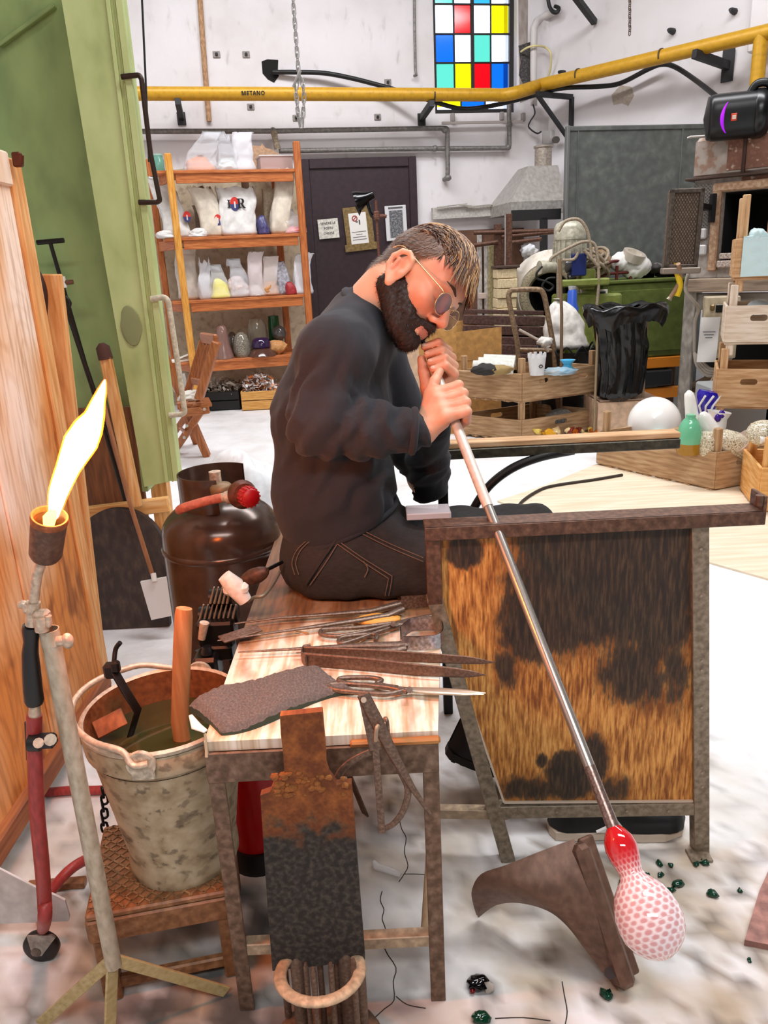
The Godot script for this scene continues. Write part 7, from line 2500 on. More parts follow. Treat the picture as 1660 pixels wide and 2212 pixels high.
	part(c, "hook_ring", tb(curve([az(812, 1600, Z - .012), az(815, 1570, Z - .014), az(820, 1575, Z), az(818, 1600, Z)], 4), .0028, 8), mats["bar tan"])
	part(c, "bench_hook", tb(curve([az(826, 1560, .955), az(834, 1552, .945), az(838, 1570, .94), az(838, 1600, .94), az(832, 1612, .94)], 4), .003, 8), st)
	var p := thing("felt_pad", "folded dark grey felt pad with a green underside draped over the bench corner", "cloth", on(560, 1520))
	var rows := []
	var rows_b := []
	var no := FastNoiseLite.new()
	no.seed = 12
	no.frequency = 1.0
	no.fractal_octaves = 4
	var tl := on(470, 1462, .0)
	for i in 34:
		var row := []
		var rb := []
		for j in 50:
			var u := j / 49.0
			var v := i / 33.0
			var back := on(lerpf(408, 670, u) if u < .5 else lerpf(539, 690, (u - .5) * 2), lerpf(1518, 1450, pow(u, .8)), .0)
			var front := on(lerpf(478, 765, u), lerpf(1588, 1500, smoothstep(.0, 1.0, u)), .0)
			var q := back.lerp(front, v)
			var droop := maxf(.0, -.27 - q.x) * .25
			var hgt := .014 - droop + .004 * no.get_noise_2d(u * 26, v * 26) + .003 * sin(u * 9.0 + v * 4.0)
			var edge := minf(minf(u, 1 - u) * 50.0, minf(v, 1 - v) * 34.0)
			hgt -= .007 * (1.0 - minf(1.0, edge / 2.0))
			row.append(q + V3(0, hgt, 0))
			rb.append(q + V3(0, hgt - .012, 0))
		rows.append(row)
		rows_b.append(rb)
	var fb := mb()
	fb.sheet(rows, false, true)
	var felt := bumpy(nmat("felt", [.0, "33312f", .35, "4f4c4a", .6, "65625f", .8, "7e7a77", 1.0, "9a9693"], V3(14, 14, 14), .95, .0, .03, 72), 1.0, .08)
	part(p, "top_layer", fb, felt)
	fb = mb()
	fb.sheet(rows_b, false, false)
	var rim_t := []
	var rim_b := []
	for j in 50:
		rim_t.append(rows[33][j])
		rim_b.append(rows_b[33][j])
	fb.sheet([rim_t, rim_b], false, true)
	var lt := []
	var lb := []
	for i in 34:
		lt.append(rows[i][0])
		lb.append(rows_b[i][0])
	fb.sheet([lt, lb], false, true)
	part(p, "green_underside", fb, mc(.24, .3, .25, .9))
	var tag_ := thing("paper_scrap", "white paper scrap with a drip hanging under the felt pad's left corner", "paper", az(430, 1570, .95))
	part(tag_, "scrap", tb([az(412, 1545, .99), az(425, 1570, .96), az(445, 1580, .95)], [.003, .008, .004], 8, true, false, .3), mc(.9, .9, .88, .6))
	part(tag_, "drip", tb([az(443, 1585, .95), az(446, 1610, .95), az(447, 1634, .95)], [.002, .0015, .003], 8), mc(.85, .75, .6, .4))
	rng.seed = 17
	for i in 9:
		var x := rng.randf_range(560, 900)
		var y := rng.randf_range(1350, 1420)
		single("wood_splinter", "thin straw coloured splinter lying among the jacks on the bench", "splinter", mb().bar(on(x, y, .003), on(x + rng.randf_range(15, 50), y + rng.randf_range(-6, 6), .003), .003, .002, UP, .0), mc(.78, .62, .4, .7), "splinters on the bench")
	var gd := thing("flat_file", "corroded flat iron blade at the left edge of the bench", "blade", on(510, 1365))
	part(gd, "blade", mb().bar(on(478, 1382, .012), on(560, 1356, .012), .03, .004, UP, .001), rs)
	var yb := thing("yellow_block", "yellow waxed block lying under the nearest jacks", "block", on(800, 1340))
	part(yb, "block", mb().blob(on(815, 1338, .006), V3(.045, .008, .02), .2, .2, 3, 18), mc(.85, .62, .25, .5))
	var m := thing("spring_vise", "black vise with a coiled ribbed grip and a white plastic lever beside the bench", "vise", az(470, 1400, 1.3))
	var bk := mc(.06, .055, .052, .4, .3)
	var rb_ := mc(.5, .47, .4, .4, .4)
	var V := 1.32
	for q in [[432, 512, 1322, 8, 34], [455, 500, 1284, 5, 22]]:
		for i in q[3]:
			var x := lerpf(q[0], q[1], float(i) / q[3])
			part(m, "grip_rib", tb([az(x, q[2] + 18, V), az(x + 8, q[2] - 16, V)], [.006, .003], 8, true, false, .5), rb_)
		part(m, "grip_core", tb([az(q[0], q[2] + 8, V + .02), az(q[1] + 4, q[2] + 4, V + .02)], .018, 12), bk)
	part(m, "frame", bx(az(470, 1360, V), V3(.07, .05, .05), .005).box(az(478, 1400, V - .01), V3(.05, .03, .05), .004), bk)
	part(m, "black_box", bx(az(450, 1437, V - .04), V3(.046, .05, .05), .006), mc(.045, .045, .048, .35))
	part(m, "box_cap", tb([az(447, 1412, V - .05), az(447, 1396, V - .05)], [.011, .008], 12), mc(.045, .045, .048, .35))
	part(m, "brass_pin", tb([az(442, 1345, V - .04), az(436, 1380, V - .04)], [.009, .007], 10), mats["brass worn"])
	part(m, "white_lever", tb([az(484, 1243, V - .02), az(505, 1265, V - .02), az(530, 1298, V - .02)], [.013, .019, .013], 14).box(az(510, 1272, V - .02), V3(.045, .02, .025), .006, Transform3D.IDENTITY), nmat("lever white", [.0, "cdbfae", 1.0, "efe8df"], V3(6, 6, 6), .5))
	part(m, "clamp_jaw", mb().blob(az(550, 1245, V + .06), V3(.032, .016, .014), .1, .2, 1, 18, Basis(BK, .4)), nmat("jaw brown", [.0, "2c1c14", .5, "4a3226", 1.0, "6a4a3a"], V3(6, 6, 6), .5, .3))
	part(m, "tie_rod", tb([az(545, 1247, V + .05), az(610, 1214, V + .12)], .004, 8), bk)
	part(m, "wire_loop", tb(curve([az(535, 1300, V), az(550, 1290, V), az(570, 1286, V), az(590, 1262, V + .05), az(605, 1235, V + .1)], 5), .0035, 6), rb_)
	part(m, "post", mb().bar(az(430, 1405, V), V3(az(412, 1500, V).x, .0, -V - .03), .014, .014), bk)
	part(m, "post", mb().bar(az(500, 1400, V + .02), V3(az(500, 1460, V).x, .0, -V - .05), .014, .014), bk)

func bucket_stool() -> void:
	var H := .185
	var w := nmat("stool brown", [.0, "4a2c18", .35, "744a2a", .6, "946440", .8, "ad7d55", 1.0, "c99a70"], V3(3, 3, 3), .5, .1, .03, 74)
	var t := thing("step_stool", "rusty brown step stool with a diamond patterned tread under the bucket", "stool", V3(-.41, 0, -1.09))
	var a := V3(-.508, 0, -.975)
	var b := V3(-.29, 0, -1.015)
	var da := (b - a).normalized()
	var db := da.cross(UP) * -1.0
	var f := T3(Basis(da, UP, da.cross(UP)), a + V3(0, H, 0))
	var W := .235
	var DP := .215
	part(t, "tread", bx(V3(W / 2, -.006, -DP / 2), V3(W, .012, DP), .003), w, f)
	var r := mb()
	var s := -DP
	while s < W:
		for dirn in [1, -1]:
			var p0 := V2(maxf(s, .004), 0)
			p0.y = (p0.x - s)
			var p1 := V2(minf(s + DP, W - .004), 0)
			p1.y = p1.x - s
			if p1.x - p0.x > .01:
				var z0 := -p0.y if dirn > 0 else -(DP - p0.y)
				var z1 := -p1.y if dirn > 0 else -(DP - p1.y)
				r.bar(V3(p0.x, .0008, clampf(z0, -DP + .004, -.004)), V3(p1.x, .0008, clampf(z1, -DP + .004, -.004)), .003, .0025, UP, .0)
		s += .021
	part(t, "tread_pattern", r, nmat("tread ridge", [.0, "5c3a20", .5, "8a5e3a", 1.0, "b48a60"], V3(3, 3, 3), .5, .1), f)
	part(t, "front_apron", bx(V3(W / 2, -.034, -.004), V3(W, .044, .012), .003), w, f)
	part(t, "side_apron", bx(V3(.004, -.034, -DP / 2), V3(.012, .044, DP), .003), w, f)
	part(t, "side_apron", bx(V3(W - .004, -.034, -DP / 2), V3(.012, .044, DP), .003), w, f)
	for q in [[.018, -.015], [W - .018, -.015], [.018, -DP + .015], [W - .018, -DP + .015]]:
		part(t, "leg", bx(V3(q[0], -H / 2 - .006, q[1]), V3(.03, H - .012, .024), .003), w, f)
	part(t, "low_rail", bx(V3(W / 2, -H + .03, -.015), V3(W - .05, .022, .014), .003), w, f)
	var c := V3(-.378, H + .001, -1.112)
	var zinc := nmat("bucket zinc", [.0, "5e4a34", .2, "8c7656", .4, "ad9a78", .6, "bfae8e", .8, "cec0a4", 1.0, "ddd2bc"], V3(2.6, 2.6, 2.6), .5, .25, .02, 75, false, 6)
	detail(zinc, [.0, Color(.12, .09, .07, .9), .28, Color(.2, .15, .11, .7), .4, Color(.4, .3, .2, .1), 1.0, Color(.6, .5, .4, .0)], V3(3.3, 3.3, 3.3), .015, 82)
	var inn := nmat("bucket inside", [.0, "3a1e10", .35, "663a1e", .6, "8a5630", 1.0, "a8744a"], V3(4, 4, 4), .5, .2, .03, 76)
	var bk := thing("zinc_bucket", "big dented zinc bucket of water with a wire handle standing on the step stool", "bucket", c)
	var R0 := .09
	var R1 := .128
	var BH := .288
	part(bk, "body", mb().lathe([V2(0, .012), V2(R0 - .004, .012), V2(R0 - .004, .0), V2(R0 + .003, .0), V2(R0 + .003, .022), V2(R0 + .0, .027), V2(R1, BH - .004)], 48, TO(c)), zinc)
	part(bk, "inner_wall", mb().lathe([V2(R1 - .003, BH), V2(R0 - .003, .03)], 48, TO(c)), inn)
	part(bk, "rolled_rim", mb().lathe([V2(R1 - .003, BH), V2(R1 + .001, BH + .004), V2(R1 + .005, BH), V2(R1 + .004, BH - .006), V2(R1, BH - .007)], 48, TO(c)), nmat("rim pale", [.0, "8d7858", .5, "bda888", 1.0, "e0d2ba"], V3(7, 7, 7), .45, .3))
	part(bk, "side_band", mb().lathe([V2(R1 - .004, BH - .045), V2(R1 + .0015, BH - .043), V2(R1 + .004, BH - .012), V2(R1, BH - .008)], 48, TO(c)), zinc)
	var water := mc(.2, .19, .09, .06)
	part(bk, "water", mb().lathe([V2(R0 + .032, .235), V2(0, .2352)], 40, TO(c)), water)
	var ea := c + V3(.0, BH - .012, R1 + .006)
	var eb := c + V3(.03, BH - .012, -R1 - .004)
	for q in [ea, eb]:
		part(bk, "handle_ear", tb([q + V3(0, 0, -.003), q + V3(0, 0, .004)], .022, 18).box(q + V3(0, -.012, 0), V3(.036, .03, .006), .002), mats["rim pale"])
	var hp := [ea + V3(.012, .004, .006), ea + V3(-.01, .004, .008)]
	for i in 9:
		var g := PI * (i + .6) / 10.0
		hp.append(c + V3(-sin(g) * (R1 + .012), BH + .006 + .02 * sin(g * 1.0), cos(g) * (R1 + .006)))
	hp.append(eb + V3(-.01, .004, 0))
	hp.append(eb + V3(.02, .006, 0))
	part(bk, "wire_handle", tb(curve(hp, 4), .0052, 10), mats["rim pale"])
	single("wooden_paddle", "flat wooden stick standing upright in the bucket", "stick", tb([c + V3(.03, .06, .02), az(388, 1560, 1.1), az(394, 1400, 1.09), az(397, 1330, 1.085), az(398, 1314, 1.085)], [.0145, .0145, .0145, .014, .0125], 12, true, false, .6, RT), wood("paddle wood", [.0, "7a4a24", .4, "a86e3e", .7, "c08a58", 1.0, "d6a878"], 1, 4.0, .6, 77))
	var dk := mc(.1, .08, .07, .4, .4)
	var ct := thing("iron_scoop", "dark iron scoop with a bent handle hooked over the bucket rim", "scoop", c + V3(-.08, .25, -.03))
	part(ct, "bent_rod", tb(curve([az(260, 1388, 1.13), az(250, 1402, 1.13), az(246, 1430, 1.12), az(240, 1440, 1.12)], 4), .004, 8), dk)
	part(ct, "hinge_block", bx(az(240, 1448, 1.12), V3(.022, .026, .018), .004).box(az(250, 1440, 1.11), V3(.014, .02, .012), .003), dk)
	part(ct, "strip", tb([az(248, 1452, 1.11), az(270, 1490, 1.1), az(298, 1535, 1.09), az(288, 1570, 1.09), az(282, 1590, 1.09)], .008, 8, true, false, .25), dk)
	part(ct, "scoop_plate", mb().bar(az(230, 1545, 1.12), az(245, 1580, 1.1), .05, .004, V3(.5, 0, 1), .001), mats["bucket inside"])
	var ch := thing("black_chain", "thick black chain hanging behind the bucket's left side", "chain", ay(225, 1790, 0))
	for i in 6:
		link(ch, az(222 + (i % 2) * 4, 1712 + i * 15, 1.28), .011, .006, .0026, i % 2 == 0, mc(.035, .03, .03, .4, .4))
	var cw := thing("castor_trolley", "grey sheet metal trolley edge with a black castor wheel at the bottom left", "trolley", ay(95, 2075, 0))
	var wc := ay(97, 2072, .0)
	var wr := px(45, 1.1)
	var wz := wc.z
	var rim := mc(.11, .09, .08, .5)
	part(cw, "wheel", mb().lathe([V2(0, -.009), V2(wr * .85, -.009), V2(wr, -.005), V2(wr, .005), V2(wr * .85, .009), V2(0, .009)], 32, T3(Basis(RT, PI / 2), wc + V3(0, wr, 0))), rim)
	part(cw, "hub", mb().lathe([V2(0, .0), V2(.009, .0), V2(.009, .006), V2(.005, .009), V2(0, .009)], 16, T3(Basis(RT, PI / 2), wc + V3(-.004, wr, .009))), mc(.45, .4, .36, .35, .6))
	var fork := PackedVector2Array([V2(-.012, -.008), V2(.004, -.009), V2(.035, .03), V2(.03, .036), V2(-.014, .036)])
	part(cw, "fork", mb().prism(fork, .011, .014, TO(wc + V3(.0, wr, 0))), nmat("castor fork", [.0, "7f7a72", 1.0, "b8b2a8"], V3(5, 5, 5), .45, .5))
	var pl := PackedVector2Array()
	for q in [[-60, 1860], [0, 1878], [72, 1915], [120, 1935], [140, 1945], [150, 1980], [148, 1990], [-60, 1998]]:
		var p := az(q[0], q[1], -wz + .02)
		pl.append(V2(p.x, p.y))
	part(cw, "side_plate", mb().prism(pl, wz - .024, wz - .02), nmat("trolley grey", [.0, "b3b5b3", .5, "cfd0ce", 1.0, "dedfdd"], V3(2, 2, 2), .4, .2))
	single("brown_bar", "brown iron bar lying on the floor behind the step stool", "bar", mb().bar(ay(60, 1915, .01), ay(185, 1905, .01), .02, .015), mats["stool brown"])
	var Z := .9
	var pd := thing("steel_paddle", "heavy rusty steel paddle with a scorched black blade hung on the bench front", "paddle", az(680, 2085, Z))
	var poly := PackedVector2Array()
	for q in [[606, 1541], [640, 1538], [697, 1532], [703, 1600], [706, 1650], [712, 1668], [728, 1690], [760, 1687], [764, 1740], [776, 1900], [789, 2065], [760, 2068], [700, 2078], [590, 2090], [580, 1960], [572, 1840], [564, 1712], [585, 1705], [594, 1685], [608, 1680], [616, 1665], [614, 1630], [608, 1580]]:
		var p := az(q[0], q[1], Z)
		poly.append(V2(p.x, p.y))
	var p0 := az(560, 2095, Z)
	var p1 := az(795, 1525, Z)
	var no := FastNoiseLite.new()
	no.seed = 4
	no.frequency = 1.0
	no.fractal_octaves = 4
	var cell := FastNoiseLite.new()
	cell.seed = 8
	cell.noise_type = FastNoiseLite.TYPE_CELLULAR
	cell.frequency = 1.0
	var rust1 := hexc("c87a38")
	var rust2 := hexc("6e3a1c")
	var soot1 := hexc("2b2521")
	var soot2 := hexc("4e453d")
	var tex := drawn(192, 448, func(u: float, v: float) -> Color:
		var k := cell.get_noise_2d(u * 30.0, v * 70.0) * .5 + .5
		var nn := no.get_noise_2d(u * 5.0, v * 12.0)
		var burn := smoothstep(.36, .48, v + nn * .12 - absf(u - .55) * .06)
		var rc1 := rust2.lerp(rust1, clampf(k * 1.1 + nn * .5, 0, 1))
		var rc2 := soot1.lerp(soot2, clampf(.4 + no.get_noise_2d(u * 16.0, v * 36.0) * 1.2, 0, 1))
		return rc1.lerp(rc2, burn))
	var pm := bumpy(pmat(tex, .85, .15), 1.2, .09, 14)
	pm.normal_enabled = false
	var pmesh := mb().prism(poly, -Z - .006, -Z + .006)
	pmesh.planar(TO(V3(p0.x, p0.y, 0)), V2(p1.x - p0.x, p1.y - p0.y))
	pmesh.shift(TO(-pd.position))
	part(pd, "plate", pmesh, pm, TO(pd.position))
	var crust := mb()
	rng.seed = 8
	for i in 46:
		var q := az(rng.randf_range(592, 640), rng.randf_range(1665, 1712), Z)
		if i > 22:
			q = az(rng.randf_range(600, 755), rng.randf_range(1660, 1720), Z)
		crust.blob(V3(q.x, q.y, -Z + .006), V3(.005, .004, .003) * rng.randf_range(.5, 1.4), .5, .3, i, 8)
	part(pd, "rust_crust", crust, nmat("rust crust", [.0, "7a4018", .5, "9c5a26", 1.0, "ad6a34"], V3(12, 12, 12), .95))
	var hr := thing("rod_holder", "oval tan iron ring holding upright rods below the steel paddle", "holder", V3(az(695, 2150, .9).x, 0, -.88))
	var rc := az(692, 2098, .87)
	var ring := []
	for i in 28:
		var g := TAU * i / 28
		ring.append(rc + V3(cos(g) * px(103, .9), .012 * sin(g), sin(g) * .06))
	part(hr, "ring", tb(ring, .0095, 10, false, true, .55), nmat("ring tan", [.0, "9a7350", .5, "c59c74", 1.0, "e0bf9a"], V3(7, 7, 7), .6, .2))
	rng.seed = 21
	for q in [[612, 2065, .006, .94], [640, 2062, .011, .9], [660, 2080, .004, .88], [676, 2090, .0045, .86], [690, 2065, .005, .92], [714, 2080, .0045, .87], [726, 2060, .005, .92], [748, 2056, .013, .9], [762, 2070, .005, .87], [776, 2080, .009, .9]]:
		var a1 := az(q[0], q[1], q[3])
		part(hr, "rod", tb([V3(a1.x - .0, .012, a1.z + .01), a1 - V3(0, .01, 0), a1], [q[2], q[2], q[2] * .5], 9), mats["tool rust"])
	part(hr, "base_plate", mb().lathe([V2(0, 0), V2(.09, 0), V2(.09, .012), V2(0, .012)], 24, TO(V3(rc.x, 0, rc.z))), iron_mat())

func rail_frame() -> void:
	var Z := 1.26
	var im := nmat("frame iron", [.0, "4a3f33", .3, "6e6250", .55, "8d806c", .8, "a59884", 1.0, "c0b4a0"], V3(4, 4, 4), .5, .4, .03, 80)
	var dkm := nmat("frame rust", [.0, "2e1e16", .4, "54392a", .7, "775744", 1.0, "9a7c66"], V3(4, 4, 4), .5, .4, .03, 81)
	var t := thing("bench_rail_frame", "steel framed side of the bench with a scorched plywood panel and a long top rail", "bench frame", V3(.38, 0, -Z))
	var F := func(x: float, y: float) -> Vector3: return az(x, y, Z)
	var tl: Vector3 = F.call(916, 1131)
	var tr: Vector3 = F.call(1642, 1094)
	tr.y = tl.y
	part(t, "top_rail", bx(V3((tl.x + tr.x) / 2, tl.y - .003, -Z), V3(tr.x - tl.x, .006, .05), .001).box(V3((tl.x + tr.x) / 2, tl.y - .012, -Z + .023), V3(tr.x - tl.x, .024, .005), .001), dkm)
	part(t, "rail_stop", bx(V3(tr.x - .003, tl.y + .012, -Z), V3(.006, .03, .05), .001).tube([V3(tr.x - .012, tl.y + .01, -Z + .02), V3(tr.x - .012, tl.y + .028, -Z + .02)], .007, 8), dkm)
	var p := func(x0: float, y0: float, x1: float, y1: float, w: float, m: Material, called: String) -> void:
		var a: Vector3 = F.call(x0, y0)
		var b: Vector3 = F.call(x1, y1)
		part(t, called, mb().bar(a, b, .024 if called == "bottom_rail" else .027, w, V3(1, 0, 0) if absf(a.y - b.y) > absf(a.x - b.x) else UP, .001), m)
	p.call(935, 1150, 940, 1300, .026, dkm, "post")
	var foot_l := ay(1098, 1856, .0)
	part(t, "slanted_leg", mb().bar(F.call(938, 1285), V3(foot_l.x, .0, -Z), .026, .028, RT, .001), im)
	p.call(1508, 1128, 1512, 1846, .03, im, "post")
	part(t, "foot_plate", bx(ay(1511, 1848, .003), V3(.042, .006, .036), .001), im)
	p.call(1075, 1748, 1518, 1740, .028, im, "bottom_rail")
	for q in [[1508, 1180], [1509, 1280], [1510, 1420], [1510, 1520], [1511, 1660], [1510, 1440], [1512, 1690], [1200, 1744], [1350, 1742], [1440, 1742]]:
		part(t, "rivet", tb([F.call(q[0], q[1]) + V3(0, 0, .012), F.call(q[0], q[1]) + V3(0, 0, .015)], .0028, 8), mc(.6, .55, .48, .4, .5))
	var poly := PackedVector2Array()
	for q in [[950, 1146], [1494, 1118], [1498, 1728], [1088, 1732], [956, 1345]]:
		var v: Vector3 = F.call(q[0], q[1])
		poly.append(V2(v.x, v.y))
	var p0 := V3(poly[0].x, poly[0].y, 0)
	var p1 := p0
	for q in poly:
		p0 = p0.min(V3(q.x, q.y, 0))
		p1 = p1.max(V3(q.x, q.y, 0))
	var streak := FastNoiseLite.new()
	streak.seed = 31
	streak.frequency = 1.0
	streak.fractal_octaves = 4
	var cloud := FastNoiseLite.new()
	cloud.seed = 5
	cloud.frequency = 1.0
	cloud.fractal_octaves = 4
	var burns := [[1330, 1225, 200, 150, 1.7], [1220, 1270, 120, 130, 1.3], [1160, 1330, 70, 90, 1.2], [1200, 1250, 110, 120, 1.0], [1420, 1300, 90, 150, 1.1], [1130, 1360, 55, 70, 1.1], [1095, 1435, 30, 45, .9], [1370, 1450, 70, 75, 1.1], [1260, 1330, 100, 70, 1.0], [1235, 1672, 52, 46, 1.6], [1285, 1640, 30, 55, 1.1], [1150, 1700, 80, 28, .9], [1005, 1190, 36, 34, 1.5], [1400, 1150, 110, 40, 1.3], [1455, 1420, 30, 120, .8], [1190, 1165, 70, 40, .8], [1320, 1700, 40, 30, .8], [1170, 1640, 12, 16, 1.0], [1258, 1618, 14, 14, 1.0]]
	var light := hexc("e2a759")
	var midc := hexc("b97a35")
	var darkc := hexc("7a4517")
	var char1 := hexc("1f1712")
	var char2 := hexc("4a3826")
	var tex := drawn(360, 420, func(u: float, v: float) -> Color:
		var s := streak.get_noise_2d(u * 60.0, v * 7.0) + .5 * streak.get_noise_2d(u * 150.0 + 9.0, v * 16.0)
		var c0 := cloud.get_noise_2d(u * 4.0, v * 4.0)
		var k := clampf(.55 + s * .9 + c0 * .35, .0, 1.0)
		var c := darkc.lerp(midc, minf(k * 2.0, 1.0)).lerp(light, clampf(k * 2.0 - 1.0, 0, 1))
		var e0 := V3(lerpf(p0.x, p1.x, u), lerpf(p1.y, p0.y, v), -Z) - EYE
		var x := IW / 2 + FP * e0.dot(cr) / e0.dot(cf)
		var y := IH / 2 - FP * e0.dot(cu) / e0.dot(cf)
		var m := .0
		for b in burns:
			var e := V2((x - b[0]) / b[2], (y - b[1]) / b[3]).length()
			m = maxf(m, b[4] * (1.0 - e * e * .5))
		m += .5 * s + .35 * cloud.get_noise_2d(u * 9.0, v * 9.0 + 4.0)
		var burnt := smoothstep(.3, .8, m)
		var ch := char1.lerp(char2, clampf(.35 + s * 1.1, 0, 1))
		return c.lerp(ch, burnt * .93))
	var bm := mb().prism(poly, -Z - .006, -Z + .004)
	bm.planar(TO(V3(p0.x, p0.y, 0)), V2(p1.x - p0.x, p1.y - p0.y))
	bm.shift(TO(-t.position))
	part(t, "plywood_panel", bm, pmat(tex, .65), TO(t.position))
	var edge := mc(.82, .76, .68, .6)
	part(t, "panel_edge", mb().bar(F.call(957, 1345) + V3(0, 0, .006), F.call(1088, 1728) + V3(0, 0, .006), .004, .004, RT, .0).bar(F.call(1088, 1729) + V3(0, 0, .006), F.call(1498, 1726) + V3(0, 0, .006), .004, .004, UP, .0), edge)
	var gt := thing("clear_tray", "clear plastic tray edge behind the left end of the top rail", "tray", az(930, 1105, 1.5))
	part(gt, "tray", bx(az(925, 1106, 1.5), V3(.09, .014, .06), .002), fc(.9, .9, .92, .55, .2))

func far_rail() -> void:
	var Z := 1.8
	var y := az(1200, 955, Z).y
	var x0 := az(955, 965, Z).x
	var x1 := az(1463, 948, Z).x
	var t := thing("far_bench_rail", "far side rail of the bench, dark steel topped with a pale wooden strip", "bench rail", V3((x0 + x1) / 2, 0, -Z))
	var dk := mc(.09, .085, .075, .5, .4)
	part(t, "steel_rail", bx(V3((x0 + x1) / 2, y - .013, -Z + .01), V3(x1 - x0, .024, .03), .002), nmat("rail dark", [.0, "1e1c18", .5, "35322b", 1.0, "56503f"], V3(4, 4, 4), .45, .4))
	part(t, "wooden_strip", bx(V3((x0 + x1) / 2, y + .007, -Z), V3(x1 - x0, .014, .045), .002), wood("crate pine", [], 0, 4.0, .65, 14))
	part(t, "post", bx(V3(x0 - .0, y / 2, -Z), V3(.024, y, .024), .002), dk)
	part(t, "post", bx(V3(x1 - .12, .3, -Z), V3(.0, .0, .0)), dk).free()
	part(t, "arched_brace", tb(curve([az(1012, 1125, Z - .02), az(1030, 1088, Z - .02), az(1062, 1045, Z - .02), az(1110, 1010, Z - .02), az(1170, 987, Z - .02), az(1240, 973, Z - .01)], 6), .0105, 10), dk)

func blowpipe() -> void:
	var m0 := az(917, 742, 1.55)
	var rest := apl(1064, 1118, V3(0, 0, -1.262), V3(0, 0, 1))
	var d := (rest - m0).normalized()
	var hit := func(y: float) -> Vector3:
		var lo := .0
		var hi := 2.5
		for i in 40:
			var mid := (lo + hi) / 2
			var q := m0 + d * mid - EYE
			var yy := IH / 2 - FP * q.dot(cu) / q.dot(cf)
			if yy < y:
				lo = mid
			else:
				hi = mid
		return m0 + d * lo
	var t := thing("blowpipe", "long pale steel blowpipe held to the man's mouth and resting on the bench rail", "blowpipe", rest)
	var pale := nmat("pipe pale", [.0, "b8a48e", .5, "dccbb8", 1.0, "f0e4d6"], V3(6, 6, 6), .4, .2)
	var steel := mc(.72, .7, .67, .25, .75)
	part(t, "mouthpiece", tb([m0 - d * .004, m0 + d * .05, m0 + d * .06], [.0055, .0065, .0085], 16), steel)
	part(t, "sleeve", tb([m0 + d * .055, hit.call(1095.0)], .0095, 18), pale)
	part(t, "tube", tb([hit.call(1093.0), hit.call(1660.0)], .0085, 18), steel)
	part(t, "hot_end", tb([hit.call(1655.0), hit.call(1720.0), hit.call(1790.0)], [.0088, .0085, .0095], 18), nmat("pipe end", [.0, "2e1c18", .4, "6a5048", .7, "a8988c", 1.0, "d8d0c8"], V3(12, 12, 12), .3, .6, .04, 84))
	var g := thing("glass_bubble", "blown glass bubble with red neck and white and pink netted body at the pipe's end", "glass", hit.call(2070.0))
	var a: Vector3 = hit.call(1785.0)
	var axis := d
	var sx := axis.cross(BK).normalized()
	var fb := T3(Basis(sx, axis, sx.cross(axis)), a)
	var S: float = 1.0 / 1662.0 * ((a - EYE).dot(cf)) * 1.02
	var L := a.distance_to(hit.call(2075.0))
	var prof := [[.0, 13], [.04, 22], [.1, 31], [.17, 34], [.25, 31], [.31, 27], [.36, 24], [.4, 28], [.44, 39], [.5, 52], [.58, 61], [.66, 66], [.74, 67], [.82, 63], [.9, 51], [.96, 32], [.99, 15], [1.0, 0]]
	var c := FastNoiseLite.new()
	c.seed = 3
	c.noise_type = FastNoiseLite.TYPE_CELLULAR
	c.frequency = 1.0
	var red := hexc("cf1f26")
	var pink := hexc("f6c6c2")
	var white := hexc("fbeeee")
	var deep := hexc("d98e8e")
	var tex := drawn(256, 256, func(u: float, v: float) -> Color:
		var s := 1.0 - v
		var row := floorf(s * 24.0)
		var cu_ := fposmod(u * 20.0 + .25 * c.get_noise_2d(u * 9.0, s * 14.0) + (.5 if int(row) % 2 else .0), 1.0)
		var cv := fposmod(s * 24.0 + .2 * c.get_noise_2d(u * 14.0 + 5.0, s * 9.0), 1.0)
		var e := V2((cu_ - .5) * 1.0, (cv - .5) * .8).length()
		var hole := 1.0 - smoothstep(.14, .4, e + .12 * c.get_noise_2d(u * 20.0, v * 20.0))
		var body := white.lerp(deep, hole * .75)
		var neck := red.lerp(pink, smoothstep(.14, .36, s) * (.35 + .65 * (1.0 - hole)))
		return neck.lerp(body, smoothstep(.26, .42, s)))
	var b := mb()
	var N := 40
	for i in prof.size() - 1:
		for j in N:
			var u0 := float(j) / N
			var u1 := float(j + 1) / N
			var q := []
			var nn := []
			var uvs := []
			for e in [[i, u0], [i, u1], [i + 1, u1], [i + 1, u0]]:
				var k: int = e[0]
				var gg: float = TAU * e[1]
				var r: float = prof[k][1] * S
				var y: float = prof[k][0] * L
				var k0 := maxi(k - 1, 0)
				var k1 := mini(k + 1, prof.size() - 1)
				var sl := V2((prof[k1][0] - prof[k0][0]) * L, -(prof[k1][1] - prof[k0][1]) * S).normalized()
				q.append(fb * V3(cos(gg) * r, y, -sin(gg) * r))
				nn.append((fb.basis * V3(cos(gg) * sl.x, sl.y, -sin(gg) * sl.x)).normalized())
				uvs.append(V2(e[1], 1.0 - prof[k][0]))
			b.tris(q[0], q[1], q[2], nn[0], nn[1], nn[2])
			b.uv.append_array([uvs[0], uvs[2], uvs[1]])
			b.tris(q[0], q[2], q[3], nn[0], nn[2], nn[3])
			b.uv.append_array([uvs[0], uvs[3], uvs[2]])
	b.shift(TO(-g.position))
	var gm := pmat(tex, .06)
	gm.clearcoat_enabled = true
	gm.clearcoat = 1.0
	gm.clearcoat_roughness = .03
	gm.backlight_enabled = true
	gm.backlight = Color(.5, .3, .3)
	part(g, "gather", b, gm, TO(g.position))

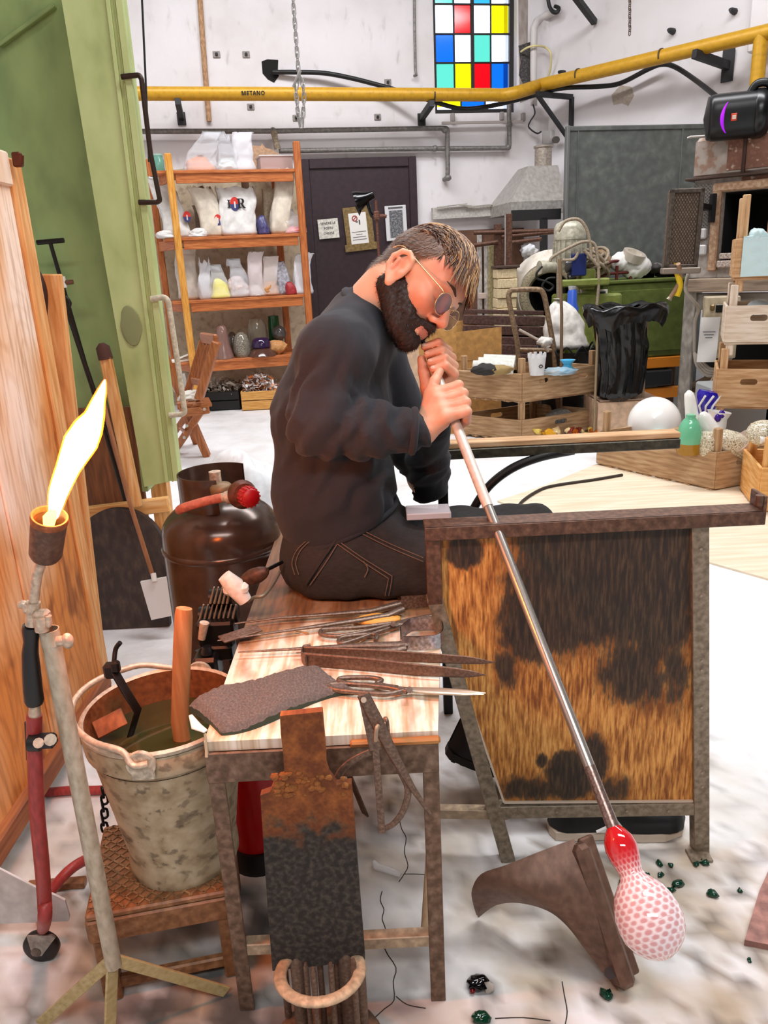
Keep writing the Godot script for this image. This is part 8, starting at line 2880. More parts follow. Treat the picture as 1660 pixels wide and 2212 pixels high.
func floor_bits() -> void:
	var m := nmat("mould iron", [.0, "38241c", .3, "573e31", .55, "755645", .8, "8e6c5a", 1.0, "a88674"], V3(3, 3, 3), .5, .35, .03, 86)
	var t := thing("iron_mould", "brown folded iron mould with a thick edge bar lying beneath the glass bubble", "mould", ay(1210, 2040, 0))
	var bt := ay(1250, 1822, .2)
	var bb := ay(1352, 2150, .0) + V3(0, .018, 0)
	var dirv := (bb - bt).normalized()
	part(t, "edge_bar", mb().bar(bt, bb, .03, .036, V3(.4, .4, 1), .008), m)
	part(t, "edge_bevel", mb().bar(bt + V3(.016, -.004, -.02), bb + V3(.016, .0, -.02), .03, .012, V3(.3, .6, .6), .003), m)
	for q in [[1272, 1962, .105], [1318, 2102, .03]]:
		var p := ay(q[0], q[1], q[2] + .01)
		part(t, "rivet", tb([p, p + (EYE - p).normalized() * .003], .009, 14), mc(.18, .12, .1, .5, .3))
	var up := [[1240, 1812, .205], [1170, 1838, .19], [1095, 1868, .165], [1040, 1888, .14], [1020, 1922, .1], [1022, 1950, .06], [1030, 1978, .012]]
	var lo := [[1335, 2140, .006], [1270, 2058, .05], [1225, 2000, .085], [1180, 1966, .1], [1120, 1950, .09], [1070, 1955, .05], [1032, 1982, .008]]
	var A := []
	var B := []
	for q in up:
		A.append(ay(q[0], q[1], q[2]))
	for q in lo:
		B.append(ay(q[0], q[1], q[2]))
	A = curve(A, 4)
	B = curve(B, 4)
	var rows := []
	var rows2 := []
	for k in 9:
		var s := k / 8.0
		var r := []
		var r2 := []
		for i in A.size():
			var q: Vector3 = A[i].lerp(B[i], s) + V3(.0, .02, .012) * sin(s * PI)
			r.append(q)
			r2.append(q + V3(.002, -.004, -.003))
		rows.append(r)
		rows2.append(r2)
	var b := mb()
	b.sheet(rows, false, true)
	b.sheet(rows2, false, false)
	part(t, "bent_sheet", b, m)
	rng.seed = 77
	var gm := mc(.03, .22, .15, .08)
	var spots := ["upper left of the pair above the rest", "upper right of the pair above the rest", "small and nearest the red glass neck", "directly below the upper pair", "large, topmost of the touching three", "lower one of the touching three", "tiny, left of the touching three", "lying alone midway to the brown slab", "small and bright, nearest the brown slab", "closest to the right side of the bubble", "left of the rail post's foot", "right against the rail post's foot", "in front of the rail post's foot", "lowest, below the brown slab's corner"]
	var k := 0
	for q in [[1425, 1862, 10], [1450, 1866, 9], [1398, 1885, 8], [1428, 1886, 9], [1464, 1908, 14], [1450, 1920, 11], [1437, 1921, 5], [1540, 1930, 14], [1600, 1920, 7], [1468, 1972, 9], [1506, 1864, 9], [1525, 1862, 11], [1516, 1858, 8], [1620, 2070, 6], [1345, 1905, 12], [1310, 2145, 14]]:
		var p := ay(q[0], q[1], .006)
		var s: float = px(q[2], 1.3)
		var b2 := mb()
		b2.blob(V3(0, s * .4, 0), V3(s, s * .6, s * .75), .9, .3, k, 9, Basis(UP, rng.randf() * 6))
		p.y = .0
		single("green_shard", ("chip of dark green glass " + spots[k]) if k < 14 else ["green glass crumb tucked against the bubble's left side", "dark green glass lump under the lower end of the iron mould"][k - 14], "shard", b2, gm, "green glass chips on the floor" if k < 14 else "", TO(p))
		k += 1
	for q in [[1035, 2132, 34, 18, "glossy black glass lump with red specks on the floor left of the mould", Color(.015, .012, .02)], [1040, 2205, 26, 12, "flat green glass disc at the bottom edge of the picture", Color(.02, .2, .12)]]:
		var p := ay(q[0], q[1], .0)
		var s: float = px(q[2], .95)
		var l := thing("glass_lump", q[4], "glass", p)
		part(l, "lump", mb().blob(p + V3(0, s * .45, 0), V3(s, s * .5, s * .7), .4, .2, 5, 18), mat(q[5], .05))
		if q[2] == 34:
			part(l, "red_speck", mb().blob(p + V3(-s * .6, s * .3, s * .6), V3(.005, .004, .004), .3, .3, 1, 10), mc(.4, .02, .04, .1))
			part(l, "clear_chip", mb().blob(p + V3(s * .8, s * .3, s * .4), V3(.01, .012, .006), .9, .4, 2, 9), fc(.85, .8, .75, .6, .1))
	var cs := thing("clear_shard", "clear broken glass strip lying on the floor under the bench", "shard", ay(838, 1872, .0))
	part(cs, "strip", tb([ay(808, 1860, .008), ay(815, 1872, .008), ay(840, 1880, .01), ay(866, 1890, .008)], [.004, .01, .009, .006], 7, true, false, .4), fc(.9, .9, .9, .4, .05))
	var pl := PackedVector2Array()
	var o := ay(1660, 2000, .0)
	for q in [[1608, 2042], [1690, 2058], [1720, 1850], [1668, 1872], [1640, 1935]]:
		var p := ay(q[0], q[1], .0) - o
		pl.append(V2(p.x, -p.z))
	single("brown_slab", "reddish brown slab lying at the right edge of the floor", "slab", mb().prism(pl, .0, .012, T3(Basis(RT, Vector3.FORWARD, UP), o)), nmat("slab brown", [.0, "7a4c40", .5, "96645a", 1.0, "b58478"], V3(3, 3, 3), .7))
	var crack := mc(.2, .17, .15, .9)
	for q in [[[862, 1762], [868, 1790], [878, 1810], [874, 1840], [882, 1870], [872, 1890], [862, 1905]], [[826, 1925], [822, 1945], [830, 1965], [826, 1985], [834, 2010], [832, 2050], [856, 2090], [850, 2120], [852, 2160], [830, 2180], [808, 2200]], [[872, 1888], [900, 1888], [930, 1890]], [[856, 2152], [880, 2170], [920, 2178]], [[1215, 2120], [1220, 2150], [1226, 2185], [1222, 2212]], [[1070, 2200], [1130, 2198], [1190, 2205]]]:
		var pts := []
		for v in q:
			pts.append(ay(v[0], v[1], .0005))
		struct("trim_%d" % (3 + taken.get("crack_n", 0)), tb(curve(pts, 3), .001, 5, true, false, .4), crack)
		taken["crack_n"] = taken.get("crack_n", 0) + 1
# ---------- the glassblower ----------

func person() -> void:
	var man := thing("person", "bearded man in black sweater and dark jeans seated on the bench blowing into a pipe", "person", V3(-.09, .0, -1.58))
	var skin := StandardMaterial3D.new()
	skin.vertex_color_use_as_albedo = true
	skin.roughness = .5
	skin.subsurf_scatter_enabled = true
	skin.subsurf_scatter_strength = .12
	var hipr := az(742, 1212, 1.5)
	var hipl := az(752, 1196, 1.66)
	var kner := V3(.33, .53, -1.42)
	var knel := V3(.34, .53, -1.72)
	var ankr := V3(.345, .1, -1.37)
	var ankl := az(1050, 1530, 1.54)
	var waist := az(722, 1050, 1.59)
	var chest := az(722, 885, 1.6)
	var upper := az(735, 785, 1.6)
	var neck := az(782, 700, 1.6)
	var shr := az(722, 765, 1.45)
	var shl := az(805, 745, 1.75)
	var elr := az(690, 918, 1.4)
	var ell := az(918, 1035, 1.76)
	var m0 := az(917, 742, 1.55)
	var rest := apl(1064, 1118, V3(0, 0, -1.262), V3(0, 0, 1))
	var pa := (m0 - rest).normalized()
	var tc := (EYE - m0).normalized()
	tc = (tc - pa * tc.dot(pa)).normalized()
	var ps := pa.cross(tc)
	var onpipe := func(y: float) -> Vector3:
		var best := m0
		for i in 300:
			var q: Vector3 = m0 - pa * (i * .0015)
			var e := q - EYE
			if IH / 2 - FP * e.dot(cu) / e.dot(cf) > y:
				return q
			best = q
		return best
	var RP: Vector3 = onpipe.call(884.0)
	var LP: Vector3 = onpipe.call(775.0)
	var R := func(s: float, t: float, a: float) -> Vector3: return RP + ps * s + tc * t + pa * a
	var L := func(s: float, t: float, a: float) -> Vector3: return LP + ps * s + tc * t + pa * a
	var wrr: Vector3 = R.call(-.062, .012, -.03)
	var wrl: Vector3 = L.call(-.028, -.055, -.085)
	var hs := .00091
	var hc := az(925, 590, 1.575)
	var fi := (cr * .72 - cu * .69).normalized()
	var ui := (cr * .69 + cu * .72).normalized()
	var yw := deg_to_rad(27.0)
	var hf := fi * cos(yw) - cf * sin(yw)
	hf = (hf - ui * hf.dot(ui)).normalized()
	var hr := hf.cross(ui)
	var HB := Basis(hf, ui, hr)
	var Hp := func(f: float, u: float, r: float) -> Vector3: return hc + HB * (V3(f, u, r) * hs)
	var head := Field.new(hc - V3(.15, .17, .13), hc + V3(.16, .13, .13), .003)
	var egg := func(F: Field, f: float, u: float, r: float, a: float, b: float, c: float, k: float, cut := false) -> void:
		F.egg(Hp.call(f, u, r), HB, V3(a, b, c) * hs, k * hs, cut)
	var bn_ := func(F: Field, p: Array, q: Array, ra: float, rb: float, k: float, cut := false) -> void:
		F.bone(Hp.call(p[0], p[1], p[2]), Hp.call(q[0], q[1], q[2]), ra * hs, rb * hs, k * hs, cut)
	egg.call(head, -8.0, 10.0, .0, 98.0, 84.0, 76.0, 20.0)
	egg.call(head, 40.0, 4.0, .0, 56.0, 62.0, 62.0, 30.0)
	egg.call(head, 38.0, -62.0, .0, 50.0, 72.0, 54.0, 30.0)
	head.bone(Hp.call(-45.0, -70.0, .0), neck, 62.0 * hs, .064, .03)
	for s in [-1.0, 1.0]:
		bn_.call(head, [-18.0, -78.0, s * 50.0], [66.0, -126.0, s * 16.0], 20.0, 17.0, 22.0)
		egg.call(head, 62.0, -62.0, s * 40.0, 24.0, 20.0, 20.0, 22.0)
		bn_.call(head, [90.0, -14.0, s * 8.0], [74.0, -12.0, s * 44.0], 9.0, 9.0, 14.0)
		egg.call(head, 97.0, -36.0, s * 31.0, 20.0, 13.0, 19.0, 12.0, true)
		egg.call(head, 74.0, -36.0, s * 31.0, 14.0, 13.0, 14.0, 4.0)
		egg.call(head, 100.0, -77.0, s * 11.0, 12.0, 8.0, 8.0, 8.0)
	bn_.call(head, [92.0, -28.0, .0], [117.0, -68.0, .0], 8.0, 11.0, 10.0)
	egg.call(head, 78.0, -130.0, .0, 20.0, 18.0, 22.0, 16.0)
	bn_.call(head, [92.0, -100.0, -15.0], [92.0, -100.0, 15.0], 9.0, 9.0, 8.0)
	bn_.call(head, [90.0, -112.0, -13.0], [90.0, -112.0, 13.0], 9.0, 9.0, 8.0)
	for s in [-1.0, 1.0]:
		egg.call(head, 106.0, -83.0, s * 8.0, 6.0, 4.0, 4.0, 3.0, true)
		egg.call(head, -4.0, -50.0, s * 74.0, 21.0, 32.0, 8.0, 6.0)
		egg.call(head, -4.0, -82.0, s * 70.0, 11.0, 13.0, 8.0, 6.0)
		egg.call(head, -6.0, -48.0, s * 85.0, 13.0, 22.0, 9.0, 5.0, true)
		var hx := [[10, -36, 72], [8, -22, 78], [-6, -14, 82], [-22, -20, 84], [-31, -38, 84], [-28, -58, 82], [-16, -74, 78], [-4, -88, 74]]
		for i in 7:
			bn_.call(head, [hx[i][0], hx[i][1], s * hx[i][2]], [hx[i + 1][0], hx[i + 1][1], s * hx[i + 1][2]], 5.5, 5.5, 3.0)
		bn_.call(head, [-18.0, -36.0, s * 80.0], [-16.0, -58.0, s * 79.0], 4.0, 4.0, 5.0)
		egg.call(head, 4.0, -60.0, s * 76.0, 6.0, 9.0, 7.0, 4.0)
	var sk := hexc("e6b394").srgb_to_linear()
	var redd := hexc("d9744f").srgb_to_linear()
	var lip := hexc("c56a5a").srgb_to_linear()
	var fade := hexc("6e4a34").srgb_to_linear()
	var no := FastNoiseLite.new()
	no.seed = 2
	no.frequency = 60.0
	var inv := HB.inverse()
	var paint := func(p: Vector3) -> Color:
		var q: Vector3 = inv * (p - hc) / hs
		var c := sk
		var blush := maxf(maxf(1.0 - V2(q.x - 70, q.y + 62).length() / 55.0, 1.0 - V3(q.x - 112, q.y + 68, q.z).length() / 40.0), maxf(1.0 - V2(q.x - 70, q.y - 12).length() / 60.0, 1.0 - V2(q.x + 8, q.y + 50).length() / 30.0 if absf(q.z) > 60 else .0))
		c = c.lerp(redd, clampf(blush * .9, 0, .6))
		if V3((q.x - 96) / 14.0, (q.y + 106) / 15.0, q.z / 22.0).length() < 1.0:
			c = c.lerp(lip, .7)
		var edge := q.y - maxf(-38.0 - maxf(.0, -q.x - 24.0) * .75, (q.x - 22.0) * 1.2 - 20.0)
		if q.x < 45 and q.x > -130:
			c = c.lerp(fade, clampf(edge / 18.0 + no.get_noise_3dv(p) * .3, .0, 1.0) if absf(q.z) < 74.0 or q.y > -10.0 else .0)
		return c
	var body := mb()
	body.use_col = true
	head.out(body, null, paint)
	var hands := [[R, wrr, [[.030, 1.0], [.010, 1.08], [-.010, 1.02], [-.029, .86]], 1.0], [L, wrl, [[.016, 1.0], [-.004, 1.05], [-.024, 1.0], [-.042, .85]], -1.0]]
	var nails := mb()
	for h in hands:
		var W: Callable = h[0]
		var c0: Vector3 = W.call(.0, .0, .0)
		var g := Field.new(c0 - V3(.11, .13, .1), c0 + V3(.085, .11, .1), .003)
		var right: bool = h[3] > 0
		for q in h[2]:
			var a: float = q[0]
			var z: float = q[1]
			var ch: Array
			if right:
				ch = [W.call(-.014, .027, a * .95), W.call(.031 * z, .019, a * 1.03), W.call(.024 * z, -.011, a), W.call(.002, -.019, a - .002)]
			else:
				ch = [W.call(.006, -.036, a - .014), W.call(.037 * z, -.013, a - .004), W.call(.026 * z, .014, a + .002), W.call(-.002, .0175, a + .003)]
			g.bone(ch[0], ch[1], .0108, .0098, .004)
			g.bone(ch[1], ch[2], .0098, .0088, .003)
			g.bone(ch[2], ch[3], .0086, .0076, .003)
			g.bone(h[1], ch[0], .017, .0125, .012)
			if not right:
				var nd: Vector3 = (ch[3] - ch[2]).normalized()
				nails.blob(ch[3] + tc * .0062 - nd * .001, V3(.0055, .0018, .0045), 0, 1, 0, 12, Basis(nd, tc, nd.cross(tc)))
		if right:
			g.bone(W.call(-.046, .01, -.008), W.call(-.024, .021, .034), .016, .0135, .01)
			g.bone(W.call(-.024, .021, .034), W.call(-.008, .021, .058), .0125, .0105, .003)
			g.bone(W.call(-.008, .021, .058), W.call(.008, .0165, .079), .0103, .0082, .003)
			g.bone(h[1], W.call(-.022, .008, -.024), .02, .014, .012)
		else:
			g.bone(h[1], W.call(-.024, -.018, -.048), .019, .016, .012)
			g.bone(W.call(-.024, -.018, -.048), W.call(-.021, -.006, -.018), .014, .0112, .004)
			g.bone(W.call(-.021, -.006, -.018), W.call(-.016, .002, .006), .0108, .0085, .003)
			g.bone(h[1], W.call(.0, -.034, -.04), .02, .018, .012)
		g.bone(h[1], (elr if right else ell).lerp(h[1], .72), .0235, .03, .01)
		g.out(body, null, func(p: Vector3) -> Color: return sk.lerp(redd, clampf(.28 + .4 * no.get_noise_3dv(p * .6), .0, .6)))
	var cf_ := Field.new(V3(-.3, .0, -1.9), V3(.46, 1.12, -1.3), .02)
	for q in [[waist, chest, .09, .095], [chest, upper, .095, .08], [upper, neck, .07, .052], [shr, elr, .045, .036], [elr, wrr, .036, .024], [shl, ell, .045, .036], [ell, wrl, .036, .024], [shr, shl, .05, .05], [waist, hipr.lerp(hipl, .5), .09, .09], [hipr, kner, .07, .048], [hipl, knel, .07, .048], [kner, ankr, .045, .035], [knel, ankl, .045, .035]]:
		cf_.bone(q[0], q[1], q[2], q[3], .03)
	cf_.out(body, null, func(_p: Vector3) -> Color: return sk)
	part(man, "body", body, skin)
	part(man, "fingernail", nails, mat(hexc("eab59c"), .35))
	clothes(man, [hipr, hipl, kner, knel, ankr, ankl, waist, chest, upper, neck, shr, shl, elr, ell, wrr, wrl])
	var beard := Field.new(hc - V3(.12, .17, .11), hc + V3(.13, .07, .11), .0032)
	for s in [-1.0, 1.0]:
		bn_.call(beard, [-22.0, -42.0, s * 60.0], [-14.0, -84.0, s * 55.0], 9.0, 16.0, 14.0)
		bn_.call(beard, [-14.0, -88.0, s * 50.0], [58.0, -134.0, s * 26.0], 24.0, 27.0, 16.0)
		bn_.call(beard, [10.0, -80.0, s * 50.0], [62.0, -112.0, s * 32.0], 14.0, 16.0, 14.0)
		bn_.call(beard, [105.0, -90.0, s * 3.0], [72.0, -112.0, s * 36.0], 8.0, 12.0, 8.0)
		bn_.call(beard, [-4.0, -60.0, s * 55.0], [58.0, -98.0, s * 40.0], 13.0, 15.0, 14.0)
	egg.call(beard, 76.0, -138.0, .0, 30.0, 27.0, 30.0, 16.0)
	egg.call(beard, 110.0, -105.0, .0, 10.0, 6.0, 13.0, 4.0, true)
	var fz := mb()
	fz.use_col = true
	rng.seed = 14
	for i in 26000:
		var p := head.vs[rng.randi() % head.vs.size()]
		var q: Vector3 = inv * (p - hc) / hs
		var edge := q.y - maxf(-40.0 - maxf(.0, -q.x - 24.0) * .75, (q.x - 22.0) * 1.2 - 16.0)
		if edge < .0 or q.x > 50 or absf(q.z) > 76.0 or (absf(q.z) > 68.0 and q.y < 0):
			continue
		var n := head.grad(p)
		var d := (n * .45 - hf * .5 - ui * .8 + V3(rng.randf_range(-.3, .3), rng.randf_range(-.3, .3), rng.randf_range(-.3, .3))).normalized()
		var x := d.cross(n).normalized() * .0005
		fz.col = hexc(["4a3222", "6a4a33", "85603f"][i % 3]).srgb_to_linear()
		fz.tri(p - x, p + x, p + d * clampf(edge * .0004, .002, .009))
	var hair := StandardMaterial3D.new()
	hair.vertex_color_use_as_albedo = true
	hair.roughness = .42
	part(man, "cropped_hair", fz, hair).set_meta("kind", "stuff")
	var bno := FastNoiseLite.new()
	bno.frequency = 130.0
	bno.fractal_octaves = 3
	var bb := mb()
	beard.out(bb, func(p: Vector3) -> float: return .0035 * bno.get_noise_3dv(p))
	var bm := mat(hexc("2a1a12"), .7)
	var bd_ := part(man, "beard", bb, bm)
	rng.seed = 3
	bb = mb()
	for i in 2600:
		var p := beard.vs[rng.randi() % beard.vs.size()]
		var n := beard.grad(p)
		var d := (n * .9 - ui * .6 + hf * .25 + V3(rng.randf_range(-.5, .5), rng.randf_range(-.5, .5), rng.randf_range(-.5, .5))).normalized()
		var x := d.cross(UP).normalized() * .0005
		var e := p + d * rng.randf_range(.004, .009)
		bb.tri(p - x, p + x, e)
		bb.tri(p + d.cross(x), p - x, e)
		bb.tri(p + x, p + d.cross(x), e)
	part(bd_, "whiskers", bb, mat(hexc("3a2519"), .6)).set_meta("kind", "stuff")
	var hb := mb()
	hb.use_col = true
	var tones := [hexc("432a1a"), hexc("5e3e26"), hexc("7d5635"), hexc("a0764a"), hexc("c79c68")]
	var shell := func(la: float, lo: float, lift: float) -> Vector3:
		var d := V3(cos(la) * cos(lo), sin(la) * cos(lo), sin(lo))
		return Hp.call(-2.0 + d.x * (101.0 + lift), 8.0 + d.y * (86.0 + lift), d.z * (73.0 + lift * .7))
	var rows := []
	for i in 23:
		var row := []
		for j in 17:
			var lo := lerpf(-1.12, 1.12, j / 16.0)
			var la := lerpf(.3, 3.6, i / 22.0)
			row.append(shell.call(la, lo, 9.0 * minf(1.0, (1.15 - absf(lo)) * 4.0) * minf(1.0, (23 - i) / 5.0) - 2.0))
		rows.append(row)
	hb.col = hexc("5a3c26").srgb_to_linear()
	hb.sheet(rows, false, false)
	for i in 3000:
		var lo := rng.randf_range(-1.08, 1.08)
		var st := rng.randf_range(.45, 3.65)
		var ln := rng.randf_range(.5, .85)
		if absf(lo) > .7:
			ln *= .5
		var lift := rng.randf_range(8.0, 16.0) * (1.0 - .4 * absf(lo)) * clampf((3.4 - st) / 1.0, .55, 1.0)
		var pts := []
		for k in 5:
			var u := k / 4.0
			var la := st - ln * u
			var l2 := lo + .1 * u * sin(i * 1.7)
			var q: Vector3
			if la < .32:
				q = shell.call(.32, l2, lift + (.32 - la) * 30.0) + (hf * .25 - ui * .97) * (.32 - la) * .075
			else:
				q = shell.call(la, l2, lift * (.35 + .65 * sin(PI * (.15 + .75 * u))))
			pts.append(q)
		hb.col = (tones[clampi(int(rng.randf() * 5.0 - absf(lo) * 1.5 + (.6 if lift > 10 else .0)), 0, 4)] as Color).srgb_to_linear()
		hb.tube(pts, [.0008, .0012, .0012, .001, .0002], 4, false)
	part(man, "hair", hb, hair)
	var eb := mb()
	for s in [-1.0, 1.0]:
		eb.tube([Hp.call(101.0, -11.0, s * 12.0), Hp.call(97.0, -5.0, s * 28.0), Hp.call(84.0, -7.0, s * 48.0)], [.0025, .004, .0015], 8, true, false, .6)
	part(man, "eyebrows", eb, mat(hexc("4a3020"), .8))
	var gl := thing("eyeglasses", "round thin gold framed glasses with violet tinted lenses worn by the man", "glasses", Hp.call(104.0, -40.0, .0))
	var gold := mc(.85, .74, .55, .25, .9)
	for s in [-1.0, 1.0]:
		var c: Vector3 = Hp.call(106.0, -44.0, s * 32.0)
		var fx := HB * Basis(UP, s * -.08)
		var ring := []
		var disc := []
		for i in 24:
			var g := TAU * i / 24
			ring.append(c + fx * V3(0, sin(g) * .021, cos(g) * .0245))
		part(gl, "rim", tb(ring, .0009, 6, false, true), gold)
		var lb := mb()
		for i in 24:
			lb.tri(c, ring[i], ring[(i + 1) % 24])
		part(gl, "lens", lb, fc(.24, .14, .25, .7, .08))
		part(gl, "temple_arm", tb(curve([c + fx * V3(0, .01, s * .021), Hp.call(98.0, -30.0, s * 60.0), Hp.call(40.0, -22.0, s * 74.0), Hp.call(-30.0, -10.0, s * 80.0), Hp.call(-52.0, -24.0, s * 78.0)], 4), .0012, 6), gold)
	part(gl, "nose_bridge", tb(curve([Hp.call(108.0, -38.0, -9.0), Hp.call(113.0, -33.0, .0), Hp.call(108.0, -38.0, 9.0)], 4), .001, 6), gold)

func clothes(man: Node3D, J: Array) -> void:
	var knit := bumpy(mat(hexc("26262b"), .9), .3, .2, 91)
	knit.uv1_triplanar = true
	knit.uv1_scale = V3(8, 8, 8)
	knit.rim_enabled = true
	knit.rim = .5
	var f := Field.new(V3(-.3, .5, -1.95), V3(.32, 1.16, -1.26), .0085)
	var z := V3(0, 0, .055)
	for s in [-1.0, 1.0]:
		f.bone(az(742, 1160, 1.585) + z * s, J[6] + z * s, .118, .118, .04)
		f.bone(J[6] + z * s, J[7] + z * s * 1.1, .118, .112, .04)
		f.bone(J[7] + z * s * 1.1, J[8] + z * s, .112, .088, .04)
	f.bone(J[8], J[9], .09, .07, .04)
	f.bone(J[10], J[9] + V3(0, -.01, .02), .068, .062, .04)
	f.bone(J[11], J[9] + V3(0, -.01, -.02), .066, .062, .04)
	f.bone(J[10], J[12], .068, .058, .03)
	var cuff: Vector3 = J[12].lerp(J[14], .93)
	f.bone(J[12], J[12].lerp(cuff, .55), .056, .05, .02)
	f.bone(J[12].lerp(cuff, .5), cuff, .05, .038, .02)
	f.bone(J[11], J[13], .064, .056, .03)
	var cufl: Vector3 = J[13].lerp(J[15], .8)
	f.bone(J[13], cufl, .054, .036, .02)
	var a := az(600, 1182, 1.56)
	var b := az(872, 1096, 1.5)
	var dn := (b - a).cross(V3(0, 0, 1)).normalized()
	if dn.y > 0:
		dn = -dn
	f.put(func(p: Vector3) -> float: return -((p - a).dot(dn)), V3(-.4, .4, -2), V3(.05, .75, -1), .012, true)
	var no := FastNoiseLite.new()
	no.seed = 10
	no.frequency = 9.0
	no.fractal_octaves = 2
	var ud: Vector3 = (J[12] - J[10]).normalized()
	var fd: Vector3 = (cuff - J[12]).normalized()
	var J12: Vector3 = J[12]
	var J6: Vector3 = J[6]
	var fold := func(p: Vector3) -> float:
		var q := p
		var h := .0055 * no.get_noise_3d(q.x * .9, q.y * .55, q.z)
		var e := p - J12
		var el := exp(-e.length_squared() / .018)
		h += .006 * el * sin((e.dot(ud) * .7 + e.dot(fd) * 1.4) * 95.0 + no.get_noise_3dv(p) * 4.0)
		var along := e.dot(fd)
		if along > .05 and along < .25 and (e - fd * along).length() < .08:
			h += .004 * sin(along * 150.0 + e.y * 70.0 + no.get_noise_3dv(p) * 5.0)
		var w := p - J6
		h += .005 * exp(-w.y * w.y / .012) * sin(w.y * 70.0 - w.x * 45.0 + no.get_noise_3dv(p * .7) * 5.0) * clampf(w.x * 8.0 + .6, .15, 1.0)
		return h
	var s := mb()
	f.out(s, fold)
	var sw := part(man, "sweater", s, knit)
	var loop := func(c: Vector3, n: Vector3, r: float) -> Array:
		var x := n.cross(UP if absf(n.y) < .9 else RT).normalized()
		var y := n.cross(x)
		var out := []
		for i in 40:
			var d := x * cos(TAU * i / 40) + y * sin(TAU * i / 40)
			var t := .0
			while t < r * 2.2 and f.at(c + d * t) < .0:
				t += .003
			out.append(c + d * t)
		return out
	var hc2 := az(742, 1130, 1.585)
	hc2 -= dn * ((hc2 - a).dot(dn) + .008)
	part(sw, "rolled_hem", tb(loop.call(hc2, dn, .16), .0055, 8, false, true), knit)
	part(sw, "cuff", tb(loop.call(cuff - fd * .004, fd, .06), .007, 8, false, true), knit)
	var nd: Vector3 = (az(925, 590, 1.575) - J[9]).normalized()
	var ring := []
	var nx := nd.cross(BK).normalized()
	var ny := nd.cross(nx)
	for i in 36:
		var g := TAU * i / 36
		ring.append(J[9] + nd * .016 + nx * cos(g) * .068 + ny * sin(g) * .066)
	part(sw, "neckband", tb(ring, .007, 8, false, true, 1.6), knit)
	var den := bumpy(nmat("jeans", [.0, "1a1a1b", .4, "242323", .7, "302e2d", 1.0, "3f3c3a"], V3(3, 9, 9), .85, .0, .03, 95), .3, .25, 96)
	var g := Field.new(V3(-.3, .06, -1.9), V3(.45, .78, -1.28), .009)
	g.bone(az(752, 1125, 1.54), az(762, 1110, 1.64), .108, .108, .05)
	g.bone(az(718, 1200, 1.52), az(730, 1185, 1.65), .11, .11, .05)
	g.bone(J[0], J[2], .098, .066, .05)
	g.bone(J[1], J[3], .098, .066, .05)
	g.put(func(p: Vector3) -> float: return maxf(p.y - .513, p.x - .09), V3(-.4, .3, -2), V3(.12, .56, -1.2), .02, true)
	g.bone(J[2], J[4], .064, .052, .03)
	g.bone(J[3], J[5] + V3(0, .03, 0), .064, .05, .03)
	s = mb()
	g.out(s, func(p: Vector3) -> float: return .004 * no.get_noise_3d(p.x * 1.6, p.y * 1.2, p.z * 1.2) + .0025 * sin(p.x * 60.0 + p.y * 90.0) * clampf(p.x * 6.0 + .4, .0, 1.0))
	var je := part(man, "jeans", s, den)
	var thread := mat(hexc("6c5d50"), .8)
	var seam := func(pts: Array, called: String, r: float, m: Material) -> void:
		var c := []
		for q in curve(pts, 6):
			var p := g.hit(EYE, sight(q.x, q.y))
			c.append(p + g.grad(p) * .0035)
		part(je, called, tb(c, r, 6), m)
	for o in [.0, 8.0]:
		seam.call([V3(727 + o * .4, 1166 + o, 0), V3(695 + o, 1215 + o * .4, 0), V3(664 + o, 1262, 0)], "pocket_stitch", .0011, thread)
		seam.call([V3(727, 1166 + o, 0), V3(785, 1206 + o, 0), V3(848 - o, 1244 + o * .6, 0)], "pocket_stitch", .0011, thread)
		seam.call([V3(848 - o, 1244 + o * .5, 0), V3(845 - o, 1265, 0), V3(841 - o, 1284, 0)], "pocket_stitch", .0011, thread)
		seam.call([V3(668 + o, 1166, 0), V3(645 + o, 1188, 0), V3(634 + o, 1215, 0), V3(640 + o, 1240, 0)], "seat_seam", .001, thread)
		seam.call([V3(767, 1138 + o, 0), V3(840, 1175 + o, 0), V3(915, 1206 + o, 0)], "yoke_stitch", .001, thread)
	seam.call([V3(727, 1166, 0), V3(695, 1213, 0), V3(664, 1260, 0)], "pocket_edge", .003, den)
	seam.call([V3(785, 1212, 0), V3(795, 1228, 0), V3(788, 1246, 0)], "pocket_motif", .0013, thread)
	var bw: Vector3 = J[13].lerp(J[15], .88)
	var bd: Vector3 = (J[15] - J[13]).normalized()
	var bx := bd.cross(UP).normalized()
	ring = []
	for i in 20:
		ring.append(bw + (bx * cos(TAU * i / 20) + bd.cross(bx) * sin(TAU * i / 20)) * .031)
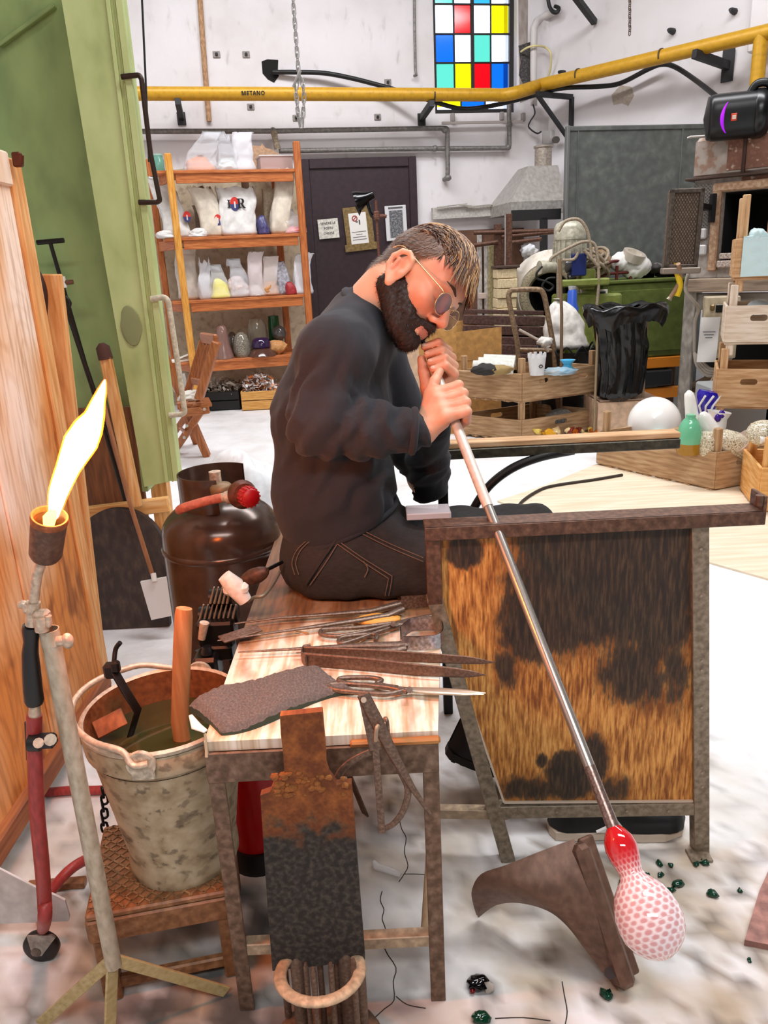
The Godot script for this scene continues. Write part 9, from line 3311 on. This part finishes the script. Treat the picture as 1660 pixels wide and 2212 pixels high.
	part(man, "bracelet", tb(ring, .0028, 6, false, true), mc(.03, .03, .03, .5))
	var black := mc(.028, .028, .03, .6)
	shoe(man, ay(1188, 1806, .0) * V3(1, 0, 1) + V3(0, .002, -.015), V3(1, 0, .02), UP, black, mat(hexc("c9b7a4"), .7))
	shoe(man, az(962, 1622, 1.5), V3(.25, -.11, .02).normalized(), V3(.45, 1, 0), black, mc(.09, .07, .06, .7))

func shoe(man: Node3D, o: Vector3, x: Vector3, up: Vector3, m: Material, sm: Material) -> void:
	var f := fr(o, x, up)
	var L := .285
	var line := PackedVector2Array()
	for q in [[.0, -.012], [.01, -.03], [.06, -.036], [.12, -.034], [.18, -.045], [.23, -.046], [.27, -.03], [.285, .0], [.27, .03], [.22, .042], [.16, .036], [.08, .032], [.02, .03], [.0, .012]]:
		line.append(V2(q[0], q[1]))
	var sf := f * T3(Basis(RT, -PI / 2), O3)
	part(man, "shoe_sole", mb().prism(line, .0, .018, sf), sm)
	var tread := mb()
	for i in 12:
		tread.box(V3(.02 + i * .022, -.002, 0), V3(.01, .006, .056), .001, f)
	part(man, "shoe_tread", tread, sm)
	var rows := []
	for i in 19:
		var u := i / 18.0
		var h := lerpf(.085, .09, u / .3) if u < .3 else lerpf(.09, .04, smoothstep(.3, .75, u)) * (1.0 if u < .8 else sqrt(maxf(.0, 1.0 - pow((u - .8) / .2, 2))) * .9 + .1)
		var w := .034 + .011 * smoothstep(.3, .7, u)
		if u < .1:
			w *= sqrt(u / .1) * .8 + .2
		if u > .82:
			w *= sqrt(maxf(.0, 1.0 - pow((u - .82) / .18, 2))) + .05
		var row := []
		for j in 15:
			var a := PI * j / 14.0
			row.append(f * V3(u * L, .02 + sin(a) * h, cos(a) * w))
		rows.append(row)
	var b := mb()
	b.sheet(rows, false, false)
	part(man, "shoe_upper", b, m)
	part(man, "shoe_side_patch", mb().prism(PackedVector2Array([V2(.09, .026), V2(.15, .026), V2(.14, .04), V2(.125, .06), V2(.115, .06), V2(.12, .042)]), .036, .043, f), mat(hexc("e6e2dc"), .6))
